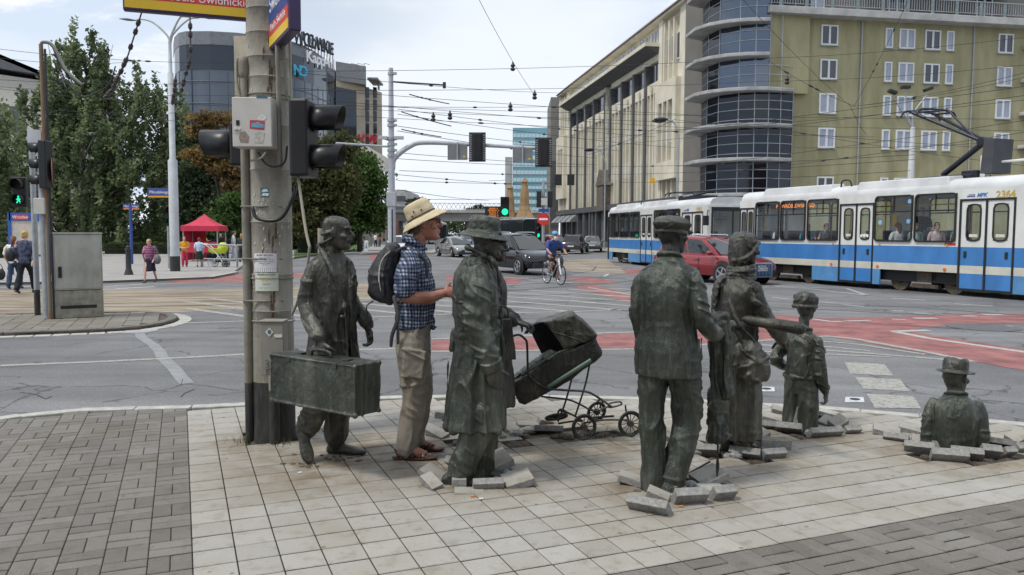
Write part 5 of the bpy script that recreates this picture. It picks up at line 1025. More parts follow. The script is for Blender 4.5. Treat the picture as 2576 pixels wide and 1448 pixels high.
def ptext(body,size,mat_,ac,z,r_=RP+.0105,sx=1):
 t=text('lettering',body,size,mat_,pole,(0,0,0),(0,0,0),.0003,sx=1)
 for v in t.data.vertices:x,y,d=v.co;p_=onpole(ac+x*sx/RP,z+y,r_+d);v.co=p_
 return t
PAPER=mat('white_paper',(.66,.65,.66),.8,var=.06);INK=STK[3]
_,a0,a1,z0,z1=poster(640,638,694,685,PAPER,'paper_notice',.03)
ac=(a0+a1)/2;ptext('KLUBY SENIORA',.0165,INK,ac,z1-.014)
for k,s in enumerate(('zapraszamy i organizujemy','RÓŻNE WĘDROWANIE WROCŁAW','WYCIECZKI PO WSIACH, SPOTKANIA,','POGADANKI I ZDJĘCIA','TEL. 71 70')):ptext(s,.0075,INK,ac,z1-.034-k*.014,sx=1.1)
_,a0,a1,z0,z1=poster(642,687,697,733,mat('moving_poster',(.55,.58,.5),.8,var=.12),'moving_poster')
ac=(a0+a1)/2;ptext('PRZEPROWADZKI',.0165,mat('ink_green',(.015,.07,.04),.7,var=0),ac,z1-.014);YI=mat('ink_yellow',(.62,.5,.04),.7,var=0);ptext('OSÓB PACZEK',.012,YI,ac-.05,z1-.04);ptext('JUŻ OD 10',.014,YI,ac-.02,z1-.058);ptext('utylizacja mebli',.009,INK,ac,z1-.085)
for k in(-1,0,1):ptext('tel. 71',.011,YI,ac+k*.24,z1-.115)
decal(655,472,677,498,6.03,STK[4]);o_=decal(658,476,674,484,6.028,STK[0],poly=((0,0),(1,.2),(.8,1),(.2,.8)));decal(657,486,676,494,6.028,STK[0],poly=((0,.2),(.9,0),(1,.8),(.3,1)))
# ------------------------------------------------ traffic lights
GRN=mat('green_lamp',(.02,.9,.42),.4,var=0,emit=1.1);LENS=mat('dark_lens',(.02,.02,.02),.15,var=0)
def light_head(name,label,loc,rz,n,r_=.105,lit=None,group=None,plate=None,walk=False,vis=.26,par=None):
 t=thing(name,label,'traffic light',loc,rz,group);hgt=n*(r_*2.95);mb=MB();mb.box((-.075,0,hgt/2),(.15,r_*2.6,hgt));mb.build('housing',BLACK,t,bev=.022)
 if plate:mb=MB();mb.box((-.05,0,hgt/2),(.012,plate[0],plate[1]));mb.build('backplate',mat('backplate',(.03,.032,.035),.6,var=.3),t,bev=.004)
 for k in range(n):
  z=r_*1.48+k*r_*2.95;mb=MB();rr=[]
  for x,f in((0,1.0),(vis*.35,1.0),(vis,1.03)):
   rr.append([Vector((x+(.03 if x>vis*.9 else 0)*math.cos(a),r_*f*math.sin(a),z+r_*f*math.cos(a)))for a in(2.35*(j/14*2-1)for j in range(15))])
  mb.loft(rr,cap=False,close=False);o=mb.build('visor',BLACK,t,smooth=True,fix=False);sd_=o.modifiers.new('solid','SOLIDIFY');sd_.thickness=.006
  on=(lit==k);mb=MB();mb.cyl((.012,0,z),r_*.95,.012,20,axis='X');mb.build('lens',GRN if(on and not walk)else LENS,t)
  if on and walk:
   mb=MB();s=r_/.105
   for pts,w_ in(([(0,.062),(0,.06)],.018),([(0,.03),(.004,-.01)],.017),([(.003,-.01),(-.03,-.065)],.011),([(.004,-.01),(.028,-.04),(.034,-.07)],.011),([(0,.028),(-.035,-.0)],.008),([(0,.028),(.036,.004)],.008)):limb(mb,[(.022,y*s,z+zq*s)for y,zq in pts],[w_*s]*len(pts),8,2)
   mb.build('walking_figure',GRN,t)
 return t
def post(name,label,cat,x,yb,r_,ytop,d=None,base=0.0,m_=GREYM,foot=None,group=None):
 p=G(x,yb,base)if d is None else P(x,yb,d);t=thing(name,label,cat,(p.x,p.y,base),0,group);zt=P(x,ytop,p.y).z
 mb=MB();mb.cyl((0,0,zt/2-base/2),r_,zt-base,16);mb.build('shaft',m_,t,smooth=True)
 if foot:mb=MB();mb.cyl((0,0,foot/2),r_*1.06,foot,16);mb.build('dark_foot',CONCD,t,smooth=True)
 return t
p=P(760,447,6.1);light_head('traffic_light','large black two lamp signal head bolted to the right of the concrete pole',(p.x+.09,p.y,p.z),math.radians(-4),2,.098,vis=.21)
p=P(590,428,6.5);light_head('traffic_light','black signal head poking out left behind the switch box',(p.x+.02,p.y,p.z+.02),math.radians(176),1,.118,vis=.25)
IX=15.3
t=post('signal_post','thin grey signal post with a dark foot on the left traffic island','post',95,793,.052,372,foot=.5);IP=t.location.copy()
t=post('signal_post','grey signal post with white boxes beside the rusty mast on the island','post',119,802,.072,370);I2=t.location.copy()
mb=MB();mb.box((.0,-.1,P(119,520,I2 .y).z),(.2,.1,.3));mb.build('junction_box',BOXM,t,bev=.01);mb=MB();mb.lathe([(.075,0),(.08,.03),(.06,.12)],c=(0,0,P(119,372,I2 .y).z-.02),n=16);mb.build('cap',GREYM,t)
mb=MB();z=P(119,345,I2 .y).z;mb.box((-.1,-.04,z),(.22,.012,.26),rz=.5);mb.build('plate',WHITE,t);mb=MB();z=P(140,430,I2 .y).z;n_=Vector((.0066,.0036,0));mb.tube([Vector((.13,.1,z))-n_,Vector((.13,.1,z))+n_],.28,20);mb.build('round_sign',mat('faded_red_sign',(.42,.16,.13),.5),t)
t=post('rusty_mast','tall thin rusty mast with cables bent over its top on the traffic island','mast',127,803,.036,112,m_=RUST);I3=t.location.copy();zt=P(127,112,I3 .y).z
pipe([(.07,0,0),(.07,0,zt-.1)],.022,DARK,'conduit',t);pipe([(.0,0,zt-.02),(.04,0,zt+.04),(.2,0,zt),(.34,0,zt-.25),(.46,0,zt-.48),(.72,0,zt-.72)],.028,mat('hose',(.22,.22,.19),.6),'cable_hose',t);pipe([(.03,0,zt+.02),(.2,.02,zt-.05),(.4,0,zt-.6),(.6,0,zt-.85),(.78,0,zt-.95),(1.05,0,zt-.85),(1.25,0,zt-.7),(1.36,0,zt-.4)],.012,BLACK,'cable',t)
p=P(107,475,I2 .y-.1);light_head('traffic_light','black three lamp signal head facing left on the island post',(p.x,p.y,p.z),math.radians(182),3,.1,vis=.18)
p=P(48,522,IP.y+.3);light_head('traffic_light','black pedestrian signal with a lit green walking figure on the island',(p.x,p.y,p.z),math.radians(-80),2,.102,lit=0,walk=True,vis=.18)
a,b=G(138,803),G(262,797);mb=MB();w_=(b-a).length;t=thing('control_cabinet','big weathered pale grey traffic control cabinet on the left island','cabinet',tuple(a),math.atan2(b.y-a.y,b.x-a.x));zt=P(138,590,a.y).z;zm=P(138,732,a.y).z
CAB=mat('weathered_cabinet',(.33,.32,.27),.75,var=.15,scale=3,col2=(.43,.42,.37),bump=.003,bscale=40,stretch=(1,1,.6))
mb.bb((0,0,0),(w_,.42,zm-.01));mb.build('plinth',mat('stained_plinth',(.24,.225,.18),.8,var=.3,scale=6,bump=.004),t,bev=.012);mb=MB();mb.bb((.0,.0,zm),(w_,.42,zt));mb.build('body',CAB,t,bev=.015);mb=MB();mb.bb((.03,-.012,zm+.03),(w_-.03,.0,zt-.04));d_=mb.build('door',CAB,t,bev=.006)
mb=MB();mb.bb((.08,-.03,P(150,700,a.y).z),(.14,-.012,P(150,672,a.y).z));mb.build('handle',BLACK,d_,bev=.006);mb=MB();mb.bb((.1,-.004,P(150,779,a.y).z),(w_-.12,.01,P(150,771,a.y).z));mb.build('vent_slot',BLACK,t);mb=MB();mb.bb((-.01,-.015,zt),(w_+.01,.44,zt+.035));mb.build('lid',CAB,t,bev=.01)
# ------------------------------------------------ street name signs
NAVY=mat('sign_navy',(.035,.075,.26),.35,var=.05);PURP=mat('sign_frame',(.05,.03,.10),.4,var=.1);WLET=mat('sign_lettering',(.8,.8,.8),.4,var=0)
def name_sign(label,a,b,hgt,lines,bands=(.28,.16),th=.05,zflip=0,name='street_sign'):
 d=(b-a);t=thing(name,label,'street sign',tuple(a),math.atan2(d.y,d.x));L_=d.xy.length
 mb=MB();mb.bb((-.012,.004,-.02),(L_+.012,th,hgt));mb.build('frame',PURP,t,bev=.01);y1,y2=hgt*bands[1],hgt*(bands[0]+bands[1])
 for nm,z0,z1,m_ in(('yellow_band',0,y1,YEL),('red_band',y1,y2,ORANGE),('blue_field',y2,hgt-.01,NAVY)):mb=MB();mb.bb((0,0,z0),(L_,.004,z1));mb.build(nm,m_,t)
 for s,size,x,z,sx in lines:text('lettering',s,size,WLET,t,(x*L_,-.001,z),(math.pi/2,0,0),.001,sx=sx)
 return t
a=P(313,18,6.0);b=P(627,42,6.28);b.z=a.z
name_sign('large blue, red and yellow street sign cut off at the top frame edge',a,b,.30,[('Przedmieście Świdnickie',.085,.52,.105,1.0),('Świdnicka',.1,.5,.23,1.0)],bands=(.3,.22),th=.07)
a=P(676,121,6.22);b=P(724,61,5.60);b.z=a.z
t=name_sign('steeply angled street sign on the right of the concrete pole',a,b,.42,[('Przedm. Świdnickie',.075,.5,.125,.9),('Świdnicka',.16,.5,.29,.9)],bands=(.22,.16),th=.09)
mb=MB();mb.box((.12,.06,-.07),(.06,.05,.07));mb.build('bracket',BOXG,t,bev=.004)
# ------------------------------------------------ lamp posts, signs and signals in the middle distance
LP=G(441,684);t=thing('street_lamp','tall pale lamp post with four curved arms beside the birch','street lamp',tuple(LP));dd=LP.y;Z_=lambda y,x=436:P(x,y,dd).z;X_=lambda x,y=300:P(x,y,dd).x-LP.x
LAMPM=mat('lamp_post_paint',(.46,.48,.49),.5,var=.1,scale=3)
mb=MB();mb.lathe([(.19,0),(.185,Z_(405)),(.12,Z_(400)),(.115,Z_(185)),(.075,Z_(182)),(.065,Z_(105))],n=16);mb.build('shaft',LAMPM,t,smooth=True);mb=MB();mb.cyl((0,0,.32),.2,.64,16);mb.build('dark_foot',CONCD,t)
for x,y,dx in((340,52,0),(462,36,.6),(500,40,-.4),(520,44,.2)):
 xe=X_(x,y);ze=Z_(y,x);s=1 if xe>0 else-1;mb=MB();zb=Z_(125);limb(mb,[(0,0,zb),(s*.06,dx*.1,zb+.5),(xe*.45,dx*.5,ze-.1),(xe*.8,dx,ze+.05),(xe,dx,ze)],[.05,.045,.04,.036,.034],8);mb.build('arm',LAMPM,t,smooth=True)
 mb=MB();limb(mb,[(xe,dx,ze),(xe+s*.3,dx,ze+.03),(xe+s*.62,dx,ze+.06)],[.05,.1,.03],10,flat=.5,up=(0,0,1));mb.build('lamp_head',mat('lamp_head',(.10,.11,.12),.5),t,smooth=True)
for(x0_,y0_,x1_,y1_,d_,tx,lab,sz)in((372,497,430,474,33.5,'Piłsudskiego','blue street sign Piłsudskiego on the tall lamp post',.17),(310,527,350,514,52,'Młynarskiego','small blue street sign on its own blue post in front of the hedge',.18)):
 a=P(x0_,y1_+(y0_-y1_),d_);b=P(x1_,y0_,d_);z1=P(x1_,y1_,d_).z-a.z;name_sign(lab,a,b,z1,[(tx,sz,.5,z1*.56,1)],bands=(.12,.1),th=.06)
BLUEP=mat('blue_post',(.03,.07,.30),.5,var=.15);t=post('sign_post','slim blue post carrying the small street sign before the hedge','post',332,666,.07,514,m_=BLUEP)
p=P(430,588,33.8);q0=light_head('traffic_light','pedestrian signal with lit green figure on the tall lamp post',(p.x,p.y,P(430,570,33.8).z),math.radians(-80),2,.15,lit=0,walk=True,vis=.25)
t=post('signal_post','thin grey post under the green pedestrian signal by the lamp post','post',425,677,.04,560)
def bollard(x,y,label,h_=1.05):
 p=G(x,y,.02);t=thing('bollard',label,'bollard',(p.x,p.y,.02));mb=MB();mb.lathe([(.17,0),(.12,.18),(.1,.22),(.095,.86*h_),(.12,.88*h_),(.12,.92*h_),(.07,.95*h_),(.09,h_),(.02,1.06*h_)],n=14);mb.build('post',DARK,t,smooth=True)
bollard(324,692,'dark iron bollard left of the woman in the striped top');bollard(674,667,'dark iron bollard behind the yellow pushchair',.95)
RAILM=mat('barrier_steel',(.34,.36,.37),.45,.3,var=.1)
def barrier(x0_,y0_,x1_,y1_,label):
 a,b=G(x0_,y0_,.02),G(x1_,y1_,.02);d=b-a;L_=d.length;t=thing('barrier',label,'barrier',tuple(a),math.atan2(d.y,d.x));mb=MB();limb(mb,[(0,0,0),(0,0,.85),(.12,0,1.02),(L_-.12,0,1.02),(L_,0,.85),(L_,0,0)],[.035]*6,8,3);mb.build('hoop',RAILM,t,smooth=True);mb=MB();mb.tube([(0,0,.38),(L_,0,.38)],.03,8);mb.build('cross_bar',RAILM,t)
barrier(510,672,596,674,'low grey hoop barrier before the red tent, nearest the lamp post');barrier(598,672,654,678,'low grey hoop barrier crossing in front of the pushchair');barrier(656,678,722,668,'low grey hoop barrier running behind the concrete pole')
MP=P(986,640,30);t=thing('signal_mast','tall grey mast with a curved arm, cameras and bracketed wires over the road','mast',(MP.x,MP.y,ROAD));Z_=lambda y,x=988:P(x,y,30).z;X_=lambda x,y=360:P(x,y,30).x-MP.x
mb=MB();mb.lathe([(.15,0),(.15,Z_(500)),(.13,Z_(485)),(.12,Z_(400)),(.1,Z_(300)),(.085,Z_(168))],n=16);mb.build('shaft',GREYP,t,smooth=True)
mb=MB();mb.cyl((.03,-.1,Z_(590)),.05,Z_(517)-Z_(650),10);mb.build('cable_duct',BLACK,t);mb=MB();mb.box((0,-.02,Z_(498)),(.34,.3,Z_(480)-Z_(516)));mb.build('junction_box',GREYP,t,bev=.02)
mb=MB();limb(mb,[(.05,0,Z_(420)),(.12,0,Z_(395)),(X_(1030),0,Z_(365)),(X_(1070),0,Z_(355)),(X_(1200),.0,Z_(360)),(X_(1385),.0,Z_(370))],[.1,.1,.095,.085,.075,.06],12,6);mb.build('arm',GREYP,t,smooth=True)
mb=MB();mb.tube([(0,0,Z_(202)),(X_(1118),0,Z_(210))],.03,8);mb.tube([(X_(1118),0,Z_(203)),(X_(1118),0,Z_(218))],.06,8);mb.build('bracket_arm',DARK,t);mb=MB();mb.tube([(X_(860),-1.0,Z_(365)),(0,0,Z_(366))],.04,8);mb.build('side_arm',GREYP,t)
for s in(-1,1):mb=MB();mb.box((s*.3,-.1,Z_(344)),(.34,.12,.12));mb.tube([(0,0,Z_(352)),(s*.3,-.1,Z_(346))],.025,6);mb.build('camera',GREYP,t,bev=.01)
for k,y in enumerate((182,300,312,345,360,375,388)):mb=MB();mb.cyl((0,0,Z_(y)),.15 if y>250 else .12,.1,12);mb.box((.15,-.05,Z_(y)),(.14,.1,.08));mb.build('clamp',GREYM,t)
GP2=mat('grey_sign_back',(.18,.19,.19),.5,var=.15)
for x0_,x1_,lab in((1126,1176,'grey back of a square road sign hanging from the mast arm, nearer the mast'),(1290,1340,'grey back of a square road sign hanging from the mast arm, nearer the buildings')):
 a,b=P(x0_,403+(6 if x0_>1200 else 0),29.9),P(x1_,365+(8 if x0_>1200 else 0),29.9);s=thing('road_sign',lab,'road sign',(a.x,a.y,a.z));mb=MB();mb.bb((0,-.02,0),(b.x-a.x,.02,b.z-a.z));mb.build('panel',GP2,s,bev=.01);mb=MB();mb.tube([((b.x-a.x)/2,-.04,.0),((b.x-a.x)/2,-.04,b.z-a.z+.1)],.03,8);mb.build('rib',GREYM,s)
 mb=MB();mb.bb(((b.x-a.x)*.78,-.024,.1),((b.x-a.x)*.9,-.021,.15));mb.build('label_sticker',YEL,s)
for x0_,y0_,lab in((1201,405,'back of a traffic light with a slotted dark backplate on the mast arm'),(1367,418,'back of a traffic light at the far tip of the mast arm')):
 a=P(x0_,y0_,29.9);s=light_head('traffic_light',lab,(a.x,a.y,a.z),math.radians(88),3,.112,plate=(.62,1.08));mb=MB()
 for k in(-1,1):
  for j in range(12):mb.box((-.058,k*.25,.05+j*.08),(.006,.08,.035))
 tag(mb.build('slots',mat('slot_grey',(.30,.31,.32),.6),s),kind='stuff')
LP2=P(2286,590,40);t=thing('street_lamp','slim pale lamp post with three dark heads in front of the olive building','street lamp',(LP2 .x,LP2 .y,0));Z_=lambda y,x=2286:P(x,y,40).z;X_=lambda x,y=240:P(x,y,40).x-LP2 .x
mb=MB();mb.lathe([(.2,0),(.17,Z_(480)),(.13,Z_(380)),(.1,Z_(320))],n=14);mb.build('shaft',mat('lamp_white',(.6,.62,.6),.5,var=.08),t,smooth=True)
for x,y in((2245,232),(2278,220),(2335,225)):mb=MB();limb(mb,[(0,0,Z_(325)),(X_(2286+(x-2286)*.3),0,Z_(285)),(X_(2286+(x-2286)*.95),0,Z_(y+14))],[.05,.04,.035],8);mb.build('arm',GREYM,t,smooth=True);mb=MB();mb.box((X_(x,y),0,Z_(y)),(.42,.3,.16),M=Matrix.Rotation(.35*(1 if x<2270 else-1 if x>2300 else 0),4,'Y'));mb.build('lamp_head',DARK,t,bev=.03)
for(x,y,x2,y2,d_,lab)in((1660,303,1705,420,56,'double street lamp curving out before the cream facade, nearer the glass corner'),(1482,378,1522,480,84,'double street lamp before the cream facade, farther down the street')):
 b_=P(x2,y2,d_);t=thing('street_lamp',lab,'street lamp',(b_.x,b_.y,0));zt=P(x2,y+20,d_).z;hx_=P(x,y,d_).x-b_.x;hz_=P(x,y,d_).z;mb=MB();limb(mb,[(0,0,0),(0,0,zt*.8),(0,0,zt-.6),(hx_*.3,0,hz_-.1),(hx_,0,hz_)],[.1,.08,.06,.05,.05],8);mb.build('shaft',GREYM,t,smooth=True)
 for dy in(-.4,.4):mb=MB();mb.ell((hx_,dy,hz_),(.5,.2,.14),10);mb.build('lamp_head',DARK,t,smooth=True)
t=post('sign_post','grey post carrying the no entry sign and two signal backs down the street','post',1366,640,.09,455,d=48);a=t.location
ne=P(1367,552,47.7);s=thing('no_entry_sign','round red no entry sign with white bar by the cyclist','road sign',tuple(ne),math.radians(-6));mb=MB();mb.cyl((0,0,0),.36,.03,28,axis='Y');mb.build('disc',mat('sign_red',(.6,.03,.03),.4,var=.05),s);mb=MB();mb.box((0,-.02,0),(.52,.012,.12));mb.build('bar',WHITE,s)
s=tag(MB().box(P(1368,530,47.8),(.62,.02,.2)).build('blue_sign',BLUE),'narrow blue sign plate above the no entry sign','road sign')
for x in(1356,1384):a=P(x,545,47.9);a.z=P(x,523,47.9).z;light_head('traffic_light','black signal back on the no entry post, '+('left one' if x<1370 else 'right one'),tuple(a),math.radians(80),3,.11)
mb=MB();o=mb.box(P(1369,508,47.5),(.36,.15,.42)).build('control_box',BOXM);tag(o,'small pale box strapped between the far signal heads','box')
a=P(1353,600,52);light_head('traffic_light','far black signal with lit green lamp left of the no entry sign',(a.x,a.y,a.z),math.radians(-70),3,.13,lit=0)
a=P(1270,546,100);light_head('traffic_light','far green signal hanging beside the orange departure board',(a.x,a.y,a.z),math.radians(-85),2,.42,lit=0)
a,b=P(1224,547,101),P(1259,522,101);s=thing('departure_board','black tram departure board with rows of orange letters under the bridge','display board',tuple(a));mb=MB();mb.bb((-.2,0,-.1),(b.x-a.x,.3,b.z-a.z+.1));mb.build('case',DARK,s)
AMB=mat('amber_led',(.95,.28,.04),.5,var=0,emit=.7)
for k in range(5):text('lettering',('ODJAZD 15','LINIA 8  2','KRZYKI  4','OPORÓW  6','BISKUP  9')[k],.25,AMB,s,((b.x-a.x)*.5,-.01,.14+k*.235),(math.pi/2,0,0),.005)
mb=MB();a=P(1180,552,101);b=P(1330,548,101);mb.tube([a,b],.08,8);mb.tube([b,Vector((b.x,b.y,0))],.12,8);tag(mb.build('gantry',GREYM,smooth=True),'thin grey gantry holding the departure board','gantry')
s=tag(MB().box(P(1641,455,64),(.42,.04,.42),M=Matrix.Rotation(0,4,'Y')).build('yellow_sign',mat('yellow_plate',(.75,.42,.02),.5,var=.1)),'small yellow square sign hung on wires before the cream facade','sign')
for x,y in((1643-5,463),):pass
for x in(1404,1416):tag(MB().box(P(x+(20 if x>1410 else 0),453,95),(.85,.1,1.3)).build('banner_box',DARK,bev=.03),'dark hanging box at the far end of the cream facade, '+('left' if x<1410 else 'right')+' one','sign box')
a,b=P(26,590,30),P(122,536,30);s=thing('map_board','blue framed city map board behind the pedestrians on the left','map board',(a.x,a.y,0));w_=b.x-a.x;mb=MB()
for x in(0,w_):mb.bb((x-.06,-.05,0),(x+.06,.05,b.z))
mb.bb((0,-.05,b.z-.3),(w_,.05,b.z));mb.bb((0,-.04,.7),(w_,.04,.78));mb.build('frame',BLUE,s);mb=MB();mb.bb((.06,-.02,.78),(w_-.06,.02,b.z-.3));mb.build('map',mat('map_print',(.55,.58,.52),.5,var=.3,scale=3,col2=(.6,.5,.42)),s);mb=MB();mb.bb((.2,-.065,b.z-.26),(w_*.5,-.052,b.z-.08));mb.build('red_heading',ORANGE,s);text('lettering','Wrocław',.16,WLET,s,(w_*.3,-.07,b.z-.17),(math.pi/2,0,0),.002)
t=post('sign_post','wooden tourist sign half hidden right of the red tent','sign',614,640,.06,515,d=52);mb=MB();mb.box((-.2,-.1,P(600,526,52).z),(.9,.06,.6));mb.build('panel',mat('navy_panel',(.02,.05,.12),.5),t)
a=G(922,634,0);t=thing('bollard','white bicycle bollard at the far red cycle path','bollard',(a.x,a.y,.03));mb=MB();mb.box((0,0,.45),(.34,.2,.95));mb.build('post',WHITE,t,bev=.06);mb=MB();mb.tube([(-.08,-.105,.35),(.08,-.105,.35)],.03,6);mb.tube([(0,-.105,.4),(0,-.105,.7)],.02,6);mb.build('symbol',BLUE,t)
t=post('concrete_post','short pale post with black foot on the lawn behind the suitcase statue','post',941-134,640,.16,575,d=44,m_=CONC,foot=.5)
# ================================================================== TRAMS
TW=mat('tram_white',(.62,.62,.59),.35,var=.12,scale=1.6,coat=.2,stretch=(1,1,.35),lo=.3,hi=.6);TB=mat('tram_blue',(.045,.19,.47),.35,var=.14,scale=1.8,coat=.2,stretch=(1,1,.4));TB2=mat('tram_skirt_blue',(.09,.25,.48),.45,var=.12,scale=2);TC=mat('tram_cream',(.55,.53,.45),.4,var=.1,scale=2)
TROOF=mat('tram_roof',(.56,.57,.57),.45,var=.14,scale=1.1);RUB=mat('window_rubber',(.012,.012,.014),.5,var=.1);TGL=glass('tram_glass',(.86,.89,.87),.96);IRON=mat('dirty_bogie',(.09,.07,.05),.8,.2,var=.4,scale=9,bump=.004);INT=mat('tram_interior',(.42,.42,.40),.7,var=.1);SEAT=mat('tram_seat',(.03,.035,.05),.7,var=.15);HAND=mat('yellow_handrail',(.55,.33,.02),.4,var=.05);DOORW=TW
SILL,WTOP,BT,BBm,WBm,SK,CRS,RTOP=1.52,2.90,1.38,.86,.64,.16,3.0,3.36
def rr_(x0,x1,z0,z1,r,n=4):
 pts=[]
 for cx_,cz_,a0 in((x1-r,z1-r,0),(x0+r,z1-r,90),(x0+r,z0+r,180),(x1-r,z0+r,270)):
  for i in range(n+1):a=math.radians(a0+90*i/n);pts.append((cx_+r*math.cos(a),cz_+r*math.sin(a)))
 return pts
def framering(mb,x0,x1,z0,z1,r,w,y,th):
 o,i=rr_(x0,x1,z0,z1,r),rr_(x0+w,x1-w,z0+w,z1-w,max(.01,r-w));n=len(o)
 for k in range(n):
  k2=(k+1)%n;a,b,c_,d=o[k],o[k2],i[k2],i[k]
  vs=[(p[0],yy,p[1])for yy in(y,y-th)for p in(a,b,c_,d)];mb.add(vs,[(0,1,2,3),(7,6,5,4),(0,4,5,1),(1,5,6,2),(2,6,7,3),(3,7,4,0)])
def panel(mb,x0,x1,z0,z1,r,y):
 o=rr_(x0,x1,z0,z1,r);mb.add([(p[0],y,p[1])for p in o],[tuple(range(len(o)))])
def tram(label,loc,rz,wins,doors,bogies,length,number,group):
 t=thing('tram_car',label,'tram',loc,rz,group);HW_=1.2
 lo_,hi_=0,length-.0
 gaps=[(b-1.45,b+1.35)for b in bogies]
 for s in(-1,1):
  y0=s*HW_
  def strip(x0,x1,z0,z1,mb,o=0.0):MB().bb((x0,y0-s*.05,z0),(x1,y0+s*o,z1)).build(mb[0],mb[1],t)
  dd_=doors if s<0 else[]
  mbs=dict(zip('wbck',(('side_wall',TW),('blue_band',TB),('cream_band',TC),('skirt',TB2))))
  xs=[lo_]+[v for d_ in dd_ for v in d_]+[hi_]
  for x0,x1 in zip(xs[::2],xs[1::2]):
   strip(x0,x1,BT,SILL,mbs['w']);strip(x0,x1,BBm,BT,mbs['b']);strip(x0,x1,WBm,BBm,mbs['c'])
   seg=[(x0,x1)]
   for g0,g1 in gaps:
    seg=[q_ for a,b in seg for q_ in((a,min(b,g0)),(max(a,g1),b))if q_[1]-q_[0]>.02]
   for a,b in seg:strip(a,b,SK,WBm,mbs['k'])
  ww=sorted(wins+(dd_ if s<0 else[]));px_=lo_
  for a,b in ww:
   if a-px_>.005:strip(px_,a,SILL,WTOP,mbs['w'])
   px_=max(px_,b)
  if hi_-px_>.01:strip(px_,hi_,SILL,WTOP,mbs['w'])
  for d_ in dd_:strip(d_[0],d_[1],2.68,WTOP,mbs['w'])
  strip(lo_,hi_,WTOP,CRS,mbs['w'])
  for a,b in wins:
   mb=MB();y1=y0+(.012 if s>0 else-.0);framering(mb,a,b,SILL-.02,WTOP+.02,.14,.05,y0+s*.012 if s<0 else y0+.03,.035);mb.bb((a+.05,y0-.01,2.40),(b-.05,y0+.01,2.44));mb.bb(((a+b)/2-.02,y0-.012,2.44),((a+b)/2+.01,y0+.008,2.88));f=mb.build('window',RUB,t);mb=MB();panel(mb,a+.03,b-.03,SILL,WTOP,.12,y0-s*.012);mb.build('pane',TGL,f)
  if s>0:
   pass
  for a,b in dd_:
   m_=(a+b)/2
   for i,(u,v)in enumerate(((a+.05,m_-.02),(m_+.02,b-.05))):
    d_=bpy.data.objects.new('door',None);C.objects.link(d_);d_.parent=t;w0,w1=u+(v-u)*.24,v-(v-u)*.2
    mb=MB();yy=y0+.012;mb.bb((u,yy,BT),(v,yy+.03,1.56));mb.bb((u,yy,1.56),(w0,yy+.03,2.56));mb.bb((w1,yy,1.56),(v,yy+.03,2.56));mb.bb((u,yy,2.56),(v,yy+.03,2.66));mb.build('leaf',TW,d_)
    mb=MB();mb.bb((u,yy,BBm),(v,yy+.03,BT));mb.bb((u,yy,.22),(v,yy+.03,WBm));mb.build('leaf_blue',TB,d_);mb=MB();mb.bb((u,yy,WBm),(v,yy+.03,BBm));mb.build('leaf_cream',TC,d_)
    mb=MB();framering(mb,w0-.02,w1+.02,1.54,2.58,min(.17,(w1-w0)*.45),.045,yy-.004,.014);mb.build('window_frame',RUB,d_);mb=MB();panel(mb,w0,w1,1.55,2.57,.02,yy+.014);mb.build('pane',TGL,d_);hx_=u+.12 if i==0 else v-.2;mb=MB();mb.bb((hx_,yy-.02,1.08),(hx_+.08,yy,1.26));mb.build('handle',RUB,d_)
    if v-u>.4:mb=MB();mb.bb((w0+.08,yy-.003,1.66),(w1-.08,yy,1.74));mb.build('notice',STK[0],d_)
   mb=MB()
   for x in(a,m_-.03,b-.05):mb.bb((x,y0-.012,.16),(x+.06,y0+.01,2.72))
   mb.bb((a+.06,y0-.012,2.66),(b-.05,y0+.01,2.72));mb.bb((a+.06,y0-.012,.16),(b-.05,y0+.01,.22));mb.build('door_frame',RUB,t)
  for x in([doors[1][0]-.25,doors[1][1]+.25,doors[2][0]-.35]if s<0 else[]):
   mb=MB();mb.cyl((x,y0-.008,1.42),.035,.02,10,axis='Y');mb.build('button',HAND,t);mb=MB();mb.cyl((x-.05,y0-.006,.72),.05,.02,12,axis='Y');mb.build('reflector',mat('orange_reflector',(.6,.14,.03),.4),t)
 mb=MB();rr=[]
 for x,k in((-.0,.93),(.25,1),(length-.6,1),(length,.9)):
  rr.append([Vector((x,y*k,z))for y,z in((-1.2,CRS),(-1.19,3.1),(-1.08,3.25),(-.8,3.33),(0,3.36),(.8,3.33),(1.08,3.25),(1.19,3.1),(1.2,CRS))])
 mb.loft(rr,cap=True,close=True);mb.build('roof',TROOF,t,smooth=True)
 mb=MB()
 for a,b in((1.2,4.6),(5.6,9.0)):mb.hexa([(a,-1.16,3.12),(b,-1.16,3.12),(b,-.5,3.2),(a,-.5,3.2)],[(a+.1,-1.1,3.40),(b-.1,-1.1,3.40),(b-.1,-.5,3.44),(a+.1,-.5,3.44)])
 mb.build('roof_box',TROOF,t,bev=.03);mb=MB();limb(mb,[(4.75,-.9,3.3),(4.8,-.9,3.5),(5.1,-.9,3.5),(5.2,-.9,3.32)],[.03]*4,6);mb.build('roof_loop',DARK,t)
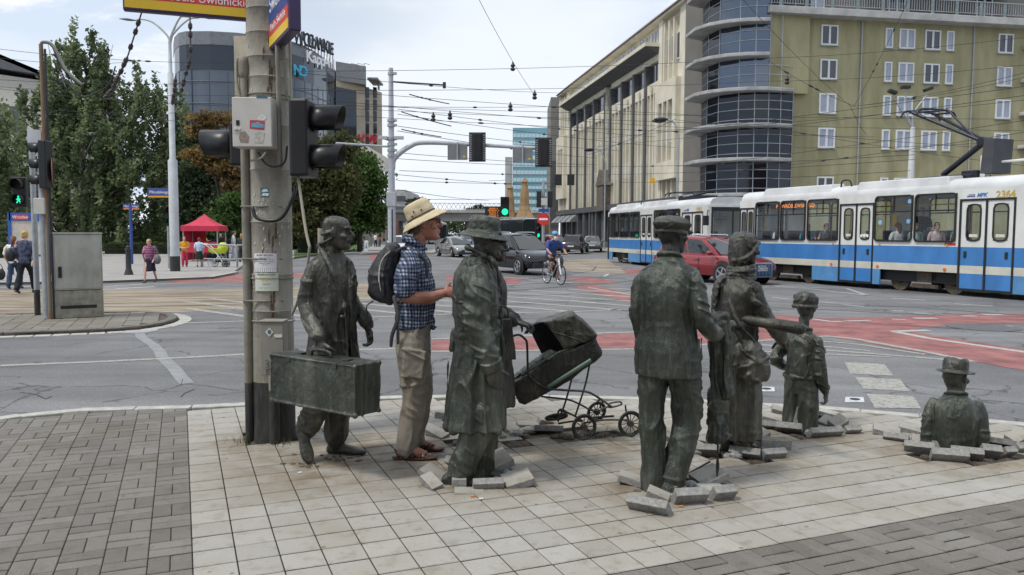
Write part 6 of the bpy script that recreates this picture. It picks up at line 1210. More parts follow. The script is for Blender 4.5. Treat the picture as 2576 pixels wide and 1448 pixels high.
 for x,s in((0,-1),(length,1)):
  mb=MB();mb.bb((x,-1.15,BT),(x+s*.05,1.15,SILL));mb.bb((x,-1.15,WTOP),(x+s*.05,1.15,CRS));mb.bb((x,-1.15,SILL),(x+s*.04,-1.04,WTOP));mb.bb((x,1.04,SILL),(x+s*.04,1.15,WTOP));mb.build('end_wall',TW,t)
  mb=MB();mb.bb((x,-1.15,.75),(x+s*.06,1.15,BT));mb.build('end_blue',TB,t);mb=MB();mb.bb((x,-1.1,.3),(x+s*.06,1.1,.75));mb.build('end_skirt',TB2,t)
  mb=MB();mb.quad((x+s*.01,-1.04,SILL),(x+s*.01,1.04,SILL),(x+s*.01,1.04,WTOP),(x+s*.01,-1.04,WTOP));w_=mb.build('windscreen',TGL,t);mb=MB();mb.bb((x+s*.021,-.03,SILL),(x+s*.04,.03,WTOP));mb.bb((x+s*.021,-1.04,2.72),(x+s*.04,1.04,WTOP));mb.build('frame',RUB,w_)
  for y in(-.8,.8):mb=MB();mb.cyl((x+s*.06,y,1.05),.12,.05,16,axis='X');mb.build('headlight',mat('headlamp',(.7,.72,.75),.15,var=0),t)
 mb=MB();limb(mb,[(length+.02,-1.15,2.75),(length+.25,-1.32,2.7),(length+.28,-1.35,2.3)],[.02]*3,6);mb.box((length+.2,-1.36,2.3),(.12,.22,.42));mb.build('mirror',DARK,t)
 mb=MB();mb.bb((.05,-1.14,.72),(length-.05,1.14,.85));mb.bb((.05,-1.14,2.96),(length-.05,1.14,2.99));mb.build('floor',INT,t)
 for a,b in wins:
  for x in(a+.2,(a+b)/2+.25):
   for y in(-.8,.8):mb=MB();mb.bb((x,y-.22,1.1),(x+.45,y+.22,1.28));mb.bb((x-.06,y-.22,1.15),(x,y+.22,1.85));mb.build('seat',SEAT,t,bev=.03)
 for x in[v for d_ in doors for v in d_]:mb=MB();mb.tube([(x,-.7,.85),(x,-.7,2.96)],.022,6);mb.build('handrail',HAND,t)
 mb=MB();mb.tube([(.3,-.55,2.62),(length-.5,-.55,2.62)],.02,6);mb.build('handrail',HAND,t);mb=MB();mb.bb((wins[3][0]+.1,-.62,2.0),(wins[3][0]+.3,-.5,2.35));mb.build('ticket_machine',HAND,t,bev=.02)
 for b in bogies:
  g=bpy.data.objects.new('bogie',None);C.objects.link(g);g.parent=t;g.location=(b,0,0)
  for x in(-.93,.93):
   for y in(-.86,.86):
    mb=MB();mb.lathe([(.1,-.06),(.12,.05),(.3,.04),(.34,.05),(.35,-.02),(.33,-.06)],n=24,M=Matrix.Rotation(math.pi/2,3,'X'),c=(x,y,.35));mb.cyl((x,y+math.copysign(.06,y),.35),.09,.05,12,axis='Y');mb.build('wheel',IRON,g,smooth=True)
  mb=MB()
  for y in(-.9,.9):mb.bb((-.45,y-.08,.12),(.45,y+.08,.24));mb.bb((-.25,y-.12,.3),(.25,y+.06,.62));mb.cyl((.3,y,.48),.13,.2,10,axis='Y');mb.cyl((-.32,y,.42),.1,.25,10)
  mb.bb((-1,-.6,.3),(1,.6,.62));mb.build('frame',IRON,g,bev=.015)
 mb=MB()
 mb.bb((.2,-1.0,.3),(length-.2,1.0,.70));mb.build('underframe',mat('underframe',(.02,.02,.02),.8),t)
 NUM=mat('gold_number',(.50,.36,.06),.4,var=.1);xn=doors[2][0]+(doors[2][1]-doors[2][0])*.82
 text('number',number,.27,NUM,t,(xn,-1.206,2.80),(math.pi/2,0,0),.003,bold=.006)
 xm=doors[2][0]+.55;text('operator_lettering','MPK',.15,TB,t,(xm+.1,-1.206,2.81),(math.pi/2,0,0),.003,shear=.3,bold=.004);mb=MB();mb.bb((xm-.34,-1.206,2.77),(xm-.1,-1.2,2.80));mb.bb((xm-.3,-1.206,2.82),(xm-.1,-1.2,2.84));mb.build('operator_emblem',mat('emblem_navy',(.03,.05,.3),.4),t)
 return t
TR=Vector((.40,-.9165,0)).normalized();TLn=Vector((-TR.y,TR.x,0));TO=Vector((8.85,31.2,ROAD))+TLn*1.2;TA=math.atan2(TR.y,TR.x)
FW=[(.92,2.2),(2.26,3.5),(3.58,4.98),(6.46,7.86),(7.92,9.3)]
t1=tram('blue and white tram car 2364 in front, pantograph raised, turning across the junction',TO,TA,FW,[(.0,.84),(5.02,6.42),(9.38,11.0)],[2.5,8.16],13.4,'2364','coupled blue and white tram cars')
T2=Vector((.2,-.98,0)).normalized();T2n=Vector((-T2 .y,T2 .x,0));TO2=Vector((8.5,35.3,ROAD))-T2*13.5+T2n*1.2
t2_=tram('blue and white tram car 2363 farther back behind the cars, approaching along the street',TO2,math.atan2(T2 .y,T2 .x),[(.3,1.97),(2.05,3.7),(3.78,5.42),(7.48,9.0),(9.08,10.78)],[(-.0,.24),(5.5,7.2),(10.96,13.26)],[2.3,9.6],13.7,'2363','coupled blue and white tram cars')
text('destination','PL. WRÓBLEWSKIEGO',.19,AMB,t1,(2.9,-1.16,2.72),(math.pi/2,0,0),.004);mb=MB();mb.bb((2.32,-1.15,2.58),(3.46,-1.1,2.88));mb.build('destination_box',RUB,t1)
mb=MB();mb.bb((8.95,-1.212,1.42),(9.3,-1.2,1.49));mb.build('red_marker',mat('red_marker',(.5,.03,.02),.4),t1)
for x,z in((6.66,2.1),(7.7,2.12),(7.72,2.72)):mb=MB();mb.cyl((x,-1.2,z),.07,.012,14,axis='Y');mb.build('window_sticker',mat('sticker_sky',(.25,.45,.7),.5),t1)
for k in range(3):mb=MB();mb.cyl((5.96+k*.12,-1.222,1.68),.05,.006,12,axis='Y');mb.build('door_sticker',WHITE,t1)
def tl(x,y,off=1.2):
 d=ray(x,y);o_=Vector((8.85,31.2,0))+TLn*off;n=TLn;s=(o_-Vector((0,0,CH))).dot(n)/d.dot(n);p=Vector((0,0,CH))+d*s-o_;return Vector((p.dot(TR),0,p.z-ROAD))
A_,Bk,Hd=tl(2372,441),tl(2478,357),tl(2317,284);PAN=mat('pantograph_navy',(.02,.022,.035),.4,.3,var=.15)
pg=bpy.data.objects.new('pantograph',None);C.objects.link(pg);pg.parent=t1
for nm,pts,rad in(('lower_arm',[(A_.x,0,A_.z),(Bk.x,0,Bk.z)],.085),('upper_arm',[(Bk.x,-.12,Bk.z),(Hd.x+.1,-.5,Hd.z-.05)],.05),('upper_arm',[(Bk.x,.12,Bk.z),(Hd.x+.1,.5,Hd.z-.05)],.05),('tie_rod',[(Bk.x+.1,0,Bk.z-.15),(A_.x+1.2,0,3.4)],.02),('tie_rod',[(Bk.x-.2,0,Bk.z+.02),(Hd.x+.9,0,Hd.z-.02)],.03)):
 mb=MB();mb.tube(pts,rad,10);mb.build(nm,PAN,pg,smooth=True)
mb=MB()
for dx in(0,.55):limb(mb,[(Hd.x+dx,-.85,Hd.z-.18),(Hd.x+dx,-.6,Hd.z),(Hd.x+dx,.6,Hd.z),(Hd.x+dx,.85,Hd.z-.18)],[.035]*4,8)
for y in(-.5,.5):mb.tube([(Hd.x,y,Hd.z-.03),(Hd.x+.9,y*.6,Hd.z-.1)],.03,6)
mb.build('collector_head',PAN,pg,smooth=True);mb=MB();mb.box((A_.x+.4,0,3.42),(1.7,.9,.12));mb.cyl((Bk.x,0,Bk.z),.14,.4,12,axis='Y');mb.box((A_.x+1.0,0,3.52),(.5,.4,.16));mb.build('base',PAN,pg,bev=.03)
a,b=tl(2497,438),tl(2508,352);mb=MB();mb.hexa([(a.x-.1,-.4,a.z),(a.x+.25,-.4,a.z),(a.x+.25,.4,a.z),(a.x-.1,.4,a.z)],[(b.x-.1,-.4,b.z),(b.x+.22,-.4,b.z),(b.x+.22,.4,b.z),(b.x-.1,.4,b.z)]);mb.build('roof_grille',mat('grille_grey',(.05,.052,.06),.6),t1)
a,b=tl(2475,437),tl(2476,392);mb=MB();mb.bb((a.x-.05,-.1,a.z-.1),(a.x+.1,.1,b.z));mb.build('insulator',TW,t1);mb=MB();p,q_=tl(2476,412),tl(2600,400);mb.tube([(p.x,0,p.z),(q_.x,0,q_.z)],.035,8);mb.build('cable_arm',TW,t1)
pg2=bpy.data.objects.new('pantograph',None);C.objects.link(pg2);pg2 .parent=t2_
mb=MB();mb.tube([(8.2,0,3.5),(11.8,0,3.72)],.05,8);mb.tube([(11.8,-.1,3.72),(8.0,-.5,3.78)],.035,8);mb.tube([(11.8,.1,3.72),(8.0,.5,3.78)],.035,8);mb.build('folded_arms',PAN,pg2);mb=MB()
for x in(8.0,8.5):limb(mb,[(x,-.85,3.62),(x,-.6,3.78),(x,.6,3.78),(x,.85,3.62)],[.035]*4,6)
mb.box((10,0,3.46),(2.5,.9,.14));mb.build('base',PAN,pg2)
def inTram(xl,yl,zl,T0=TO,R=TR,Ln=TLn):p=T0+R*xl+Ln*yl;return(p.x,p.y,T0 .z+zl)
da=math.degrees(TA)
for(xl,yl,hd,top,legs,hair,lab,kw)in((1.55,-.62,0,'#cfc8d0','#222228','#b08a58','blond tram passenger in a patterned blouse at the first window of the front car',{}),(3.0,-.62,-25,'#2f8fb0','#333344','#8a7260','tram passenger in a turquoise t-shirt under the orange destination display',{'bald':True}),(3.85,-.62,-20,'#55565e','#222222','#1c1412','dark haired tram passenger in a grey tank top behind the third window',{'sleeve':'none'}),(6.85,-.62,165,'#c8c8cc','#111111','#54301c','tram passenger in a black and white hooded top with her back turned',{'longhair':True}),(7.45,-.62,-25,'#b4ccc8','#333333','#8c6a40','tram passenger with a ponytail in a pale mint t-shirt',{}),(8.2,-.62,-25,'#cdb8bc','#333333','#1a1010','tram passenger in sunglasses and floral blouse reading a paper',{}),(8.9,-.62,-15,'#2c8a86','#333333','#c09850','blond tram passenger in a teal vest at the window before the front door',{'sleeve':'none'})):
 p=inTram(xl,yl,1.27);person(lab,p,da+hd,1.72,top,legs,hair,pose='sit',group='passengers sitting in the front tram car',**kw)
p=inTram(7.1,.1,.86);person('tall dark clothed passenger standing inside the front tram car',p,da-60,1.7,'#18181a','#141416','#1a1010')
p=inTram(1.2,-.7,1.27,TO2,T2,T2n);person('passenger in a pale shirt at the last window of the rear tram car',p,math.degrees(math.atan2(T2 .y,T2 .x)),1.7,'#b8c4d0','#333333','#332211',pose='sit')
# ================================================================== CARS
CGL=mat('car_glass',(.02,.024,.026),.04,var=0,spec=.8);TYRE=mat('tyre_rubber',(.015,.015,.016),.75,var=.15);ALLOY=mat('alloy',(.45,.46,.48),.3,.8,var=.05);CHROME=mat('chrome',(.75,.76,.78),.15,.9,var=0);LAMP=mat('car_lamp',(.75,.78,.82),.1,var=0,coat=.5);TAILL=mat('tail_lamp',(.35,.01,.015),.2,var=0);PLATE=mat('number_plate',(.65,.66,.66),.4,var=.05);PLAST=mat('bumper_plastic',(.025,.025,.027),.6,var=.1)
def car(label,paint,loc,rz,Lc=4.5,Wc=1.82,Hc=1.66,kind='suv',plate='',front='plain',cat='car'):
 t=thing('parked_car' if front=='rear' else 'car',label,cat,loc,rz);h=Lc/2;w=Wc/2;low=.24 if kind=='suv' else .17;bel=Hc*(.61 if kind=='suv' else .64);hood=bel*(.99 if kind=='suv' else .95)
 st=[(-h,.45,bel*.66,.78),(-h+.06,.32,bel*.86,.9),(-h+.25,low+.04,bel*(1 if kind!='sedan' else .98),.97),(-h*.5,low,bel*1.0,1),(0,low,bel*.985,1),(h*.42,low,bel*.97,1),(h*.55,low,hood*.97,1),(h*.82,low+.03,hood*.86,.96),(h-.12,low+.06,hood*.74,.88),(h,.36,hood*.58,.72)]
 rr=[]
 for x,zl,zt,k in cr(st,3):
  mdl=(zl+zt)/2;rr.append([Vector((x,y*w*k,z))for y,z in((-.7,zl),(-.93,zl+.05),(-.985,zl+(zt-zl)*.3),(-1.0,zl+(zt-zl)*.55),(-.985,zl+(zt-zl)*.72),(-.955,zl+(zt-zl)*.9),(-.87,zt-.005),(-.5,zt+.028),(0,zt+.04),(.5,zt+.028),(.87,zt-.005),(.955,zl+(zt-zl)*.9),(.985,zl+(zt-zl)*.72),(1.0,zl+(zt-zl)*.55),(.985,zl+(zt-zl)*.3),(.93,zl+.05),(.7,zl))])
 mb=MB();mb.loft(rr);mb.build('body',paint,t,smooth=True)
 if kind=='sedan':X=(-h*.78,-h*.42,h*.12,h*.52)
 else:X=(-h*.93,-h*.78,h*.08,h*.50)
 b0,r0=bel*.96,Hc;wb,wr=w*.90,w*.70
 def sec(x,z,ww):return[Vector((x,-ww,z)),Vector((x,-ww*.8,z+.0)),Vector((x,ww*.8,z)),Vector((x,ww,z))]
 P_=lambda f,z,u:None
 bx=lambda f:X[0]+(X[3]-X[0])*f;tx_=lambda f:X[1]+(X[2]-X[1])*f
 mb=MB();N_=10;bot=[Vector((bx(i/N_),0,b0))for i in range(N_+1)];top=[Vector((tx_(i/N_),0,r0-.05+.05*math.sin(math.pi*i/N_)*1.0))for i in range(N_+1)]
 L_,R_=[],[]
 rr=[]
 for i in range(N_+1):
  e_=1-.10*abs(2*i/N_-1)**3;rr.append([Vector((bot[i].x,-wb*e_,b0)),Vector(((bot[i].x+top[i].x)/2,-(wb+wr)/2*1.02*e_,(b0+top[i].z)/2)),Vector((top[i].x,-wr*e_,top[i].z-.06)),Vector((top[i].x,-wr*.82*e_,top[i].z)),Vector((top[i].x,0,top[i].z+.02)),Vector((top[i].x,wr*.82*e_,top[i].z)),Vector((top[i].x,wr*e_,top[i].z-.06)),Vector(((bot[i].x+top[i].x)/2,(wb+wr)/2*1.02*e_,(b0+top[i].z)/2)),Vector((bot[i].x,wb*e_,b0))])
 mb.loft(rr);mb.build('cabin',paint,t,smooth=True)
 def onside(f,g,s):
  i=f*N_;i0=min(int(i),N_-1);u=i-i0;a=rr[i0];b=rr[i0+1];k=(0,1,2)if s<0 else(8,7,6);q0,q1,q2=(a[j].lerp(b[j],u)for j in k);p=q0 .lerp(q1,g*2)if g<.5 else q1 .lerp(q2,g*2-1);return p+Vector((0,s*.008,0))
 for s in(-1,1):
  for f0,f1 in((.06,.2),(.24,.54),(.57,.93))if kind!='sedan' else((.12,.5),(.53,.9)):
   mb=MB();n_=6;v0=[onside(f0+(f1-f0)*i/n_,.12,s)for i in range(n_+1)];v1=[onside(f0+(f1-f0)*i/n_,.5,s)for i in range(n_+1)];v2=[onside(f0+.03*(1 if f0>.2 else 2)+(f1-f0-.04)*i/n_,.93,s)for i in range(n_+1)];mb.loft([v0,v1,v2],cap=False,close=False);mb.build('side_window',CGL,t,smooth=True,fix=False)
 for nm,i in(('windscreen',N_),('rear_window',0)):
  a=rr[i];off=Vector((.035 if i else-.035,0,.03));c0=[p.copy()for p in(a[0],a[2],a[6],a[8])];m_=sum(c0,Vector())/4;g0=[m_+(p-m_)*.93+off for p in c0];mb=MB();cen=off*1.5;mb.add(g0,[(0,1,2,3)]);mb.build(nm,CGL,t,fix=False)
 rw=.36 if kind=='suv' else .325
 for x in(-h*.60,h*.62):
  for s in(-1,1):
   mb=MB();mb.lathe([(rw+.075,-.02),(rw+.075,.01)],n=28,M=Matrix.Rotation(-s*math.pi/2,3,'X'),c=(x,s*(w-.012),rw+.02));mb.build('wheel_arch',PLAST,t)
   wl=bpy.data.objects.new('wheel',None);C.objects.link(wl);wl.parent=t;wl.location=(x,s*(w-.08),rw)
   mb=MB();mb.lathe([(rw*.66,-.11),(rw*.93,-.115),(rw,-.07),(rw,.07),(rw*.93,.115),(rw*.66,.11)],n=28,M=Matrix.Rotation(math.pi/2,3,'X'));mb.build('tyre',TYRE,wl,smooth=True)
   mb=MB();mb.cyl((0,s*.06,0),rw*.66,.06,24,axis='Y');mb.build('rim_back',DARK,wl);mb=MB()
   for k in range(5):a=2*math.pi*k/5;mb.box((rw*.34*math.cos(a),s*.1,rw*.34*math.sin(a)),(rw*.6,.03,rw*.15),M=Matrix.Rotation(-a,4,'Y'))
   mb.tube([(rw*.64*math.cos(a),s*.105,rw*.64*math.sin(a))for a in(2*math.pi*j/24 for j in range(25))],.018,6);mb.cyl((0,s*.1,0),rw*.14,.04,12,axis='Y');mb.build('rim',ALLOY,wl,smooth=False)
 for s in(-1,1):
  mb=MB();mb.ell((h*.42,s*(w+.12),bel+.06),(.09,.13,.085),12);mb.tube([(h*.42,s*w*.9,bel),(h*.42,s*(w+.05),bel+.04)],.03,6);mb.build('mirror',paint,t,smooth=True)
  zf=hood*.70
  mb=MB();mb.hexa([(h-.05,s*w*.42,zf-.06),(h-.33,s*w*.93,zf+.0),(h-.40,s*w*.80,zf-.03),(h-.2,s*w*.42,zf-.07)],[(h-.1,s*w*.42,zf+.03),(h-.40,s*w*.955,zf+.13),(h-.46,s*w*.8,zf+.1),(h-.25,s*w*.42,zf+.03)]);mb.build('headlight',LAMP,t,bev=.01)
  mb=MB();mb.hexa([(-h+.0,s*w*.55,bel*.72),(-h+.2,s*w*.97,bel*.74),(-h+.3,s*w*.85,bel*.74),(-h+.1,s*w*.55,bel*.72)],[(-h+.02,s*w*.55,bel*.86),(-h+.22,s*w*.955,bel*.92),(-h+.3,s*w*.85,bel*.9),(-h+.1,s*w*.55,bel*.86)]);mb.build('tail_light',TAILL,t,bev=.01)
  if kind=='suv':mb=MB();limb(mb,[(-h*.7,s*wr*.88,Hc-.0),(-h*.6,s*wr*.9,Hc+.05),(-.0,s*wr*.9,Hc+.05),(h*.05,s*wr*.88,Hc)],[.018]*4,6);mb.build('roof_rail',CHROME if kind=='suv' else paint,t)
 mb=MB();mb.box((h-.06,0,low+.16),(.16,w*1.5,.2));mb.build('lower_grille',PLAST,t,bev=.02);mb=MB();mb.box((-h+.05,0,low+.16),(.14,w*1.6,.22));mb.build('rear_bumper',PLAST,t,bev=.02)
 gz=hood*.52
 if front=='rings':
  g=bpy.data.objects.new('grille',None);C.objects.link(g);g.parent=t;g.location=(h+.015,0,gz);mb=MB();mb.box((-.02,0,0),(.05,.86,.44));mb.build('backing',PLAST,g,bev=.04);mb=MB()
  for k in range(13):mb.box((.028,-.4+k*.0667,0),(.012,.022,.42))
  mb.build('bars',CHROME,g);mb=MB();framering(mb,-.47,.47,-.25,.25,.07,.04,0,.02);mb.xf(Matrix.Translation((.02,0,0))@rotz(math.pi/2));mb.build('surround',CHROME,g)
  for k in range(4):mb=MB();mb.tube([(.045,-.135+k*.09+.062*math.cos(a),.085+.062*math.sin(a))for a in(2*math.pi*j/20 for j in range(21))],.0085,6);mb.build('emblem_ring',CHROME,g,smooth=True)
 elif front!='rear':
  mb=MB();mb.box((h-.005,0,gz+.02),(.05,w*1.0,.1));mb.build('grille',BLACK,t,bev=.015);mb=MB();mb.ell((h+.03,0,gz+.03),(.012,.075,.05),12);mb.build('emblem',CHROME,t)
  mb=MB()
  for s in(-1,1):mb.hexa([(h-.1,s*w*.55,low+.1),(h-.28,s*w*.9,low+.14),(h-.3,s*w*.86,low+.1),(h-.12,s*w*.5,low+.06)],[(h-.06,s*w*.6,low+.16),(h-.22,s*w*.93,low+.3),(h-.3,s*w*.86,low+.3),(h-.12,s*w*.5,low+.14)])
  mb.build('fog_lamp_trim',ALLOY if kind=='suv' else PLAST,t)
 pz_=low+(.3 if front=='rings' else .26)
 for sx_ in((1,h+.05),(-1,-h-.03)):
  mb=MB();mb.box((sx_[1],0,pz_ if sx_[0]>0 else bel*.62),(.012,.52,.115));pp=mb.build('number_plate',PLATE,t)
  if sx_[0]>0 and plate:text('plate_lettering',plate,.1,mat('plate_black',(.02,.02,.02),.5,var=0),pp,(sx_[1]+.008,.02,pz_),(math.pi/2,0,math.pi/2),.001);mb=MB();mb.box((sx_[1]+.002,-.24,pz_),(.012,.04,.112));mb.build('blue_strip',BLUE,pp)
 mb=MB()
 for s in(-1,1):
  for x in(-h*.3,h*.13):mb.bb((x-.005,s*w*.99,low+.18),(x+.005,s*w*1.004,bel*.9))
 tag(mb.build('door_gaps',PLAST,t),kind=None)
 for s in(-1,1):
  for x in(-h*.22,h*.2-.3):mb=MB();mb.box((x,s*w*.995,bel*.82),(.2,.03,.03));mb.build('door_handle',paint,t)
 return t
BLK=mat('black_car_paint',(.006,.006,.007),.16,var=0,coat=.5,spec=.4);CRED=mat('red_car_paint',(.24,.012,.018),.25,.25,var=0,coat=1.0);SIL=mat('silver_car_paint',(.28,.28,.26),.3,.5,var=0,coat=.8);CBR=mat('dark_car_paint',(.018,.015,.016),.2,var=0,coat=1.0);CGR=mat('grey_car_paint',(.2,.21,.22),.3,.5,var=0,coat=.8);CWH=mat('white_car_paint',(.6,.62,.63),.3,var=0,coat=.8)
g=G(1326,676,ROAD);car('black SUV with alloy wheels waiting behind the cyclist',BLK,(g.x-.35,34.5,ROAD),math.radians(-62),4.6,1.85,1.70,'suv','DW 4R71')
g=G(1800,712,ROAD);car('red SUV with a big chrome grille half hidden behind the bronze figures',CRED,(7.22,28.8,ROAD),math.radians(-60),4.6,1.9,1.64,'suv','DW 3F488','rings')
car('silver saloon car coming down the street left of the black SUV',SIL,(-4.05,58,ROAD),math.radians(-66),4.7,1.84,1.44,'sedan','DW 6AK')
g=G(1450,637,0.03);car('dark parked hatchback seen from behind by the shop fronts',CBR,(g.x,g.y+1.5,.03),math.radians(76),4.4,1.82,1.5,'suv','','rear')
g=G(1494,635,0.03);car('grey parked saloon car beside the dark hatchback',CGR,(g.x+.3,g.y+4.5,.03),math.radians(84),4.4,1.78,1.42,'sedan','','rear')
car('white car with lit headlamps emerging behind the tourist and mast',CWH,(-8.6,62,ROAD),math.radians(-80),4.2,1.78,1.5,'sedan')
g=G(1375,628,0);car('red car beyond the black SUV, only its roof showing',CRED,(4.1,76,ROAD),math.radians(-75),4.4,1.8,1.55,'suv')
car('small blue car far down the street under the bridge',mat('blue_car_paint',(.12,.18,.28),.3,.3,var=0,coat=.8),(-6.6,112,ROAD),math.radians(-82),4.2,1.75,1.45,'sedan')
def bus(label,loc,rz,Lb,Wb,Hb,body,group=None,name='bus'):
 t=thing(name,label,'bus' if name=='bus' else 'tram',loc,rz);mb=MB();rr=[]
 for x,k,dz in((0,.96,-.1),(.25,1,0),(Lb-.5,1,0),(Lb-.05,.95,-.12)):rr.append([Vector((x,y*Wb/2*k,z))for y,z in((-1,.3),(-1,Hb-.3+dz),(-.9,Hb-.08+dz),(-.6,Hb+dz),(.6,Hb+dz),(.9,Hb-.08+dz),(1,Hb-.3+dz),(1,.3))])
 mb.loft(rr);mb.build('body',body,t,smooth=True);mb=MB();mb.hexa([(Lb-.04,-Wb*.45,.9),(Lb-.0,-Wb*.45,.9),(Lb-.0,Wb*.45,.9),(Lb-.04,Wb*.45,.9)],[(Lb-.12,-Wb*.44,Hb-.35),(Lb-.03,-Wb*.44,Hb-.35),(Lb-.03,Wb*.44,Hb-.35),(Lb-.12,Wb*.44,Hb-.35)]);mb.build('windscreen',CGL,t)
 for s in(-1,1):
  for k in range(int(Lb/1.5)):mb=MB();mb.bb((.3+k*1.5,s*Wb/2,1.1),(1.7+k*1.5,s*(Wb/2+.012),Hb-.55));mb.build('side_window',CGL,t)
  for x in(1.8,Lb-2.4):mb=MB();mb.cyl((x,s*(Wb/2-.1),.48),.48,.26,20,axis='Y');mb.build('wheel',TYRE,t)
  mb=MB();mb.bb((Lb-.03,s*.7-.2,.62),(Lb+.0,s*.7+.2,.78));mb.build('headlight',LAMP,t)
 return t
bus('dark modern tram with a tall black windscreen waiting near the bridge',(-2.2,96,ROAD),math.radians(-66),11,2.5,3.35,CBR,name='tram_car')
bus('pale grey tram far off on the left under the bridge',(-14.6,132,ROAD),math.radians(-72),12,2.4,3.3,mat('grey_tram_paint',(.42,.44,.44),.4,var=.05),name='tram_car')
# ================================================================== CYCLIST
def bicycle(label,loc,rz):
 t=thing('bicycle',label,'bicycle',loc,rz)
 for x in(-.52,.52):
  w=bpy.data.objects.new('wheel',None);C.objects.link(w);w.parent=t;w.location=(x,0,.345);mb=MB();mb.tube([(.33*math.cos(a),0,.33*math.sin(a))for a in(2*math.pi*j/32 for j in range(33))],.02,8);mb.build('tyre',TYRE,w,smooth=True);mb=MB()
  for k in range(14):a=math.pi*k/7;mb.tube([(0,0,0),(.32*math.cos(a),0,.32*math.sin(a))],.002,4)
  mb.tube([(.31*math.cos(a),0,.31*math.sin(a))for a in(2*math.pi*j/28 for j in range(29))],.009,6);mb.cyl((0,0,0),.03,.08,10,axis='Y');mb.build('rim',ALLOY,w)
 A,B_,D_,E_=(-.52,0,.345),(-.1,0,.3),(-.25,0,.85),(.36,0,.82);mb=MB()
 for p,q_ in((A,B_),(A,D_),(B_,D_),(B_,E_),(D_,E_)):mb.tube([p,q_],.02,8)
 mb.build('frame',mat('bike_silver',(.55,.56,.58),.3,.5),t,smooth=True);mb=MB();mb.tube([(.34,0,.9),(.40,0,.7),(.52,0,.345)],.028,8);mb.build('fork',WHITE,t);mb=MB();limb(mb,[(.32,-.32,1.0),(.36,-.1,1.02),(.36,.1,1.02),(.32,.32,1.0)],[.015]*4,8);mb.tube([(.35,0,.85),(.36,0,1.02)],.016,6);mb.build('handlebar',DARK,t);mb=MB();mb.ell((-.27,0,.93),(.14,.08,.04),12);mb.tube([(-.25,0,.8),(-.27,0,.93)],.015,6);mb.build('saddle',DARK,t);mb=MB();mb.cyl((-.1,.06,.3),.09,.012,18,axis='Y');mb.tube([(-.1,.1,.3),(-.02,.1,.16)],.012,6);mb.tube([(-.1,-.1,.3),(-.18,-.1,.44)],.012,6);mb.build('crank',DARK,t)
 return t
CYc=G(1393,716,ROAD);hd=-66
bicycle('silver bicycle ridden by the bearded man in the blue helmet',tuple(CYc),math.radians(hd))
f=Vector((math.cos(math.radians(hd)),math.sin(math.radians(hd)),0));L90=Vector((-f.y,f.x,0))
r=thing('person','bearded cyclist in a blue t-shirt, black shorts and pale blue helmet','person',tuple(CYc),math.radians(hd))
mb=MB();rings(mb,[(-.25,0,.92,.11,.15),(-.2,0,1.1,.12,.16),(-.08,0,1.36,.11,.18),(-.03,0,1.46,.07,.17),(.0,0,1.52,.055,.06),(.03,0,1.58,.052,.052)]);head(mb,HM(.07,0,1.64,0,8),1.0)
for s in(-1,1):limb(mb,[(-.03,s*.19,1.42),(.08,s*.3,1.2),(.31,s*.29,1.05)],[.05,.042,.034]);mb.ell((.34,s*.29,1.03),(.05,.04,.04),8)
limb(mb,[(-.24,-.1,.95),(.12,-.12,.82),(-.06,-.11,.48)],[.085,.065,.05]);limb(mb,[(-.06,-.11,.5),(.06,-.11,.49)],[.035,.03]);limb(mb,[(-.24,.1,.95),(.1,.12,.64),(.0,.11,.24)],[.085,.065,.05]);limb(mb,[(0,.11,.22),(.1,.11,.18)],[.035,.03])
sculpt('body',mb,SKIN,r,.011,2)
mb=MB();rings(mb,[(-.26,0,.92,.13,.17),(-.2,0,1.1,.14,.18),(-.08,0,1.36,.125,.2),(-.04,0,1.45,.09,.17),(-.0,0,1.5,.065,.075)])
for s in(-1,1):limb(mb,[(-.03,s*.17,1.42),(.02,s*.25,1.34),(.06,s*.285,1.23)],[.065,.072,.068],10)
sculpt('t_shirt',mb,mat('cyclist_blue',(.03,.075,.25),.8,var=.2,scale=9),r,.012,2,folds(.006,12,6,9))
mb=MB();rings(mb,[(-.26,0,.84,.13,.17),(-.26,0,.97,.125,.165)]);limb(mb,[(-.24,-.1,.93),(.1,-.12,.82)],[.11,.085]);limb(mb,[(-.24,.1,.93),(.06,.12,.68)],[.11,.085]);sculpt('shorts',mb,mat('black_cotton',(.012,.012,.014),.8),r,.013,2)
mb=MB();rings(mb,[(.06,0,1.68,.115,.095),(.055,0,1.73,.115,.095),(.05,0,1.78,.08,.07),(.05,0,1.79,.04,.04)]);sculpt('helmet',mb,mat('pale_blue_helmet',(.10,.33,.62),.4,var=.3,scale=18),r,.009,2);mb=MB();mb.ell((.13,0,1.55),(.06,.075,.09),12);sculpt('beard',mb,mat('white_beard',(.6,.58,.55),.8),r,.01,2);mb=MB();limb(mb,[(.11,-.07,1.665),(.165,-.03,1.66),(.165,.03,1.66),(.11,.07,1.665)],[.012,.018,.018,.012],8);mb.build('sunglasses',BLACK,r,smooth=True)
for s,p in((-1,(.0,-.11,.455)),(1,(.06,.11,.155))):mb=MB();shoe(mb,(p[0]-.1,p[1],p[2]),(p[0]+.15,p[1],p[2]-.01));mb.build('shoe',SOLE,r,smooth=True)
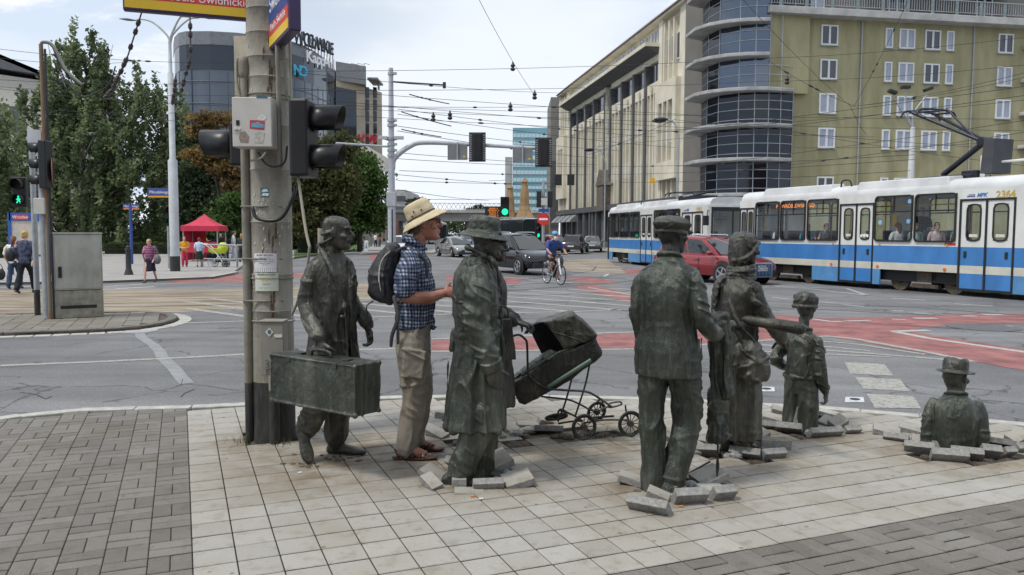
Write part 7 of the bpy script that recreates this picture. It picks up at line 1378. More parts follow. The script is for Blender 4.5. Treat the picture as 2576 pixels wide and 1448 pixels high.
# ================================================================== PEOPLE on foot
g=G(378,711,ROAD);w=person('woman in a pink and navy striped top and navy skirt walking towards the road',tuple(g),-92,1.46,mat('striped_jersey',(.42,.10,.22),.8),'#12142a','#9a7a48',skirt=True,pose='walk')
def stripes(m_,per=.055):
 t_=m_.node_tree;n=t_.nodes;b=n['Principled BSDF'];tcn=n.new('ShaderNodeTexCoord');sp=n.new('ShaderNodeSeparateXYZ');t_.links.new(tcn.outputs['Object'],sp.inputs[0]);d=n.new('ShaderNodeMath');d.operation='DIVIDE';d.inputs[1].default_value=per;t_.links.new(sp.outputs[2],d.inputs[0]);f_=n.new('ShaderNodeMath');f_.operation='FRACT';t_.links.new(d.outputs[0],f_.inputs[0]);l_=n.new('ShaderNodeMath');l_.operation='LESS_THAN';l_.inputs[1].default_value=.5;t_.links.new(f_.outputs[0],l_.inputs[0]);mx=n.new('ShaderNodeMix');mx.data_type='RGBA';mx.inputs[6].default_value=(.03,.02,.06,1);mx.inputs[7].default_value=(.50,.14,.27,1);t_.links.new(l_.outputs[0],mx.inputs[0]);t_.links.new(mx.outputs[2],b.inputs['Base Color'])
stripes(MATS['striped_jersey'])
b_=thing('handbag','grey slouch handbag on the arm of the woman in the striped top','handbag',(g.x+.30,g.y-.1,0));mb=MB();mb.ell((0,0,.72),(.13,.08,.17),12);mb.build('bag',mat('grey_leather',(.14,.13,.14),.6,var=.2),b_,smooth=True);mb=MB();limb(mb,[(-.08,0,.84),(-.07,0,1.2),(.06,0,.86)],[.012]*3,6);mb.build('strap',mat('grey_leather',(.14,.13,.14)),b_)
g=G(38,727,ROAD);person('long haired woman in white t-shirt and jeans walking away at far left',tuple(g),105,1.56,'#d8d8d4','#2c3c58','#7a5030',pose='walk',longhair=True)
g=G(66,738,ROAD);person('blond older person in a mottled navy jacket and dark trousers walking away',tuple(g),95,1.72,mat('mottled_navy',(.02,.03,.07),.8,var=.4,scale=12,col2=(.09,.11,.19)),'#14161f','#b89a60',pose='walk',sleeve='long')
b_=thing('handbag','dark shoulder bag between the two people walking away','handbag',(g.x-.33,g.y-.1,0));mb=MB();mb.ell((0,0,1.0),(.12,.16,.2),12);mb.build('bag',PACK,b_,smooth=True);mb=MB();limb(mb,[(0,0,1.15),(.1,0,1.42)],[.015]*2,6);mb.build('strap',PACK,b_)
g=G(104,728,ROAD);person('person in pale clothes mostly hidden behind the signal posts',(g.x,g.y+1.2,ROAD),95,1.6,'#dadada','#8fa0b0','#886644',pose='walk')
b_=thing('handbag','black handbag entering the frame at the left edge','handbag',tuple(G(2,712,ROAD)));mb=MB();mb.ell((0,0,.28),(.16,.1,.2),12);limb(mb,[(-.1,0,.42),(0,0,.62),(.1,0,.42)],[.012]*3,6);mb.build('bag',BLACK,b_,smooth=True)
for x,y,hd,h_,top,legs,hair,lab,kw in((465,672,-70,1.4,'#d89a28','#c23a58','#8a4a28','woman in an orange top and pink trousers by the lamp post',{'arms':'front'}),(502,672,100,1.36,'#b8c8dc','#16241c','#6a3a24','girl in a pale blue blouse and dark green skirt by the barrier',{'skirt':True}),(510,655,80,1.62,'#c8e820','#33383c','#7a5a3c','person in a bright yellow t-shirt at the red tent',{'arms':'reach'}),(556,655,-60,1.55,'#17171a','#222226','#3c2416','dark haired woman in black behind the pushchair',{'longhair':True}),(570,655,120,1.45,'#1c1c20','#4a4a50','#241810','second person in black near the pushchair',{}),(588,656,20,1.68,'#d0d6e2','#c8ccd8','#3a2c20','man dressed in white carrying a black camera',{}),(609,660,90,1.55,'#2a2a2c','#22262e','#a07840','long haired person in dark clothes half hidden by the concrete pole',{'longhair':True}),(945,622,60,1.55,'#d8d8d8','#222833','#332211','tiny far pedestrian in white by the red cycle path',{}),(955,621,-60,1.5,'#d0604c','#222833','#332211','tiny far pedestrian in coral by the red cycle path',{}),(163,628,0,1.5,'#c8ccd8','#333333','#777777','man in pale shirt behind the control cabinet',{})):
 g=G(x,y,.02);person(lab,tuple(g),hd,h_,top,legs,hair,**kw)
g=G(548,672,.02);t=thing('pushchair','lime yellow pushchair with white handle by the barriers','pushchair',tuple(g));LIME=mat('lime_fabric',(.55,.62,.05),.7,var=.1);mb=MB();rings(mb,[(.05,0,.62,.3,.15),(.02,0,.72,.42,.19),(.02,0,.86,.46,.2)]);mb.build('bassinet',LIME,t,smooth=True);mb=MB();mb.ell((.26,0,.9),(.24,.2,.26),14);mb.build('hood',LIME,t,smooth=True);mb=MB()
for y in(-.18,.18):limb(mb,[(-.55,y,1.08),(-.1,y,.74),(.12,y,.5),(.3,y,.2)],[.022]*4,8);limb(mb,[(.12,y,.5),(-.2,y,.22)],[.02]*2,8)
mb.tube([(-.55,-.18,1.08),(-.55,.18,1.08)],.022,8);mb.build('frame',WHITE,t,smooth=True);mb=MB();mb.bb((-.2,-.17,.22),(.35,.17,.3));mb.build('basket',DARK,t)
for x in(-.22,.38):
 for y in(-.2,.2):r_=.17 if x<0 else .11;mb=MB();mb.tube([(x+r_*math.cos(a),y,r_+.02+r_*math.sin(a))for a in(2*math.pi*j/20 for j in range(21))],.025,6);mb.cyl((x,y,r_+.02),r_*.6,.02,14,axis='Y');mb.build('wheel',DARK if x>0 else GREYP,t)
a,b=G(460,652,.02),G(553,652,.02);d=44;a,b=P(461,600,d),P(545,600,d);w_=(b-a).length;t=thing('market_tent','red peaked pop-up tent with red side wall on the plaza','tent',(a.x,a.y,.02),math.radians(4));TENT=mat('red_canvas',(.52,.03,.07),.75,var=.12,scale=2);z1,z2,zp=P(500,583,d).z,P(500,572,d).z+.05,P(506,539,d).z
mb=MB();D2=w_*.9;base=[(-.1,-.1),(w_+.1,-.1),(w_+.1,D2),(-.1,D2)];cen=Vector((w_/2,D2/2,zp));rr=[]
for k in range(7):
 f=k/6;z=z2+(zp-z2)*(f**1.5);rr.append([Vector((x+(cen.x-x)*f,y+(cen.y-y)*f,z))for x,y in base])
mb.loft([[Vector((x,y,z1))for x,y in base]]+rr,cap=True);mb.build('canopy',TENT,t)
for x,y in((0,0),(w_,0),(w_,D2-.1),(0,D2-.1)):mb=MB();mb.tube([(x,y,0),(x,y,z2)],.035,8);mb.build('leg',GREYM,t)
mb=MB();mb.bb((-.03,.1,.05),(.0,D2,z1));mb.bb((0,D2-.05,.05),(w_*.4,D2,z1));mb.bb((0,-.03,.5),(w_*.98,.0,1.05));mb.build('side_wall',TENT,t)
b_=thing('litter_bag','black bags and crates stacked by the red tent','bags',tuple(G(545,655,.02)));mb=MB();mb.ell((0,0,.3),(.35,.25,.35),10);mb.ell((-.5,.1,.25),(.3,.25,.28),10);mb.build('bag',BLACK,b_,smooth=True)
# ================================================================== BUILDINGS
CREAM=mat('cream_render',(.62,.57,.45),.8,var=.12,scale=.5,col2=(.70,.66,.54));RECESS=mat('recessed_beige',(.40,.365,.285),.8,var=.2,scale=1.5);SLATE=mat('dark_grey_stone',(.085,.087,.092),.7,var=.2,scale=1.5);WGL=mat('window_glass',(.03,.036,.045),.05,var=0,spec=.9);WFR=mat('window_frame_white',(.72,.73,.74),.5,var=.04);ROOFT=mat('brown_roof',(.16,.12,.11),.8,var=.3,scale=2)
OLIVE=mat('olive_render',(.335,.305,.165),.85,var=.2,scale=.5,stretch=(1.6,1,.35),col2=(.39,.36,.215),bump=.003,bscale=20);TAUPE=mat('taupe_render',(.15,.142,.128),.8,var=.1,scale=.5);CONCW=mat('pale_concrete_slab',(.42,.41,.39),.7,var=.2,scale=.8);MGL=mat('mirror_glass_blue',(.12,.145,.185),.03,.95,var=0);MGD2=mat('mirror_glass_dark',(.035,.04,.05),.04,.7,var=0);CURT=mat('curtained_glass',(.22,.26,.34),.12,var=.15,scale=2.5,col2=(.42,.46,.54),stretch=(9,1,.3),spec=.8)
def world(o,s,z=0):p=VV*o+UU*s;return Vector((p.x,p.y,z))
def inst(o,loc,par=None):c_=o.copy();C.objects.link(c_);c_.parent=par or o.parent;c_.location=loc;return c_
cb=thing('office_building','long cream six storey office block with dark pilasters and a deep cornice on the right','building',tuple(world(26,66.2)),SA)
mb=MB();mb.bb((.4,0,0),(18,49.6,21.6));mb.build('wall',CREAM,cb)
m1=MB();m2=MB()
piers=[10.5,14.3,18.4,22.7,24.9,29.9,33.8,38.1,41.8];edges=[7.1]+piers+[43.1]
def strip0(y0,y1,z0,z1,n,fin=.28):
 w_=(y1-y0-.4)/n
 for k in range(n+1):y=y0+.2+k*w_;m1 .bb((0,y-fin/2,z0),(.4,y+fin/2,z1))
 return[(y0+.2+k*w_+fin/2,y0+.2+(k+1)*w_-fin/2)for k in range(n)]
wins=[]
for a,b in zip(edges,edges[1:]):
 if b-a<2.5:m1 .bb((-.1,a,4.85),(.4,a+.5,18));m1 .bb((-.1,b-.5,4.85),(.4,b,18));wins+=[(a+.5,b-.5,z_,z_+1.5,.2)for z_ in(7,11,13.4,16)];continue
 for(y0,y1)in strip0(a,b,4.85,15.1,3):
  o_=MB().bb((.36,y0,4.9),(.41,y1,15.0)).build('window_strip',RECESS,cb);wins+=[(y0,y1,11.3,12.5,.25),(y0,y1,7.7,8.9,.25)]
 m1 .bb((0,a,15.1),(.4,b,16.1));m1 .bb((0,a,18.0),(.4,b,18.7));wins+=[(a+.45+k*(b-a-.7)/3,a+.25+(k+1)*(b-a-.7)/3,16.15,17.95,.3)for k in range(3)]
 o_=MB().cyl((-.02,(a+b)/2,15.55),.32,.08,14,axis='X').build('medallion',RECESS,cb)
for y in piers:m2 .bb((-.16,y-.28,0),(.4,y+.28,18.0))
for y0,y1,out in((0,7.1,.0),(43.1,49.6,0)):
 m1 .bb((0,y0,4.85),(.4,y0+1.7,21.6));m1 .bb((0,y1-1.0,4.85),(.4,y1,21.6));m1 .bb((-.5,y0+1.2,6.6),(.4,y1-.6,8.2));m1 .bb((-.5,y0+1.2,13.6),(.4,y1-.6,15.4));m1 .bb((-.5,y0+1.2,8.2),(.4,y0+2,13.6));m1 .bb((-.5,y1-1.4,8.2),(.4,y1-.6,13.6));w3=(y1-y0-3.4)/3
 for k in range(3):
  ya=y0+2+k*w3;m1 .bb((-.5,ya+w3-.15,8.2),(.4,ya+w3+.15,13.6));m1 .bb((0,ya+w3-.15,15.4),(.4,ya+w3+.15,21));m1 .bb((0,ya+w3-.15,4.85),(.4,ya+w3+.15,6.6));wins+=[(ya+.1,ya+w3-.2,9.9,11.3,-.2),(ya+.1,ya+w3-.2,17.2,19.6,.25)];MB().bb((.36,ya,8.2),(.41,ya+w3,13.6)).build('window_strip',RECESS,cb)
m1 .build('pilaster_grid',CREAM,cb);m2 .build('dark_pilaster',SLATE,cb)
mb=MB();mb.hexa([(-.2,7.1,18.6),(.4,7.1,18.6),(.4,43.4,18.6),(-.2,43.4,18.6)],[(-1.3,7.0,19.2),(.4,7.0,19.2),(.4,43.5,19.2),(-1.3,43.5,19.2)]);mb.build('cornice_soffit',SLATE,cb);mb=MB();mb.bb((-1.4,6.9,19.2),(.4,43.6,19.55));mb.bb((-.3,-.2,21.5),(.5,49.8,21.75));mb.build('cornice',CREAM,cb)
mb=MB();mb.hexa([(-.5,-.3,21.75),(18,-.3,21.75),(18,49.9,21.75),(-.5,49.9,21.75)],[(1.2,.2,23.2),(17,.2,23.2),(17,49,23.2),(1.2,49,23.2)]);mb.build('roof',ROOFT,cb)
for a,b in zip(edges,edges[1:]):
 if b-a>2.5:wins+=[(a+.5+k*(b-a-.8)/3,a+.3+(k+1)*(b-a-.8)/3,19.75,21.2,.3)for k in range(3)]
for y0,y1,z0,z1,x in wins:
 mb=MB();mb.bb((x,y0,z0),(x+.06,y1,z1));f=mb.build('window',WFR if z1<14 else SLATE if z1<18.5 else WFR,cb);MB().bb((x-.012,y0+.1,z0+.1),(x+.01,y1-.1,z1-.1)).build('pane',WGL if z1>15 else CURT,f)
mb=MB();mb.bb((-.35,0,4.3),(.4,49.6,4.95));mb.bb((-.1,0,0),(.4,49.6,.7));mb.build('shop_fascia',SLATE,cb)
for k in range(16):
 y=.6+k*3.05;mb=MB();mb.bb((-.2,y-.3,.7),(.4,y+.3,4.3));mb.build('shop_pier',SLATE,cb);mb=MB();mb.bb((.2,y+.3,.7),(.4,y+2.75,4.3));w_=mb.build('shop_window',WGL,cb);MB().bb((.15,y+1.5,.7),(.21,y+1.58,4.3)).build('mullion',GREYM,w_)
 if k>11:mb=MB();mb.hexa([(-1.2,y+.3,3.2),(-.2,y+.3,3.2),(-.2,y+2.75,3.2),(-1.2,y+2.75,3.2)],[(-.9,y+.3,3.6),(-.2,y+.3,4.2),(-.2,y+2.75,4.2),(-.9,y+2.75,3.6)]);mb.build('awning',GP2,cb)
mb=MB();mb.bb((-.9,22.4,4.3),(.2,25.2,7.2));mb.hexa([(-1.0,22.2,7.2),(.3,22.2,7.2),(.3,25.4,7.2),(-1.0,25.4,7.2)],[(-1.0,23.7,9.0),(.3,23.7,9.0),(.3,23.9,9.0),(-1.0,23.9,9.0)]);mb.build('portal',mat('portal_stone',(.12,.105,.09),.8,var=.3),cb)
# ---- curved glass corner with concrete canopies
gb=thing('glass_corner_building','grey corner tower with curved mirror glass and projecting pale floor slabs','building',(0,0,0))
fp=[P(x,590,d)for x,d in((1757,67.0),(1772,64.6),(1800,62.8),(1850,61.6),(1890,61.2),(1925,61.2),(1955,61.4),(1985,61.9))];back=[P(2100,590,70),P(1757,590,82)]
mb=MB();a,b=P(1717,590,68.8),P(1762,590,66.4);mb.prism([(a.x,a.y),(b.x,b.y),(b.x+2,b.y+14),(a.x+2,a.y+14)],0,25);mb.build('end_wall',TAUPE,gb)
fz=[4.6,7.25,9.8,12.45,15.0,17.5,20.1,22.7,25.2]
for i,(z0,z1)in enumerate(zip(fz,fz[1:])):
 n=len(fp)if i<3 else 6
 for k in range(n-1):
  p,q_=fp[k],fp[k+1];mb=MB();ins_=Vector((0,.25,0));mb.hexa([Vector((v.x,v.y,z0))for v in(p,q_,q_+ins_,p+ins_)],[Vector((v.x,v.y,z1))for v in(p,q_,q_+ins_,p+ins_)]);mb.build('glass_panel',MGD2 if(k<2 or i<3)else MGL,gb)  # Darker glass: dark interior at left, painted-in dark reflection on the lower floors
mb=MB();pts=[(p.x,p.y+.3)for p in fp]+[(p.x,p.y)for p in back];mb.prism(pts,0,25);mb.build('core',mat('dark_core',(.03,.03,.035),.5),gb)
m1=MB()
for i,z in enumerate(fz[:-1]):
 n=len(fp)if i<4 else 6
 for dz in((.55,1.3,1.95)if i<3 else(1.25,1.95)):
  m1 .tube([Vector((p.x,p.y-.05,z+dz))for p in fp[:n]],.032,6)
for p in fp:m1 .tube([Vector((p.x,p.y-.04,4.6)),Vector((p.x,p.y-.04,25))],.035,4)
m1 .build('mullion_grid',mat('pale_mullion',(.42,.44,.47),.4,.3,var=0),gb)
for i,z in enumerate(fz[:-1]):
 e_=[P(x,590,d)for x,d in((1716,65.6),(1738,63.3),(1772,61.9),(1820,60.9),(1870,60.4),(1925,60.3))]+([P(1987,590,61.0)]if i<4 else[]);c_=[P(1987 if i<4 else 1927,590,62.5),P(1800,590,63.5),P(1762,590,66.8)]
 mb=MB();mb.prism([(p.x,p.y)for p in e_+c_],z-.1,z+.18);mb.build('canopy_slab',mat('weathered_slab',(.33,.33,.325),.7,var=.25,scale=.9),gb,bev=.05)
mb=MB();mb.prism([(p.x,p.y-.1)for p in fp[:-1]]+[(p.x,p.y)for p in back],0,4.5);mb.build('ground_floor',SLATE,gb)
# ---- olive residential block
ob=thing('apartment_building','olive green apartment block with white windows, railed top balcony and drainpipes','building',tuple(world(30.5,58)),SA)
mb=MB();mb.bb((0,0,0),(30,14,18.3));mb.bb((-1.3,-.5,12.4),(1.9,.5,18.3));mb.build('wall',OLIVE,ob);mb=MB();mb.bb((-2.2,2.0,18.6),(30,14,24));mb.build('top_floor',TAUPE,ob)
mb=MB();mb.bb((-1.7,-1.1,18.2),(30,2,18.75));mb.build('balcony_slab',CONCW,ob,bev=.04);mb=MB();mb.bb((7.5,-.9,21.3),(20.5,2.2,21.55));mb.build('canopy',CONCW,ob)
mb=MB();mb.tube([(-1.6,1.5,19.85),(-1.6,-.95,19.85),(30,-.95,19.85)],.045,6);mb.tube([(-1.6,-.95,18.95),(30,-.95,18.95)],.03,6);rail=mb.build('balcony_rail',GREYM,ob);mb=MB()
for k in range(150):mb.bb((-1.5+k*.21,-.97,18.95),(-1.47+k*.21,-.93,19.85))
tag(mb.build('baluster',GREYM,rail),kind='stuff')
for k in range(15):MB().bb((-.9+k*2.1,-1.0,18.78),(-.65+k*2.1,-.92,19.8)).build('rail_panel',mat('green_grey_panel',(.2,.25,.25),.5),rail)
rn=random.Random(2)
def owin(xc,zc,w_,h_,y=0,par=ob,rail_=False):
 g=bpy.data.objects.new('window',None);C.objects.link(g);g.parent=par;g.location=(xc,y,zc);n=2 if w_>.9 else 1;mb=MB();mb.bb((-w_/2,-.02,-h_/2),(w_/2,.012,h_/2));mb.build('pane',CURT if rn.random()<.75 else WGL,g);mb=MB()
 for x in(-w_/2,w_/2):mb.box((x,-.03,0),(.11,.1,h_+.1))
 if n==2:mb.box((0,-.035,0),(.16,.09,h_))
 for z in(-h_/2,h_/2):mb.box((0,-.03,z),(w_+.1,.102,.11))
 mb.build('frame',WFR,g);MB().box((0,-.08,-h_/2-.1),(w_+.25,.2,.05)).build('sill',CONCW,g);return g
for o_,w_ in((34.31,1.3),(39.36,.55),(40.91,1.25),(43.14,1.25),(44.68,.55),(49.64,1.25),(54.5,1.25)):
 for z in(17.0,14.4,11.8,9.15,6.5-.9):owin(o_-30.5,z,w_,1.42 if z>6 else 1.0)
for o_ in(34.2,41.3,49.2):owin(o_-30.5,20.0,1.4,2.2,2.0)
for o_ in(37.0,46.74):mb=MB();mb.tube([(o_-30.5,-.08,0),(o_-30.5,-.08,18.2)],.06,8);mb.build('drainpipe',GREYM,ob)
for z in(16.6,13.95,11.3,8.65):MB().bb((20.6,-.9,z),(24,0,z+.28)).build('canopy_slab',CONCW,ob,bev=.04)
# ---- mall with glass drum
mall=thing('shopping_mall','rounded blue-grey glass shopping mall with roof letters behind the concrete pole','building',(0,0,0));ZT=26.2
FM=[(452,115),(448,107),(451,103),(462,100.8),(480,100),(540,99.9),(605,100.6),(660,102),(720,104.2),(742,105),(770,107.2),(795,110.2),(825,115.5),(842,120),(850,126),(846,140)]
fm=[P(x,590,d)for x,d in FM]
MG=mat('mall_glass',(.105,.125,.155),.14,.35,var=.1,scale=.05);MGD=mat('mall_dark_glass',(.04,.05,.065),.06,.3,var=0);BEIGE=mat('beige_stone',(.40,.35,.26),.8,var=.18,scale=.5,bump=.01,bscale=3)
mb=MB();mb.prism([(p.x,p.y)for p in fm]+[(fm[-1].x,150),(-60,150)],0,ZT-1);mb.build('glass_wall',MG,mall,smooth=True)
def ringwall(z0,z1,off,m_,nm,i0=0,i1=None):
 mb=MB();q_=fm[i0:i1];lo=[Vector((p.x,p.y-off,z0))for p in q_];hi=[Vector((p.x,p.y-off,z1))for p in q_];lo2=[p+Vector((0,.8,0))for p in lo];hi2=[p+Vector((0,.8,0))for p in hi];mb.loft([lo,hi,hi2,lo2],cap=False,close=False);return mb.build(nm,m_,mall,fix=False)
ringwall(ZT-1.6,ZT,.12,mat('mall_parapet',(.17,.18,.2),.5),'parapet');ringwall(ZT-4.6,ZT-1.6,.06,MGD,'dark_band')
mb=MB();mb.bb((P(600,590,100).x,99.6,0),(P(632,590,100).x,101.6,ZT-.6));mb.build('stone_panel',BEIGE,mall);m1=MB();fr_=resample(fm,2.2)
for p in fr_:m1 .bb((p.x-.04,p.y-.1,4),(p.x+.04,p.y,ZT-4.6))
for k in range(7):m1 .tube([Vector((p.x,p.y-.06,4+k*2.7))for p in fm],.05,4)
m1 .build('mullion_grid',mat('mall_mullion',(.10,.115,.14),.5),mall)
def fdepth(x):
 for(a,d0),(b,d1)in zip(FM[3:],FM[4:]):
  if a<=x<=b:return d0+(d1-d0)*(x-a)/(b-a)
 return 124
def letters(s,xs,y0,y1,hp0,hp1,m_,off=.4,dep=.12,bold=0.0,legs=False):
 for k,ch in enumerate(s):
  u=k/max(1,len(s)-1);x=xs[0]+(xs[1]-xs[0])*(u**.86);d=fdepth(x);p=P(x,y0+(y1-y0)*u,d);t_=P(x+3,590,fdepth(x+3))-P(x-3,590,fdepth(x-3));a=math.atan2(t_.y,t_.x);hpx=hp0+(hp1-hp0)*u
  text('roof_letter' if legs else 'sign_letter',ch,hpx*d/2010*1.38,m_,mall,(p.x,p.y-off,p.z),(math.pi/2,0,a*.6),dep,bold=bold,sx=.55 if legs else .8)
  if legs:MB().bb((p.x-.05,p.y+.2,ZT-.3),(p.x+.05,p.y+.3,p.z+.6)).build('letter_strut',DARK,mall)
letters('WROCŁAWSKIE',(754,836),99,127,34,30,mat('roof_letter_dark',(.03,.035,.045),.5),legs=True,bold=.03);letters('KappAhl',(782,842),148,168,27,25,mat('white_sign',(.85,.86,.88),.4,var=0),off=.9,bold=.045);letters('NO',(752,766),181,184,25,25,mat('cyan_sign',(.05,.45,.70),.4,var=0),off=.7,bold=.05)
ht=thing('hotel_block','beige stone hotel block with narrow dark windows and red shop sign beyond the mall','building',(0,0,0));hp=[P(849,590,122.5),P(900,590,126),P(963,590,133)]
mb=MB();mb.prism([(hp[0].x,hp[0].y),(hp[1].x,hp[1].y),(hp[2].x,hp[2].y),(hp[2].x-8,hp[2].y+40),(hp[0].x-8,170)],0,24.6);mb.build('wall',BEIGE,ht);a,b=hp[0],hp[1];mb=MB();mb.hexa([(a.x,a.y-.3,4),(b.x,b.y-.3,4),(b.x,b.y,4),(a.x,a.y,4)],[(a.x,a.y-.3,23.6),(b.x,b.y-.3,23.6),(b.x,b.y,23.6),(a.x,a.y,23.6)]);mb.build('glass_wall',MGD,ht)
mb=MB();mb.prism([(hp[0].x,hp[0].y),(hp[1].x+1.5,hp[1].y),(hp[1].x-5,160),(hp[0].x-6,160)],24.6,27.4);mb.build('roof_storey',mat('roof_grey',(.25,.25,.25),.7),ht);mb=MB();mb.bb((hp[1].x+1.5,127,25.6),(hp[2].x+.3,132.5,25.9));mb.bb((hp[2].x-.2,130,24.6),(hp[2].x,131,25.8));mb.build('roof_canopy',GP2,ht);w_=None
for x in(924,943.5):
 for y in(234,265,294,324,353):
  d=126+(x-900)/63*7;p=P(x,y,d);mb=MB();mb.box((p.x,p.y-.12,p.z),(.62,.2,1.7),rz=.7);mb.build('window',MGD,ht)
p=P(921,350,126);t_=text('sign_lettering','H&M',1.5,mat('sign_red_bright',(.62,.02,.05),.4,var=0),ht,(p.x,p.y,p.z),(math.pi/2,0,.5),.1,shear=.3,bold=.08)
mb=MB();
for k in range(5):x=852+k*16;p=P(x,160,124+k);mb.tube([p,Vector((p.x,p.y,27))],.06,4);mb.tube([p,P(x+14,163,124+k)],.05,4)
mb.build('roof_frame',GREYM,ht)
cn=thing('entrance_canopy','sloping pale canopy edge of the mall beside the signal mast','canopy',(0,0,0));p,q_=P(880,362,100),P(990,428,84);mb=MB();mb.hexa([p,q_,q_+Vector((-6,12,0)),p+Vector((-6,12,0))],[v+Vector((0,0,.9))for v in(p,q_,q_+Vector((-6,12,0)),p+Vector((-6,12,0)))]);mb.build('slab',CONCW,cn);mb=MB()
for k in range(6):v=p.lerp(q_,.1+k*.17);mb.tube([v+Vector((-1,3,0)),Vector((v.x-1,v.y+3,0))],.12,6)
mb.build('post',GP2,cn)
# ---- far end of the street
def block(name,label,x0,x1,yt,d,dep,m_,yb=0.0,cat='building',bands=None,bm=None,nb=0):
 a,b=P(x0,yt,d),P(x1,yt,d);t=thing(name,label,cat,(a.x,a.y,0),SA*0);mb=MB();mb.bb((0,0,yb),(b.x-a.x,dep,a.z));mb.build('wall',m_,t)
 for k in range(nb):z=a.z*(.12+.86*k/nb);MB().bb((-.02,-.12,z),(b.x-a.x+.02,0,z+a.z/nb*.45)).build('window_band',bm,t)
 return t
TEAL=mat('teal_glass',(.16,.32,.37),.1,.3,var=.15,scale=.08);t=block('glass_office','teal glass office tower closing the street',1290,1386,322,235,20,TEAL,bm=mat('pale_band',(.45,.62,.66),.3,var=.1),nb=13);mb=MB();mb.bb((-2.2,2,0),(-.1,12,24));mb.build('stair_tower',CONCW,t);mb=MB()
for k in range(11):mb.bb((k*1.1,-.2,0),(k*1.1+.06,-.12,31.5))
mb.build('mullion_grid',GREYM,t)
block('office_block','pale low office far off above the left end of the bridge',992,1020,478,210,30,CONCW,bm=SLATE,nb=4);block('dark_block','dark grey slab building at the far end of the cream facade',1386,1408,245,121,12,mat('dim_concrete',(.2,.195,.18),.8,var=.15),bm=SLATE,nb=1)
BR=mat('rust_brick',(.22,.10,.065),.85,var=.25,scale=.8);block('brick_building','orange brick hall front behind the far pedestrians',925,984,548,150,10,BR,bm=RECESS,nb=2);block('brick_building','red brick arches under the bridge at the right by the no entry sign',1335,1402,556,125,8,BR,bm=SLATE,nb=1)
vb=thing('railway_bridge','low grey girder railway bridge crossing the street far away','bridge',(0,0,0));a,b=P(988,558,170),P(1345,558,170);mb=MB();mb.bb((a.x-30,170,P(1150,557,170).z),(b.x+10,178,P(1150,536,170).z));mb.build('girder',mat('bridge_grey',(.26,.26,.25),.7,var=.2,scale=.6),vb);mb=MB();mb.bb((a.x-30,169.6,P(1150,536,170).z),(b.x+10,178,P(1150,530,170).z));mb.build('deck_edge',CONCW,vb);mb=MB();z0,z1=P(1150,530,170).z,P(1150,512,170).z
for k in range(44):x=a.x-8+k*.95;mb.tube([(x,170,z0),(x+.95,170,z1)],.04,4);mb.tube([(x+.95,170,z0),(x,170,z1)],.04,4)
for z in(z0+.1,z1):mb.tube([(a.x-30,170,z),(b.x,170,z)],.06,4)
mb.build('lattice_rail',GREYM,vb)
for x in(1000,1088,1180,1285):p=P(x,590,172);MB().bb((p.x-.5,171,0),(p.x+.5,177,5)).build('pier',mat('pier_brick',(.2,.15,.11),.8,var=.2),vb)
SST=mat('sandstone',(.30,.20,.10),.85,var=.25,scale=.5,bump=.05,bscale=2)
for x,yt,s,lab in((1283,462,.85,'shorter sandstone obelisk tower on the bridge head'),(1320,446,1,'taller sandstone obelisk tower on the bridge head')):
 p=P(x,yt,165);t=thing('stone_tower',lab,'tower',(p.x,p.y,0));z=p.z;mb=MB();mb.lathe([(.05,z),(.75,z-1.0),(.55,z-1.1),(.6,z-1.5),(.85,z-3),(1.0,z-6),(1.3,z-7),(2.2,z-8.5),(2.3,z-9.2),(2.6,z-9.3),(2.6,0)],n=8);mb.build('shaft',SST,t)
MB_=MB();p=P(1300,545,166);o_=MB_.bb((p.x-4,166,0),(p.x+3,170,p.z)).build('bridge_abutment',SST,bev=.2);tag(o_,'sandstone block under the two obelisk towers','abutment')
mb=MB();a,b=P(1230,455,300),P(1300,452,300);mb.tube([a,b],.2,4);mb.tube([b+Vector((-2,0,0)),b+Vector((-2,0,-14))],.3,4);tag(mb.build('crane',WHITE),'thin far construction crane jib above the bridge','crane')
wb=thing('gabled_house','pale rendered building with a dark pitched roof behind the birch at far left','building',(0,0,0));a,b,c_=P(-260,150,78),P(0,148,78),P(130,207,78);WR=mat('pale_render',(.50,.48,.43),.8,var=.08);mb=MB();mb.hexa([(a.x,78,0),(c_.x,78,0),(c_.x,92,0),(a.x,92,0)],[(a.x,78,a.z),(c_.x,78,c_.z),(c_.x,92,c_.z),(a.x,92,a.z)]);mb.build('wall',WR,wb);mb=MB();mb.hexa([(a.x,77.4,b.z),(b.x,77.4,b.z),(c_.x+.6,77.4,c_.z),(c_.x+.6,92,c_.z)],[(a.x,77.4,b.z+.45),(b.x,77.4,b.z+.45),(c_.x+.6,77.4,c_.z+.4),(c_.x+.6,92,c_.z+.4)]);mb.build('roof',mat('dark_slate_roof',(.10,.10,.115),.7),wb)
for x in(0,40):
 for y in(300,420,520):p=P(x,y,77.9);MB().box((p.x,77.95,p.z),(1.2,.14,2.4)).build('window',WGL,wb)
rb=thing('brick_building','red brick tenement with gable standing across the road behind the viewer','building',(0,0,0));mb=MB();mb.bb((-26,-52,0),(60,-40,16));mb.hexa([(-4,-52,16),(6,-52,16),(6,-40,16),(-4,-40,16)],[(0,-52,22),(2,-52,22),(2,-40,22),(0,-40,22)]);mb.hexa([(14,-52,16),(22,-52,16),(22,-40,16),(14,-40,16)],[(17.5,-52,21),(18.5,-52,21),(18.5,-40,21),(17.5,-40,21)]);mb.build('wall',mat('tenement_brick',(.20,.055,.04),.8,var=.3,scale=.4),rb)  # Seen only as a reflection; wall widened to hold back low sky light
for k in range(9):
 for z in(2.5,6.2,9.8):MB().bb((-8.5+k*4.6,-40.05,z-1),(-7+k*4.6,-39.9,z+1.1)).build('window',WFR if k%2 else WGL,rb)
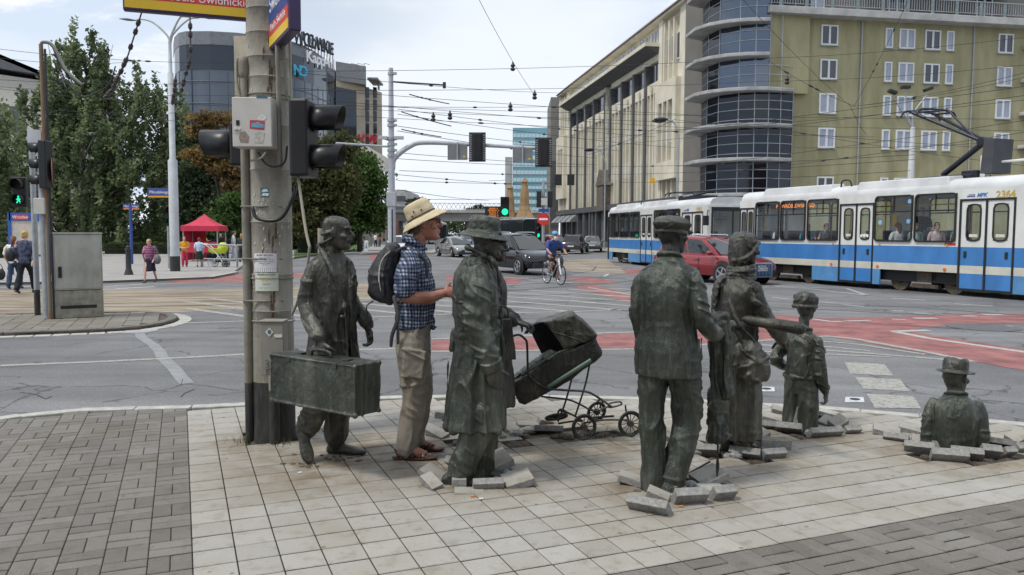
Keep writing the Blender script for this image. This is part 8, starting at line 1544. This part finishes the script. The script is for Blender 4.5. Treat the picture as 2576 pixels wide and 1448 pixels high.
# ================================================================== TREES
def leafmat(name,a,b):
 m=bpy.data.materials.new(name);m.use_nodes=True;n=m.node_tree.nodes;l=m.node_tree.links;p=n['Principled BSDF'];at=n.new('ShaderNodeAttribute');at.attribute_name='tint';mx=n.new('ShaderNodeMix');mx.data_type='RGBA';mx.inputs[6].default_value=(*a,1);mx.inputs[7].default_value=(*b,1);l.new(at.outputs['Fac'],mx.inputs[0]);l.new(mx.outputs[2],p.inputs['Base Color']);p.inputs['Roughness'].default_value=.65;p.inputs['Specular IOR Level'].default_value=.25
 tr=n.new('ShaderNodeBsdfTranslucent');l.new(mx.outputs[2],tr.inputs[0]);ms=n.new('ShaderNodeMixShader');ms.inputs[0].default_value=.4;l.new(p.outputs[0],ms.inputs[1]);l.new(tr.outputs[0],ms.inputs[2]);l.new(ms.outputs[0],n['Material Output'].inputs[0]);return m
def leaves(name,pts,size,m_,parent,seed,tint,aspect=.6):
 r_=np.random.default_rng(seed);n=len(pts);a=r_.normal(size=(n,3));a/=np.linalg.norm(a,axis=1)[:,None];b=r_.normal(size=(n,3));b-=a*(a*b).sum(1)[:,None];b/=np.linalg.norm(b,axis=1)[:,None];s=size*r_.uniform(.6,1.4,n)[:,None]
 v=np.stack([pts-a*s,pts+b*s*aspect,pts+a*s,pts-b*s*aspect],1).reshape(-1,3);me=bpy.data.meshes.new(name);me.vertices.add(4*n);me.vertices.foreach_set('co',v.ravel());me.loops.add(4*n);me.loops.foreach_set('vertex_index',np.arange(4*n,dtype=np.int32));me.polygons.add(n);me.polygons.foreach_set('loop_start',np.arange(0,4*n,4,dtype=np.int32));me.polygons.foreach_set('loop_total',np.full(n,4,dtype=np.int32));me.update();me.attributes.new('tint','FLOAT','FACE').data.foreach_set('value',np.clip(tint+r_.normal(0,.18,n),0,1));me.materials.append(m_)
 o=bpy.data.objects.new(name,me);C.objects.link(o);o.parent=parent;return o
BARK=mat('dark_bark',(.055,.045,.035),.9,var=.4,scale=4,bump=.02,bscale=9);BBARK=mat('birch_bark',(.45,.43,.39),.8,var=.1,scale=5,col2=(.06,.055,.05),stretch=(1,1,.25),lo=.55,hi=.62)
def tree(label,d,base,lobes,m_,n,size,seed,bark=BARK,droop=0.0,stems=1,name='tree',trunk=True,cl=None,group=None):
 r_=np.random.default_rng(seed);g=P(base,590,d);t=thing(name,label,'tree' if name!='hedge' else 'hedge',(g.x,g.y,0),0,group);pts,tn,cent=[],[],[];tot=sum(rx*ry for _,_,rx,ry in lobes)
 for x,y,rx,ry in lobes:
  c_=P(x,y,d)-Vector((g.x,g.y,0));k=d/F;R=np.array([rx*k,rx*k*.8,ry*k]);cent.append((c_,R));m=max(4,int((cl or 420)*rx*ry/tot));u=r_.normal(size=(m,3));u/=np.linalg.norm(u,axis=1)[:,None];q_=np.array(c_)+u*R*(r_.uniform(.15,1,m)**.45)[:,None];per=max(3,int(n*rx*ry/tot/m));tc_=r_.uniform(.05,.95,m)
  if droop:L_=r_.uniform(.5,1.6,m)[:,None]*droop;f=r_.uniform(0,1,(m,per));off=r_.normal(0,.16,(m,per,3))*(1+0*f[...,None]);off[...,2]-=f*L_;sw=r_.normal(0,.3,(m,1,2));off[...,:2]+=sw*f[...,None]**2
  else:off=r_.normal(0,1,(m,per,3))*(R.min()*.17+.12)*np.array([1,1,.6])
  pts.append((q_[:,None,:]+off).reshape(-1,3));tn.append(np.repeat(tc_,per))
 p=np.concatenate(pts);tn=np.concatenate(tn);ok=p[:,2]>.1;leaves('crown',p[ok],size,m_,t,seed,tn[ok])
 if trunk:
  mb=MB();rn=random.Random(seed);top=max(c_.z+R[2]*.7 for c_,R in cent);h0=min(c_.z-R[2]*.4 for c_,R in cent)
  for s in range(stems):
   dx=(s-(stems-1)/2)*1.1;limb(mb,[(dx*.4,0,0),(dx*.8+rn.gauss(0,.15),rn.gauss(0,.2),top*.3),(dx*1.6+rn.gauss(0,.3),rn.gauss(0,.3),top*.62),(dx*2+rn.gauss(0,.4),rn.gauss(0,.4),top*.93)],[.2+top*.008,.16,.1,.02],8)
  for c_,R in cent:
   for k in range(3):e_=c_+Vector((rn.uniform(-.7,.7)*R[0],rn.uniform(-.6,.6)*R[1],rn.uniform(-.2,.7)*R[2]));z0=max(.8,e_.z*rn.uniform(.35,.6));limb(mb,[(0,0,z0),(e_.x*.5,e_.y*.5,z0+(e_.z-z0)*.65),tuple(e_)],[.1,.06,.015],6)
  mb.build('trunk',bark,t,smooth=True)
 return t
LB=leafmat('birch_leaf',(.075,.108,.05),(.25,.30,.15));LG=leafmat('green_leaf',(.03,.06,.014),(.10,.18,.045));LO=leafmat('rust_leaf',(.10,.07,.025),(.30,.20,.075));LD=leafmat('dark_leaf',(.022,.036,.018),(.075,.105,.045));LR=leafmat('mixed_leaf',(.045,.055,.02),(.16,.16,.06));LH=leafmat('hedge_leaf',(.025,.045,.012),(.10,.14,.035))
tree('tall drooping silver birch filling the left of the picture',68,215,[(215,120,75,75),(185,190,105,95),(300,230,110,85),(120,290,105,95),(400,250,75,70),(250,340,160,110),(90,420,100,110),(200,460,160,110),(350,420,130,120),(440,360,70,100),(440,480,70,90),(130,540,120,60),(320,550,130,50)],LB,52000,.18,1,BBARK,1.9,3,'birch_tree',cl=640)
tree('second birch cut off at the left edge before the pale house',52,-60,[(-30,330,70,90),(-20,480,75,110),(10,560,60,50)],LB,5000,.17,2,BBARK,1.5,1,'birch_tree',cl=160)
tree('rust tinged tree in layered sprays left of the concrete pole',55,560,[(540,300,66,16),(505,330,40,14),(600,365,50,18),(515,395,56,20),(585,425,60,22),(610,470,40,22)],LO,6500,.15,3,cl=300)
tree('dark evergreen behind the red tent',62,520,[(500,420,55,90),(470,520,60,80),(540,530,70,75),(600,560,60,50)],LD,12000,.17,4,name='conifer_tree',cl=330)
tree('green leafy tree peeping out left of the concrete pole',50,600,[(590,520,40,38),(560,560,40,30),(615,590,30,30)],LG,4000,.13,14,cl=120)
tree('rusty chestnut tree right of the big signal head',62,800,[(800,400,70,60),(850,370,50,38),(780,480,60,70),(840,470,70,60),(800,560,70,40)],LR,13000,.17,5,cl=340)
tree('fresh green tree beside the signal mast',72,905,[(900,420,50,40),(925,470,55,60),(880,510,60,60),(940,540,38,50),(870,580,60,36)],LG,13000,.17,6,cl=360)
for i,(x,y,rx,ry,d)in enumerate(((640,560,60,60,80),(720,540,60,80,84),(700,590,80,40,76),(20,570,70,60,90),(400,590,90,40,92))):tree('shaded dark tree at the back of the park, '+('behind the pole','right of the pole','low and wide behind the pole','at far left','behind the hedge')[i],d,x,[(x,y,rx,ry),(x+20,y+20,rx*.7,ry*.6)],LD,5500,.2,20+i,cl=130,group='shaded trees at the back of the park')
for i,(x,y,rx,ry,d)in enumerate(((1200,532,26,14,190),(1170,545,20,12,188),(1110,575,60,26,240),(1160,570,50,30,250),(1050,515,30,14,200))):tree('small far tree at the railway bridge, '+('right of centre above it','left of the first above it','seen below it at the left','seen below it at the right','at its left end')[i],d,x,[(x,y,rx,ry)],LG if i%2 else LD,1500,.35,40+i,cl=60,group='far trees at the railway bridge')
def hedge(label,x0,x1,y0,y1,dep,seed,m_=LH):
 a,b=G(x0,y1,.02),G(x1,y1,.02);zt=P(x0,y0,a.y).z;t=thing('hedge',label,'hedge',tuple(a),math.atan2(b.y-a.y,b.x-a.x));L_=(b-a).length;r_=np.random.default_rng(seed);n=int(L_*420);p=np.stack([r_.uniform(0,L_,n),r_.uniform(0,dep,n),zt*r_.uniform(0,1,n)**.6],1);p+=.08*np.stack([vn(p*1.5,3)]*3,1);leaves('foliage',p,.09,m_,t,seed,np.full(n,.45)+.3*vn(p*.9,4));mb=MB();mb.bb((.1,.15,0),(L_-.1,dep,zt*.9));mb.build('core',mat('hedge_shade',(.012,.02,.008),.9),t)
hedge('long clipped hedge before the birch, front tier',258,432,612,640,2.0,1);hedge('taller clipped hedge behind the front tier',250,440,597,628,2.5,2);hedge('clipped hedge at the far left edge',-60,32,620,650,2,3);hedge('loose shrubs on the lawn right of the concrete pole',745,800,592,638,4,4);hedge('low green bushes along the far lawn',800,850,600,628,4,5)
# ================================================================== OVERHEAD WIRES
WM=mat('wire',(.02,.021,.023),.6,var=0)
def wire(x0,y0,d0,x1,y1,d1,sag=.12,r_=None,beads=()):
 a,b=P(x0,y0,d0),P(x1,y1,d1);q_=[a.lerp(b,i/12)-Vector((0,0,4*sag*(i/12)*(1-i/12)))for i in range(13)];mb=MB();mb.tube(q_,r_ or .00026*(d0+d1)/2,5)
 for u in beads:p=a.lerp(b,u)-Vector((0,0,4*sag*u*(1-u)));t_=(b-a).normalized()*.0036*(d0+d1)/2;s_=.0011*(d0+d1)/2;mb.tube([p-t_,p-t_*.3,p+t_*.3,p+t_],[s_*.5,s_,s_,s_*.5],6)
 return tag(mb.build('overhead_wire',WM,smooth=True),'thin black overhead tram wire strung across the junction','wire','overhead wires over the junction')
for w in((-20,122,20,640,158,22),(-20,144,20,340,155,26),(-20,168,24,280,205,30),(-20,200,24,640,205,26),(-20,217,26,640,240,27),(-20,222,26,700,270,27),(-20,268,28,600,282,28),(-20,276,28,620,306,28),(430,250,34,640,300,28),(740,180,25,1900,148,34),(740,182,26,1420,235,40),(1900,148,34,2600,92,26),(740,228,25,1930,205,36),(1930,205,36,2600,162,26),(745,222,25,2000,300,40),(745,246,25,1900,330,42),(745,264,24,1600,262,40),(760,262,24,2600,300,30),(840,272,28,2600,330,32),(850,290,28,2200,345,36),(1000,275,30,1650,345,50),(1000,288,30,1700,372,50),(1000,318,30,1560,380,55),(1000,330,30,1500,398,60),(1000,385,40,1500,415,70),(1000,400,45,1480,420,80),(1005,430,50,1480,440,90),(1000,440,60,1400,470,95),(1000,455,60,1400,462,95),(1000,478,50,1230,505,100),(990,500,60,1280,500,110),(1200,-10,18,1345,240,30),(1860,-10,22,2140,268,34),(2290,-10,24,2148,268,34),(2148,268,34,2600,178,26),(2145,268,34,2600,190,26),(1500,350,60,2600,215,28),(1500,370,60,2600,238,28),(1640,330,40,2600,250,30),(1700,302,36,2600,380,30),(1700,420,50,2600,300,28),(1530,420,60,2300,390,36),(1530,440,60,2300,402,36),(1560,460,60,2290,430,38),(1930,318,36,2600,420,30),(1750,440,46,2600,330,28),(1480,390,60,1700,300,50),(1930,152,34,2150,268,34),(2140,268,34,2180,340,40),(2000,372,40,2600,352,30)):
 wire(*w,beads=(.22,.5,.57)if(w[0]+w[1])%3==0 else(.4,)if(w[0]+w[1])%3==1 else())
for k,(x0,y0,x1,y1,d)in enumerate(((1010,282,1135,318,30),(1010,326,1110,345,30),(1030,238,1130,262,30))):wire(x0,y0,d,x1,y1,d+2,.02,.02,(.3,.5))
for pts,lab in((((357,30,24),(322,140,25),(300,190,25),(283,225,25.5),(262,250,26)),'chain of dark insulators slanting down from the street sign'),(((478,40,26),(480,145,26),(465,195,27),(455,235,28)),'second insulator wire hanging beside the lamp post'),(((442,195,30),(438,235,30),(434,262,30)),'short insulator string against the lamp post')):
 mb=MB();q_=[P(*p)for p in pts];mb.tube(q_,.022,6)
 for i in range(1,len(q_)):
  for u in(.25,.45,.8):p=q_[i-1].lerp(q_[i],u);dd_=(q_[i]-q_[i-1]).normalized();mb.tube([p-dd_*.12,p-dd_*.05,p+dd_*.05,p+dd_*.12],[.03,.07,.07,.03],8)
 tag(mb.build('insulator_string',mat('insulator_brown',(.035,.022,.025),.4)),lab,'insulator')
for x,y,d in((1290,168,24),(1345,240,30),(1284,270,40),(1090,295,32),(1132,291,32),(1980,202,35)):p=P(x,y,d);mb=MB();mb.lathe([(.05,-.16),(.1,-.1),(.05,-.03),(.09,.03),(.04,.1),(.02,.18)],n=10);o_=mb.build('insulator',DARK,smooth=True);o_.location=p;o_.scale=(d/30,)*3;tag(o_,'small dark insulator clamped on an overhead wire','insulator','insulators on the overhead wires')
